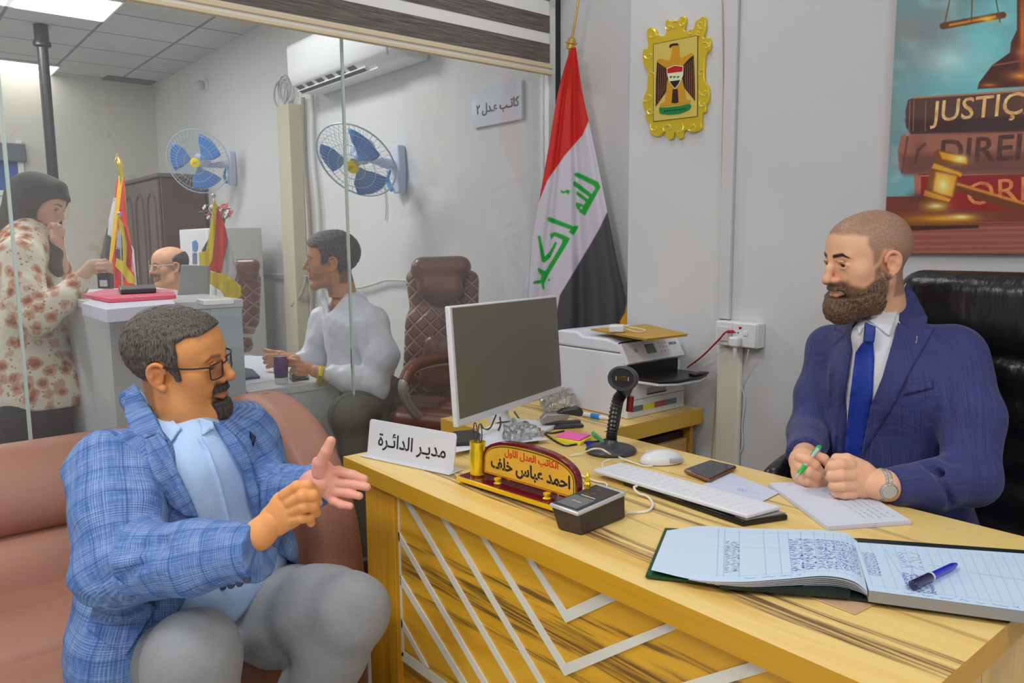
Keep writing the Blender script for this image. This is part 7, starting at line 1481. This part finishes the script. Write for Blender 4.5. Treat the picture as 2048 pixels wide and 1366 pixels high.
C = Clay(lo, hi, .0055); torso2(C, .013); C.cone(nb+lt_*.05+V3(0, 0, -.01), S_L+V3(0, 0, .012), .058, .060, .04); C.cone(nb-lt_*.05, S_R, .058, .062, .05)
C.chain([S_L, P(1944, 830, t=1.70), E_L], [.070, .062, .060], .025); C.chain([E_L, P(1860, 972, t=1.61), P(1785, 973, t=1.58)], [.062, .052, .040], .02)
C.chain([S_R, P(1634, 790, t=2.06), E_R], [.066, .056, .052], .025); C.chain([E_R, P(1610, 912, t=1.80)], [.054, .040], .02)
C.chain([P(1850, 1010, t=1.86), P(1880, 1120, t=1.95)], [.10, .11], .05)
C.ripple(.0030, 36, 12)
for a, b, r_, r2 in [((1860, 935, 1.58), (1935, 985, 1.60), .010, .004), ((1905, 915, 1.60), (1985, 930, 1.60), .012, .004), ((1900, 730, 1.70), (1893, 880, 1.66), .007, .003), ((1880, 950, 1.56), (1900, 1010, 1.57), .008, .004), ((1600, 870, 1.96), (1650, 880, 1.92), .008, .003)]: C.cone(P(*a[:2], t=a[2]), P(*b[:2], t=b[2]), r_, r2, .018, 's')
X, Y, Z = C.ax[0][:, None, None], C.ax[1][None, :, None], C.ax[2][None, None, :]; T_ = lin_(fw); px_ = 1024+F*lin_(rt)/T_; py_ = 683-F*lin_(up)/T_
op2 = [(1690, 560), (1714, 630), (1703, 705), (1690, 792), (1676, 867), (1664, 940), (1666, 980), (1716, 980), (1722, 911), (1741, 813), (1765, 754), (1793, 660), (1816, 580), (1830, 540)]
D_ = poly_sd(px_, py_, op2)*T_/F; D_ = np.maximum(D_, np.maximum(1.3-T_, T_-1.90)); C.g = smax(C.g, -D_, .004)
for w_, d_ in ((P(1784, 973, t=1.58), P(1784, 973, t=1.58)-E_L), (P(1611, 908, t=1.81), P(1611, 912, t=1.8)-E_R)):
    d_ = d_/np.linalg.norm(d_); dl = (X-w_[0])*d_[0]+(Y-w_[1])*d_[1]+(Z-w_[2])*d_[2]; near_ = np.sqrt((X-w_[0])**2+(Y-w_[1])**2+(Z-w_[2])**2)-.10; C.g = np.maximum(C.g, np.minimum(dl, -near_))
del D_, T_, px_, py_
bones2 = [(che+V3(0, 0, .2), pel, ft_, .2), (S_L, E_L, ft_, .07), (E_L, W_L, V3(0, 0, 1), .05), (S_R, E_R, ft_, .07), (E_R, W_R, V3(0, 0, 1), .05)]
_, jkm = clay_obj('suit_jacket', C, NAVY, man2, 1, bones2); tj = bvh(jkm, shm); ts = bvh(shm)
cpatch('collar', [(1813, 568), (1828, 585), (1855, 635), (1852, 651), (1825, 664), (1798, 642), (1800, 615)], tj, NAVY, man2, bones2, 4)
cpatch('lapel', [(1796, 645), (1825, 664), (1870, 653), (1850, 690), (1825, 732), (1792, 802), (1724, 911), (1741, 813), (1765, 754)], tj, NAVY, man2, bones2, 4, .006)
cpatch('lapel', [(1713, 637), (1690, 640), (1672, 645), (1667, 655), (1690, 668), (1662, 690), (1657, 800), (1666, 925), (1676, 867), (1690, 792), (1703, 705)], tj, NAVY, man2, bones2, 4, .006)
cpatch('breast_pocket', [(1818, 762), (1866, 758), (1867, 776), (1806, 790)], tj, NAVY, man2, bones2, 4, .004, .003)
cpatch('shirt_collar', [(1812, 566), (1803, 600), (1779, 673), (1738, 641), (1762, 628), (1790, 595)], tj, SHW, man2, None, 4, .008, .003); cpatch('shirt_collar', [(1717, 632), (1736, 643), (1718, 670), (1714, 650)], tj, SHW, man2, None, 4, .008, .003)
TIE = mat('tie_blue', (18, 52, 156), .6, bump=.15, bscale=300)
cpatch('tie_blade', [(1728, 682), (1746, 682), (1748, 720), (1744, 802), (1722, 925), (1686, 925), (1700, 792), (1711, 705)], ts, TIE, man2, None, 4, .010, .004); cpatch('tie_knot', [(1731, 645), (1751, 654), (1747, 685), (1727, 683)], ts, mat('tie_knot', (30, 58, 140), .6), man2, None, 3, .016, .008)
pin = [(1833, 672), (1836, 672), (1835, 680), (1838, 690), (1834, 684), (1830, 690), (1832, 680)]; cpatch('lapel_pin', pin, tj, mat('pin_silver', (176, 176, 150), .3, metal=.6), man2, None, 2, .008, .002)
t1 = 1.60; Rh = np.stack([rt, up, -fw], 1)
pal = [(P(1722, 958, t=t1), (.033, .040, .022), Rh), (P(1700, 952, t=t1-.005), (.024, .040, .020), Rh), (P(1742, 966, t=t1), (.026, .030, .020), Rh)]
fg = [(pxs([(1700, 930, t1-.014), (1682, 929, t1-.022), (1665, 932, t1-.018), (1659, 938, t1+.008)]), [.0125, .0120, .0112, .0095]), (pxs([(1702, 951, t1-.018), (1682, 950, t1-.026), (1664, 951, t1-.020), (1660, 955, t1+.008)]), [.0122, .0118, .0110, .0092]),
      (pxs([(1704, 971, t1-.014), (1684, 971, t1-.022), (1668, 971, t1-.016), (1664, 973, t1+.008)]), [.0118, .0114, .0106, .0090]), (pxs([(1706, 988, t1-.006), (1688, 988, t1-.012), (1673, 986, t1-.006), (1670, 986, t1+.010)]), [.0110, .0104, .0096, .0086]),
      (pxs([(1716, 930, t1+.0), (1694, 919, t1-.004), (1674, 918, t1+.002), (1664, 928, t1+.016)]), [.015, .013, .0115, .0095])]
hv, hq = hand(P(1640, 1020, t=t1)-.07, P(1790, 890, t=t1)+.09, pal, fg)
C = Clay(P(1770, 970, t=t1)-.09, P(1770, 970, t=t1)+.09, .003); C.chain([P(1812, 975, t=1.60), P(1770, 971, t=t1-.012), P(1740, 966, t=t1)], [.028, .028, .030], .02); wv, wq = C.mesh()
t2 = 1.70
pal = [(P(1604, 938, t=t2), (.024, .034, .022), Rh), (P(1612, 950, t=t2-.004), (.026, .026, .020), Rh)]
fg = [(pxs([(1600, 914, t2-.012), (1616, 920, t2-.028), (1630, 930, t2-.030), (1641, 943, t2-.022)]), [.0122, .0115, .0106, .0090]), (pxs([(1600, 934, t2-.014), (1616, 944, t2-.030), (1634, 954, t2-.028), (1651, 962, t2-.016)]), [.0120, .0114, .0104, .0090]),
      (pxs([(1600, 952, t2-.010), (1612, 962, t2-.024), (1630, 969, t2-.022), (1648, 973, t2-.012)]), [.0114, .0108, .0100, .0086]), (pxs([(1604, 966, t2-.002), (1616, 975, t2-.012), (1630, 980, t2-.010), (1642, 981, t2-.004)]), [.0106, .0100, .0092, .0080]),
      (pxs([(1614, 922, t2+.004), (1632, 912, t2-.008), (1648, 918, t2-.014), (1655, 928, t2-.014)]), [.0140, .0122, .0110, .0092])]
h2v, h2q = hand(P(1575, 1000, t=t2)-.07, P(1665, 890, t=t2)+.08, pal, fg)
C = Clay(P(1610, 920, t=t2+.05)-.09, P(1610, 920, t=t2+.05)+.10, .003); C.chain([P(1611, 905, t=t2+.13), P(1606, 922, t=t2+.04), P(1606, 934, t=t2+.01)], [.029, .026, .026], .02); w2v, w2q = C.mesh()
cv, cq = core([(nb, che, .05, .09), (che, bel, .09, .09), (bel, pel, .09, .09), (nb, S_R, .04, .045), (S_R, E_R, .04, .036), (E_R, P(1610, 908, t=1.82), .036, .026), (nb, S_L, .045, .045), (S_L, E_L, .045, .04), (E_L, P(1812, 975, t=1.6), .038, .026)])
hv2, hq2 = H2.C.mesh(); hv2 = relax(hv2, hq2, 1)
hair2 = [(-.16, -.085), (-.03, -.088), (-.034, -.035), (-.020, .032), (.004, .034), (.016, .006), (.026, .0), (.030, .030), (.040, .052), (.036, .068), (.058, .076), (.078, .078), (.085, .09), (.05, .17), (-.16, .17)]
beard2 = [(-.004, -.020), (.010, -.004), (.022, -.012), (.026, -.034), (.050, -.050), (.074, -.040), (.080, -.030), (.14, -.034), (.14, -.16), (.03, -.16), (.0, -.10), (-.01, -.07)]
combine('body', [(hv2, hq2, face_colour(H2, hv2, SK2, hair2, (112, 90, 84), beard2, (88, 64, 50), .85, 1.2, .72)), (hv, hq, sk(SK2, hv)), (wv, wq, sk(SK2, wv)), (h2v, h2q, sk(SK2, h2v, 3)), (w2v, w2q, sk(SK2, w2v)), (cv, cq, sk(SK2, cv))]+H2.eyes(), SKIN, man2)
bd = hairmat('beard_brown', (58, 40, 30), (132, 100, 76)); tip = lambda a, b, c: np.maximum(-.060-c-.0*b, 0)*0-.01
hairmesh('beard', H2, [(.030, -.060), (.050, -.064), (.064, -.070), (.076, -.072), (.14, -.070), (.14, -.18), (.02, -.18), (.010, -.085)], .0185, bd, man2, 8, .0013, 560, extra=tip)
hairmesh('beard_side', H2, [(.008, -.030), (.022, -.038), (.050, -.056), (.062, -.062), (.060, -.080), (.020, -.12), (.0, -.085)], .0045, bd, man2, 9, .0010, 600)
hairmesh('moustache', H2, [(.078, -.0420), (.099, -.043), (.100, -.0545), (.084, -.0545), (.070, -.080), (.056, -.076), (.064, -.050)], .0055, bd, man2, 6, .0008, 600, extra=lambda a, b, c: np.abs(a)-.034, src=H2.C)
wt = P(1764, 969, t=t1-.012); wd = P(1812, 975, t=1.60)-P(1740, 966, t=t1); wd /= np.linalg.norm(wd); wf = frame(wt, wd, z=-fw)
wo = MB(frame(wt, np.cross(wd, -fw), z=wd)); ring = [(.0305*math.cos(a), .0305*math.sin(a), 0) for a in np.linspace(0, 2*math.pi, 29)[:-1]]
wo.tube([(p[0], p[1], -.004) for p in ring], .0035, 8, closed=True); wo.tube([(p[0], p[1], .004) for p in ring], .0035, 8, closed=True); wo = wo.build('wristwatch', mat('steel_watch', (198, 198, 190), .28, metal=.85, bump=.6, bscale=240), man2, smooth=True)
cw = wt-fw*.029+up*(-.008); wcs = MB(frame(cw, wd, z=-fw*.9-up*.25)); wcs.lathe([(.014, -.006), (.0175, -.002), (.0175, .003), (.015, .005), (.0145, .0042)], 28); wcs = wcs.build('watch_case', MATS['steel_watch'], man2, smooth=True); wcs.parent = wo
wdl = MB(frame(cw, wd, z=-fw*.9-up*.25)).lathe([(.0142, .0043), (.0142, .0047)], 24).build('watch_dial', mat('dial', (186, 190, 184), .3), man2); wdl.parent = wo
gp0, gp1 = P(1641, 892, t=t2-.012), P(1590, 957, t=t2-.046); gd = gp1-gp0; pg = thing('gel_pen', tuple((gp0+gp1)/2), 'bright green pen held in the right hand of the man in the navy suit', 'pen')
MB().tube([gp0+gd*.03, gp0+gd*.62], .0048, 12).build('barrel', CLR, pg, smooth=True); MB().tube([gp0, gp0+gd*.03, gp0+gd*.10], [.003, .0054, .0054], 12).build('end_cap', GRNP, pg, smooth=True); MB().tube([gp0+gd*.62, gp0+gd*.64, gp0+gd*.86], [.0050, .0058, .0046], 12).build('grip', GRNP, pg, smooth=True); MB().tube([gp0+gd*.86, gp1], [.0034, .001], 10).build('tip', CLR, pg, smooth=True)
cl0 = gp0+gd*.02-rt*.006; MB().tube([cl0, cl0+gd*.32], .0022, 8).build('clip', GRNP, pg, smooth=True)
C = Clay(pel+V3(-.4, -.75, -.75), pel+V3(.4, .25, .12), .012); C.ell(pel, (.16, .13, .11), RT, .05)
for q in (-1, 1): kn = pel+ft_*.44+lt_*.12*q+V3(0, 0, -.06); C.cone(pel+lt_*.09*q, kn, .085, .07, .03); C.cone(kn, V3(kn[0], kn[1], .08), .068, .05, .02)
clay_obj('suit_trousers', C, NAVY, man2, 1, bones2)
for q in (-1, 1): kn = pel+ft_*.44+lt_*.12*q; MB().tube([V3(kn[0], kn[1], .045)-ft_*.06, V3(kn[0], kn[1], .04)+ft_*.14], [.045, .036], 12).build('shoe', SHO, man2, smooth=True)
# ------------------------------------------------------------------ man in the white shirt beyond the glass
def arms(C, pts, rs, k=.03): C.chain(pts, rs, k)
man3 = thing('person', P(745, 800, t=3.35)*V3(1, 1, 0), 'dark haired man in a white shirt sitting at the white desk in profile', 'person', 'people in the two offices')
H3 = Head((-3.014, 1.5095, 1.227), math.radians(-118.5), math.radians(-2.3), math.radians(-5.8), P(690, 610, t=3.32), .003, 1.0, 0, 1.1, .062)
yt = math.radians(-120); ft_ = V3(math.cos(yt), math.sin(yt), 0); lt_ = V3(-math.sin(yt), math.cos(yt), 0); RT = lean(.22)
S_L, E_L = P(742, 650, t=3.18), P(748, 772, t=3.10); S_R, E_R = P(648, 645, t=3.45), P(628, 715, t=3.42); wL = P(652, 752, t=3.08); wR = P(585, 722, t=3.35)
che = P(706, 665, t=3.32); bel = P(722, 735, t=3.34); pel = P(745, 800, t=3.38)
lo = np.min([pel, S_L, E_L, wL, wR, E_R], 0)-.2; hi = np.max([che, S_L, S_R, E_L], 0)+.2
C = Clay(lo, hi, .0085); C.ell(che, (.185, .125, .17), RT, .05); C.ell(bel, (.17, .145, .15), RT, .05); C.cone(P(672, 612, t=3.28), P(706, 606, t=3.36), .052, .058, .04)
C.cone(P(700, 630, t=3.3), S_L, .07, .075, .05); arms(C, [S_L, P(760, 715, t=3.13), E_L], [.078, .068, .060]); arms(C, [E_L, P(700, 758, t=3.08), P(666, 752, t=3.08)], [.062, .052, .042], .02); arms(C, [S_R, E_R], [.07, .055]); arms(C, [E_R, P(606, 722, t=3.38)], [.055, .042], .02)
C.ripple(.006, 34, 21); C.ripple(.0025, 90, 5)
for a, b, r_, r2 in [((655, 640, 3.12), (700, 720, 3.12), .010, .004), ((730, 700, 3.05), (700, 740, 3.03), .012, .004), ((770, 690, 3.05), (735, 735, 3.03), .010, .004), ((660, 700, 3.15), (690, 740, 3.12), .010, .004)]: C.cone(P(*a[:2], t=a[2]), P(*b[:2], t=b[2]), r_, r2, .02, 's')
X, Y, Z = C.ax[0][:, None, None], C.ax[1][None, :, None], C.ax[2][None, None, :]; T_ = lin_(fw); px_ = 1024+F*lin_(rt)/T_; py_ = 683-F*lin_(up)/T_
D_ = np.maximum(poly_sd(px_, py_, [(645, 575), (656, 603), (658, 628), (672, 612), (690, 590), (690, 560)])*T_/F, T_-3.32); C.g = smax(C.g, -D_, .004)
_, sm3 = clay_obj('shirt', C, mat('shirt_satin_white', (226, 229, 240), .42, bump=.7, bscale=10), man3); t3_ = bvh(sm3)
cpatch('shirt_collar', [(673, 606), (698, 572), (700, 602), (676, 604)], t3_, MATS['shirt_satin_white'], man3, None, 3, .008, .004); cpatch('shirt_collar', [(634, 592), (640, 590), (656, 602), (657, 632), (650, 618), (638, 604)], t3_, MATS['shirt_satin_white'], man3, None, 3, .006, .004)
C = Clay(pel-.62, pel+.42, .012); C.ell(pel, (.18, .14, .11), RT, .05); OLV = mat('trouser_olive', (98, 98, 86), .85, bump=.2, bscale=20)
for q in (-1, 1): kn = P(700 if q > 0 else 640, 832 if q > 0 else 800, t=3.0 if q > 0 else 3.25); an = V3(kn[0]+.02, kn[1]+.05, .08); C.chain([pel+lt_*.09*q, kn], [.09, .075], .03); C.chain([kn, an], [.072, .05], .02)
C.chain([P(770, 790, t=3.25), P(700, 830, t=3.0)], [.09, .08], .03); clay_obj('trousers', C, OLV, man3)
for q in (0, 1): kn = P((640, 700)[q], (800, 832)[q], t=(3.25, 3.0)[q]); MB().tube([V3(kn[0]+.06, kn[1]+.08, .045), V3(kn[0]-.02, kn[1]-.08, .04)], [.045, .036], 12).build('shoe', SHO, man3, smooth=True)
t1 = 3.10; pal = [(P(618, 737, t=t1), (.045, .022, .018), np.stack([rt*.95-up*.3, up*.95+rt*.3, -fw], 1))]
fg = [(pxs([(606, 728, t1), (592, 722, t1-.02), (580, 720, t1-.01), (572, 723, t1)]), [.0115, .0105, .0095, .008]), (pxs([(606, 734, t1-.01), (592, 730, t1-.02), (578, 730, t1-.01)]), [.0115, .0105, .009]), (pxs([(608, 741, t1-.01), (596, 739, t1-.02), (584, 740, t1-.01)]), [.011, .010, .0088]), (pxs([(612, 747, t1), (602, 748, t1-.01), (592, 748, t1)]), [.010, .009, .008])]
hv, hq = hand(P(560, 770, t=t1)-.06, P(660, 700, t=t1)+.08, pal, fg, h=.003)
C = Clay(P(640, 745, t=t1)-.1, P(650, 750, t=t1)+.1, .005); C.chain([P(668, 753, t=3.08), P(630, 742, t=t1)], [.030, .026], .02); wv, wq = C.mesh()
t2 = 3.36; pal = [(P(560, 716, t=t2), (.042, .034, .022), Rh)]
fg = [(pxs([(556, 706, t2), (542, 704, t2-.01), (530, 700, t2)]), [.012, .011, .009]), (pxs([(552, 713, t2-.02), (536, 712, t2-.03), (528, 716, t2)]), [.012, .011, .009]), (pxs([(552, 721, t2-.02), (538, 722, t2-.03), (530, 725, t2)]), [.012, .011, .009]), (pxs([(554, 729, t2-.01), (542, 731, t2-.02), (535, 734, t2)]), [.011, .010, .009])]
h2v, h2q = hand(P(515, 760, t=t2)-.06, P(590, 690, t=t2)+.08, pal, fg, h=.003)
C = Clay(P(585, 722, t=t2)-.1, P(585, 722, t=t2)+.1, .005); C.chain([P(606, 722, t=3.38), P(566, 717, t=t2)], [.030, .028], .02); w2v, w2q = C.mesh()
cv, cq = core([(P(690, 610, t=3.32), che, .06, .09), (che, bel, .09, .1), (bel, pel, .1, .1), (S_L, E_L, .04, .035), (E_L, wL, .035, .028), (S_R, E_R, .04, .035), (E_R, wR, .035, .028), (che, S_L, .05, .04), (che, S_R, .05, .04)], .016)
hv3, hq3 = H3.C.mesh(); SK3 = dict(base=(214, 152, 112), red=(200, 126, 98), lip=(176, 104, 92))
hair3 = [(-.16, -.085), (-.03, -.090), (-.034, -.035), (-.020, .032), (.004, .034), (.014, .006), (.030, -.006), (.036, .004), (.034, .040), (.044, .066), (.066, .074), (.082, .070), (.10, .09), (.06, .18), (-.16, .18)]
combine('body', [(hv3, hq3, face_colour(H3, hv3, SK3, hair3, (66, 62, 60), [(-.0, -.03), (.05, -.04), (.14, -.03), (.14, -.14), (0, -.14)], (90, 76, 66), .35, .7, .8)), (hv, hq, sk(SK3, hv)), (wv, wq, sk(SK3, wv)), (h2v, h2q, sk(SK3, h2v)), (w2v, w2q, sk(SK3, w2v)), (cv, cq, sk(SK3, cv))]+H3.eyes(), SKIN, man3)
hairmesh('hair', H3, hair3, .013, hairmat('hair_dark_grey', (30, 30, 32), (104, 106, 108)), man3, 4, .0016, 420)
MB().tube([P(643, 735, t=3.06), P(640, 750, t=3.04), P(639, 765, t=3.07)], .013, 12).build('wristwatch', mat('watch_gold', (226, 206, 60), .3, metal=.6, bump=.5, bscale=200), man3, smooth=True)
gm = MB()
for q in (-1, 1): gm.tube(lens(H3, q), .0013, 6, closed=True)
gm.build('eyeglasses', mat('glasses_light', (190, 200, 210), .3), man3, smooth=True)
# ------------------------------------------------------------------ bald man behind the counter
man4 = thing('person', V3(-4.95, 1.42, 0), 'bald man with glasses and a moustache looking down behind the tall counter', 'person', 'people in the two offices')
H4 = Head((-4.861, 1.381, 1.170), math.radians(-84), math.radians(-4), math.radians(0), P(350, 592, t=4.66), .0035, 1.0, 1, 1.0, .07)
sk4 = dict(base=(222, 168, 132), red=(206, 134, 104), lip=(170, 104, 92)); hv4, hq4 = H4.C.mesh()
hair4 = [(-.16, -.08), (-.03, -.09), (-.034, -.035), (-.020, .032), (.0, .034), (.004, .05), (-.02, .070), (-.07, .085), (-.16, .09)]
pel4 = V3(-4.95, 1.46, .5); cv, cq = core([(P(350, 592, t=4.66), V3(-4.93, 1.45, .85), .07, .13), (V3(-4.93, 1.45, .85), pel4, .13, .13)], .02)
combine('body', [(hv4, hq4, face_colour(H4, hv4, sk4, hair4, (58, 54, 52), [(.074, -.030), (.14, -.032), (.14, -.056), (.07, -.07)], (50, 44, 40), .8, .7, .8)), (cv, cq, sk(sk4, cv))]+H4.eyes(), SKIN, man4)
hairmesh('hair', H4, hair4, .007, hairmat('hair_black', (28, 26, 26), (80, 76, 72)), man4, 4, .001, 420)
gm = MB()
for q in (-1, 1): gm.tube(lens(H4, q), .0015, 6, closed=True); gm.tube([H4.L(q*.052, .088, .016), H4.L(q*.078, .0, .018)], .0022, 6)
gm.build('eyeglasses', MATS['glasses_light'], man4, smooth=True)
C = Clay(V3(-5.3, 1.1, .35), V3(-4.6, 1.8, 1.12), .012); C.ell(V3(-4.94, 1.46, .86), (.20, .13, .2), None, .05); C.ell(pel4, (.19, .16, .14), None, .05); C.cone(V3(-4.9, 1.42, 1.02), V3(-4.92, 1.44, .98), .075, .09, .04)
for q in (-1, 1): C.chain([V3(-4.94+q*.18, 1.45, .96), V3(-4.94+q*.22, 1.38, .70), V3(-4.9+q*.12, 1.18, .76)], [.075, .06, .05], .03)
clay_obj('shirt', C, mat('shirt_cream', (222, 220, 206), .8), man4)
C = Clay(V3(-5.3, .85, .0), V3(-4.6, 1.8, .65), .014)
for q in (-1, 1): C.chain([pel4+V3(q*.09, 0, -.02), V3(-4.95+q*.11, 1.05, .47), V3(-4.95+q*.11, 1.08, .03)], [.09, .07, .055], .03)
C.half((0, 0, .004), (0, 0, -1), .002); clay_obj('trousers', C, mat('trouser_dark', (56, 56, 64), .85), man4)
o = MB().box(-5.2, -4.7, 1.25, 1.75, .28, .40).box(-5.2, -4.7, 1.64, 1.72, .40, .62).box(-5.17, -5.12, 1.3, 1.7, .001, .28).box(-4.78, -4.73, 1.3, 1.7, .001, .28).build('stool', mat('stool_dark', (50, 46, 46), .6), bevel=.015); tag(o, 'dark low seat carrying the bald man behind the counter', 'chair')
# ------------------------------------------------------------------ woman in the headscarf
wm = thing('person', V3(-3.55, .36, 0), 'woman in a dark headscarf and floral tunic standing at the end of the counter', 'person', 'people in the two offices')
H5 = Head((-3.734, .571, 1.464), math.radians(52), math.radians(-20), math.radians(-8), P(70, 480, t=3.15), .003, .94, 0, .85, .05, ears=False)
hv5, hq5 = H5.C.mesh()
TT = 3.12; che = P(55, 530, t=TT); bel = P(68, 640, t=TT+.02); hp_ = P(72, 735, t=TT+.03); RW = hframe(math.radians(52), 0, 0)
SR, ER, WR = P(38, 520, t=TT-.16), P(78, 636, t=TT-.25), P(168, 572, t=TT-.12); SL, EL, WL = P(88, 505, t=TT+.10), P(122, 560, t=TT+.12), P(113, 500, t=TT+.06)
C = Clay(V3(-4.2, -.15, .5), V3(-3.05, 1.05, 1.50), .009)
C.ell(che, (.17, .115, .17), RW, .06); C.ell(bel, (.175, .125, .2), RW, .08); C.chain([hp_, P(80, 800, t=TT+.03)], [.185, .20], .08); C.chain([P(50, 760, t=TT), P(122, 768, t=TT)], [.15, .10], .06)
C.cone(P(60, 478, t=TT), SR, .06, .075, .05); C.chain([SR, P(50, 590, t=TT-.22), ER], [.078, .07, .062], .03); C.chain([ER, P(125, 600, t=TT-.2), P(156, 566, t=TT-.13)], [.062, .054, .044], .02)
C.cone(P(70, 480, t=TT+.03), SL, .06, .07, .05); C.chain([SL, EL], [.065, .055], .03); C.chain([EL, P(120, 530, t=TT+.10)], [.052, .042], .02)
C.ripple(.007, 26, 31); C.half((0, 0, .665), (0, 0, -1), .006)
for a, b in (((60, 600, 2.8), (110, 640, 2.82)), ((40, 560, 2.82), (90, 600, 2.80))): C.cone(P(*a[:2], t=a[2]), P(*b[:2], t=b[2]), .012, .004, .03, 's')
clay_obj('tunic', C, cloth_mat('floral_print', floral, .8), wm, 1, [(che, hp_, RW[:, 1], .2)])
C = Clay(V3(-4.1, .25, .95), V3(-3.3, .95, 1.68), .0065); g_ = C
L5 = H5.L
C.ell(L5(0, -.022, .040), (.098*.94, .122*.94, .106*.94), H5.R, .02); C.chain([L5(0, -.045, -.01), L5(0, -.035, -.10), P(66, 500, t=3.16)], [.092, .085, .10], .05)
C.chain([L5(0, -.02, -.08), P(92, 500, t=3.12), P(116, 545, t=3.08)], [.070, .050, .022], .04); C.chain([P(40, 440, t=3.22), P(60, 500, t=3.2)], [.07, .09], .05); C.chain([L5(0, .045, .075), L5(0, .085, .060)], [.055, .024], .02)
C.ripple(.004, 42, 8, (1, 1, .4)); fc = L5(0, .108, -.040); C.ell(fc, (.064, .105, .094), H5.R, .006, 's'); C.ell(L5(-.03, .10, -.02), (.06, .085, .075), H5.R, .006, 's')
clay_obj('headscarf', C, mat('scarf_charcoal', (82, 76, 74), .85, bump=.2, bscale=30), wm)
C = Clay(V3(-4.1, .0, 0), V3(-3.2, .8, .80), .012)
for q in (-1, 1): C.chain([V3(-3.58, .46, .62)+RW[:, 0]*.08*q, V3(-3.57, .45, .4)+RW[:, 0]*.09*q, V3(-3.55, .43, .03)+RW[:, 0]*.09*q], [.105, .10, .09], .04)
C.half((0, 0, .004), (0, 0, -1), .002); clay_obj('trousers', C, mat('trouser_black', (40, 40, 46), .85, bump=.2, bscale=20), wm)
t1 = 3.0; RH2 = np.stack([rt*.97+up*.15, up*.97-rt*.15, -fw], 1)
pal = [(P(187, 531, t=t1), (.038, .024, .018), RH2)]
fg = [(pxs([(196, 524, t1), (210, 522, t1-.01), (222, 530, t1)]), [.0105, .0095, .008]), (pxs([(196, 530, t1-.012), (212, 529, t1-.02), (223, 537, t1)]), [.0105, .0095, .008]), (pxs([(196, 537, t1-.01), (210, 538, t1-.02), (222, 545, t1)]), [.010, .009, .008]), (pxs([(186, 540, t1+.01), (198, 547, t1+.0), (208, 548, t1)]), [.012, .010, .009])]
hv, hq = hand(P(150, 575, t=t1)-.05, P(235, 505, t=t1)+.07, pal, fg, h=.003)
C = Clay(P(165, 572, t=t1)-.12, P(170, 565, t=t1)+.1, .005); C.chain([P(146, 572, t=TT-.14), P(180, 536, t=t1)], [.030, .025], .02); wv, wq = C.mesh()
t2 = 3.10; pal = [(P(112, 470, t=t2), (.026, .034, .018), np.stack([rt, up, -fw], 1))]
fg = [(pxs([(106, 462, t2), (100, 454, t2-.005), (104, 448, t2-.02)]), [.010, .009, .008]), (pxs([(113, 461, t2-.01), (108, 452, t2-.02), (114, 449, t2-.025)]), [.010, .009, .008]), (pxs([(120, 463, t2-.01), (118, 453, t2-.02), (121, 452, t2-.03)]), [.010, .009, .008]), (pxs([(125, 469, t2-.01), (126, 460, t2-.02), (122, 455, t2-.02)]), [.009, .0085, .008])]
h2v, h2q = hand(P(90, 500, t=t2)-.05, P(135, 440, t=t2)+.07, pal, fg, h=.003)
C = Clay(P(116, 500, t=3.12)-.13, P(116, 500, t=3.12)+.13, .005); C.chain([P(121, 536, t=3.2), P(112, 478, t=t2)], [.032, .024], .02); w2v, w2q = C.mesh()
cv, cq = core([(P(70, 480, t=3.15), che, .05, .08), (che, bel, .08, .09), (bel, V3(-3.58, .46, .74), .09, .1), (SR, ER, .04, .035), (ER, P(146, 572, t=TT-.14), .035, .025), (SL, EL, .04, .03), (EL, P(121, 536, t=3.2), .03, .03), (che, SR, .05, .04), (che, SL, .05, .04)], .016)
combine('body', [(hv5, hq5, face_colour(H5, hv5, SKW, None, (60, 44, 38), None, (0, 0, 0), 0, .8, 0)), (hv, hq, sk(SKW, hv)), (wv, wq, sk(SKW, wv)), (h2v, h2q, sk(SKW, h2v)), (w2v, w2q, sk(SKW, w2v)), (cv, cq, sk(SKW, cv))]+H5.eyes(), SKIN, wm)
for q in (-1, 1): c_ = V3(-3.55, .43, 0)+RW[:, 0]*.10*q; MB().tube([c_+V3(0, 0, .04)-RW[:, 1]*.05, c_+V3(0, 0, .035)+RW[:, 1]*.14], [.045, .034], 12).build('shoe', mat('shoe_black', (30, 28, 30), .4), wm, smooth=True)
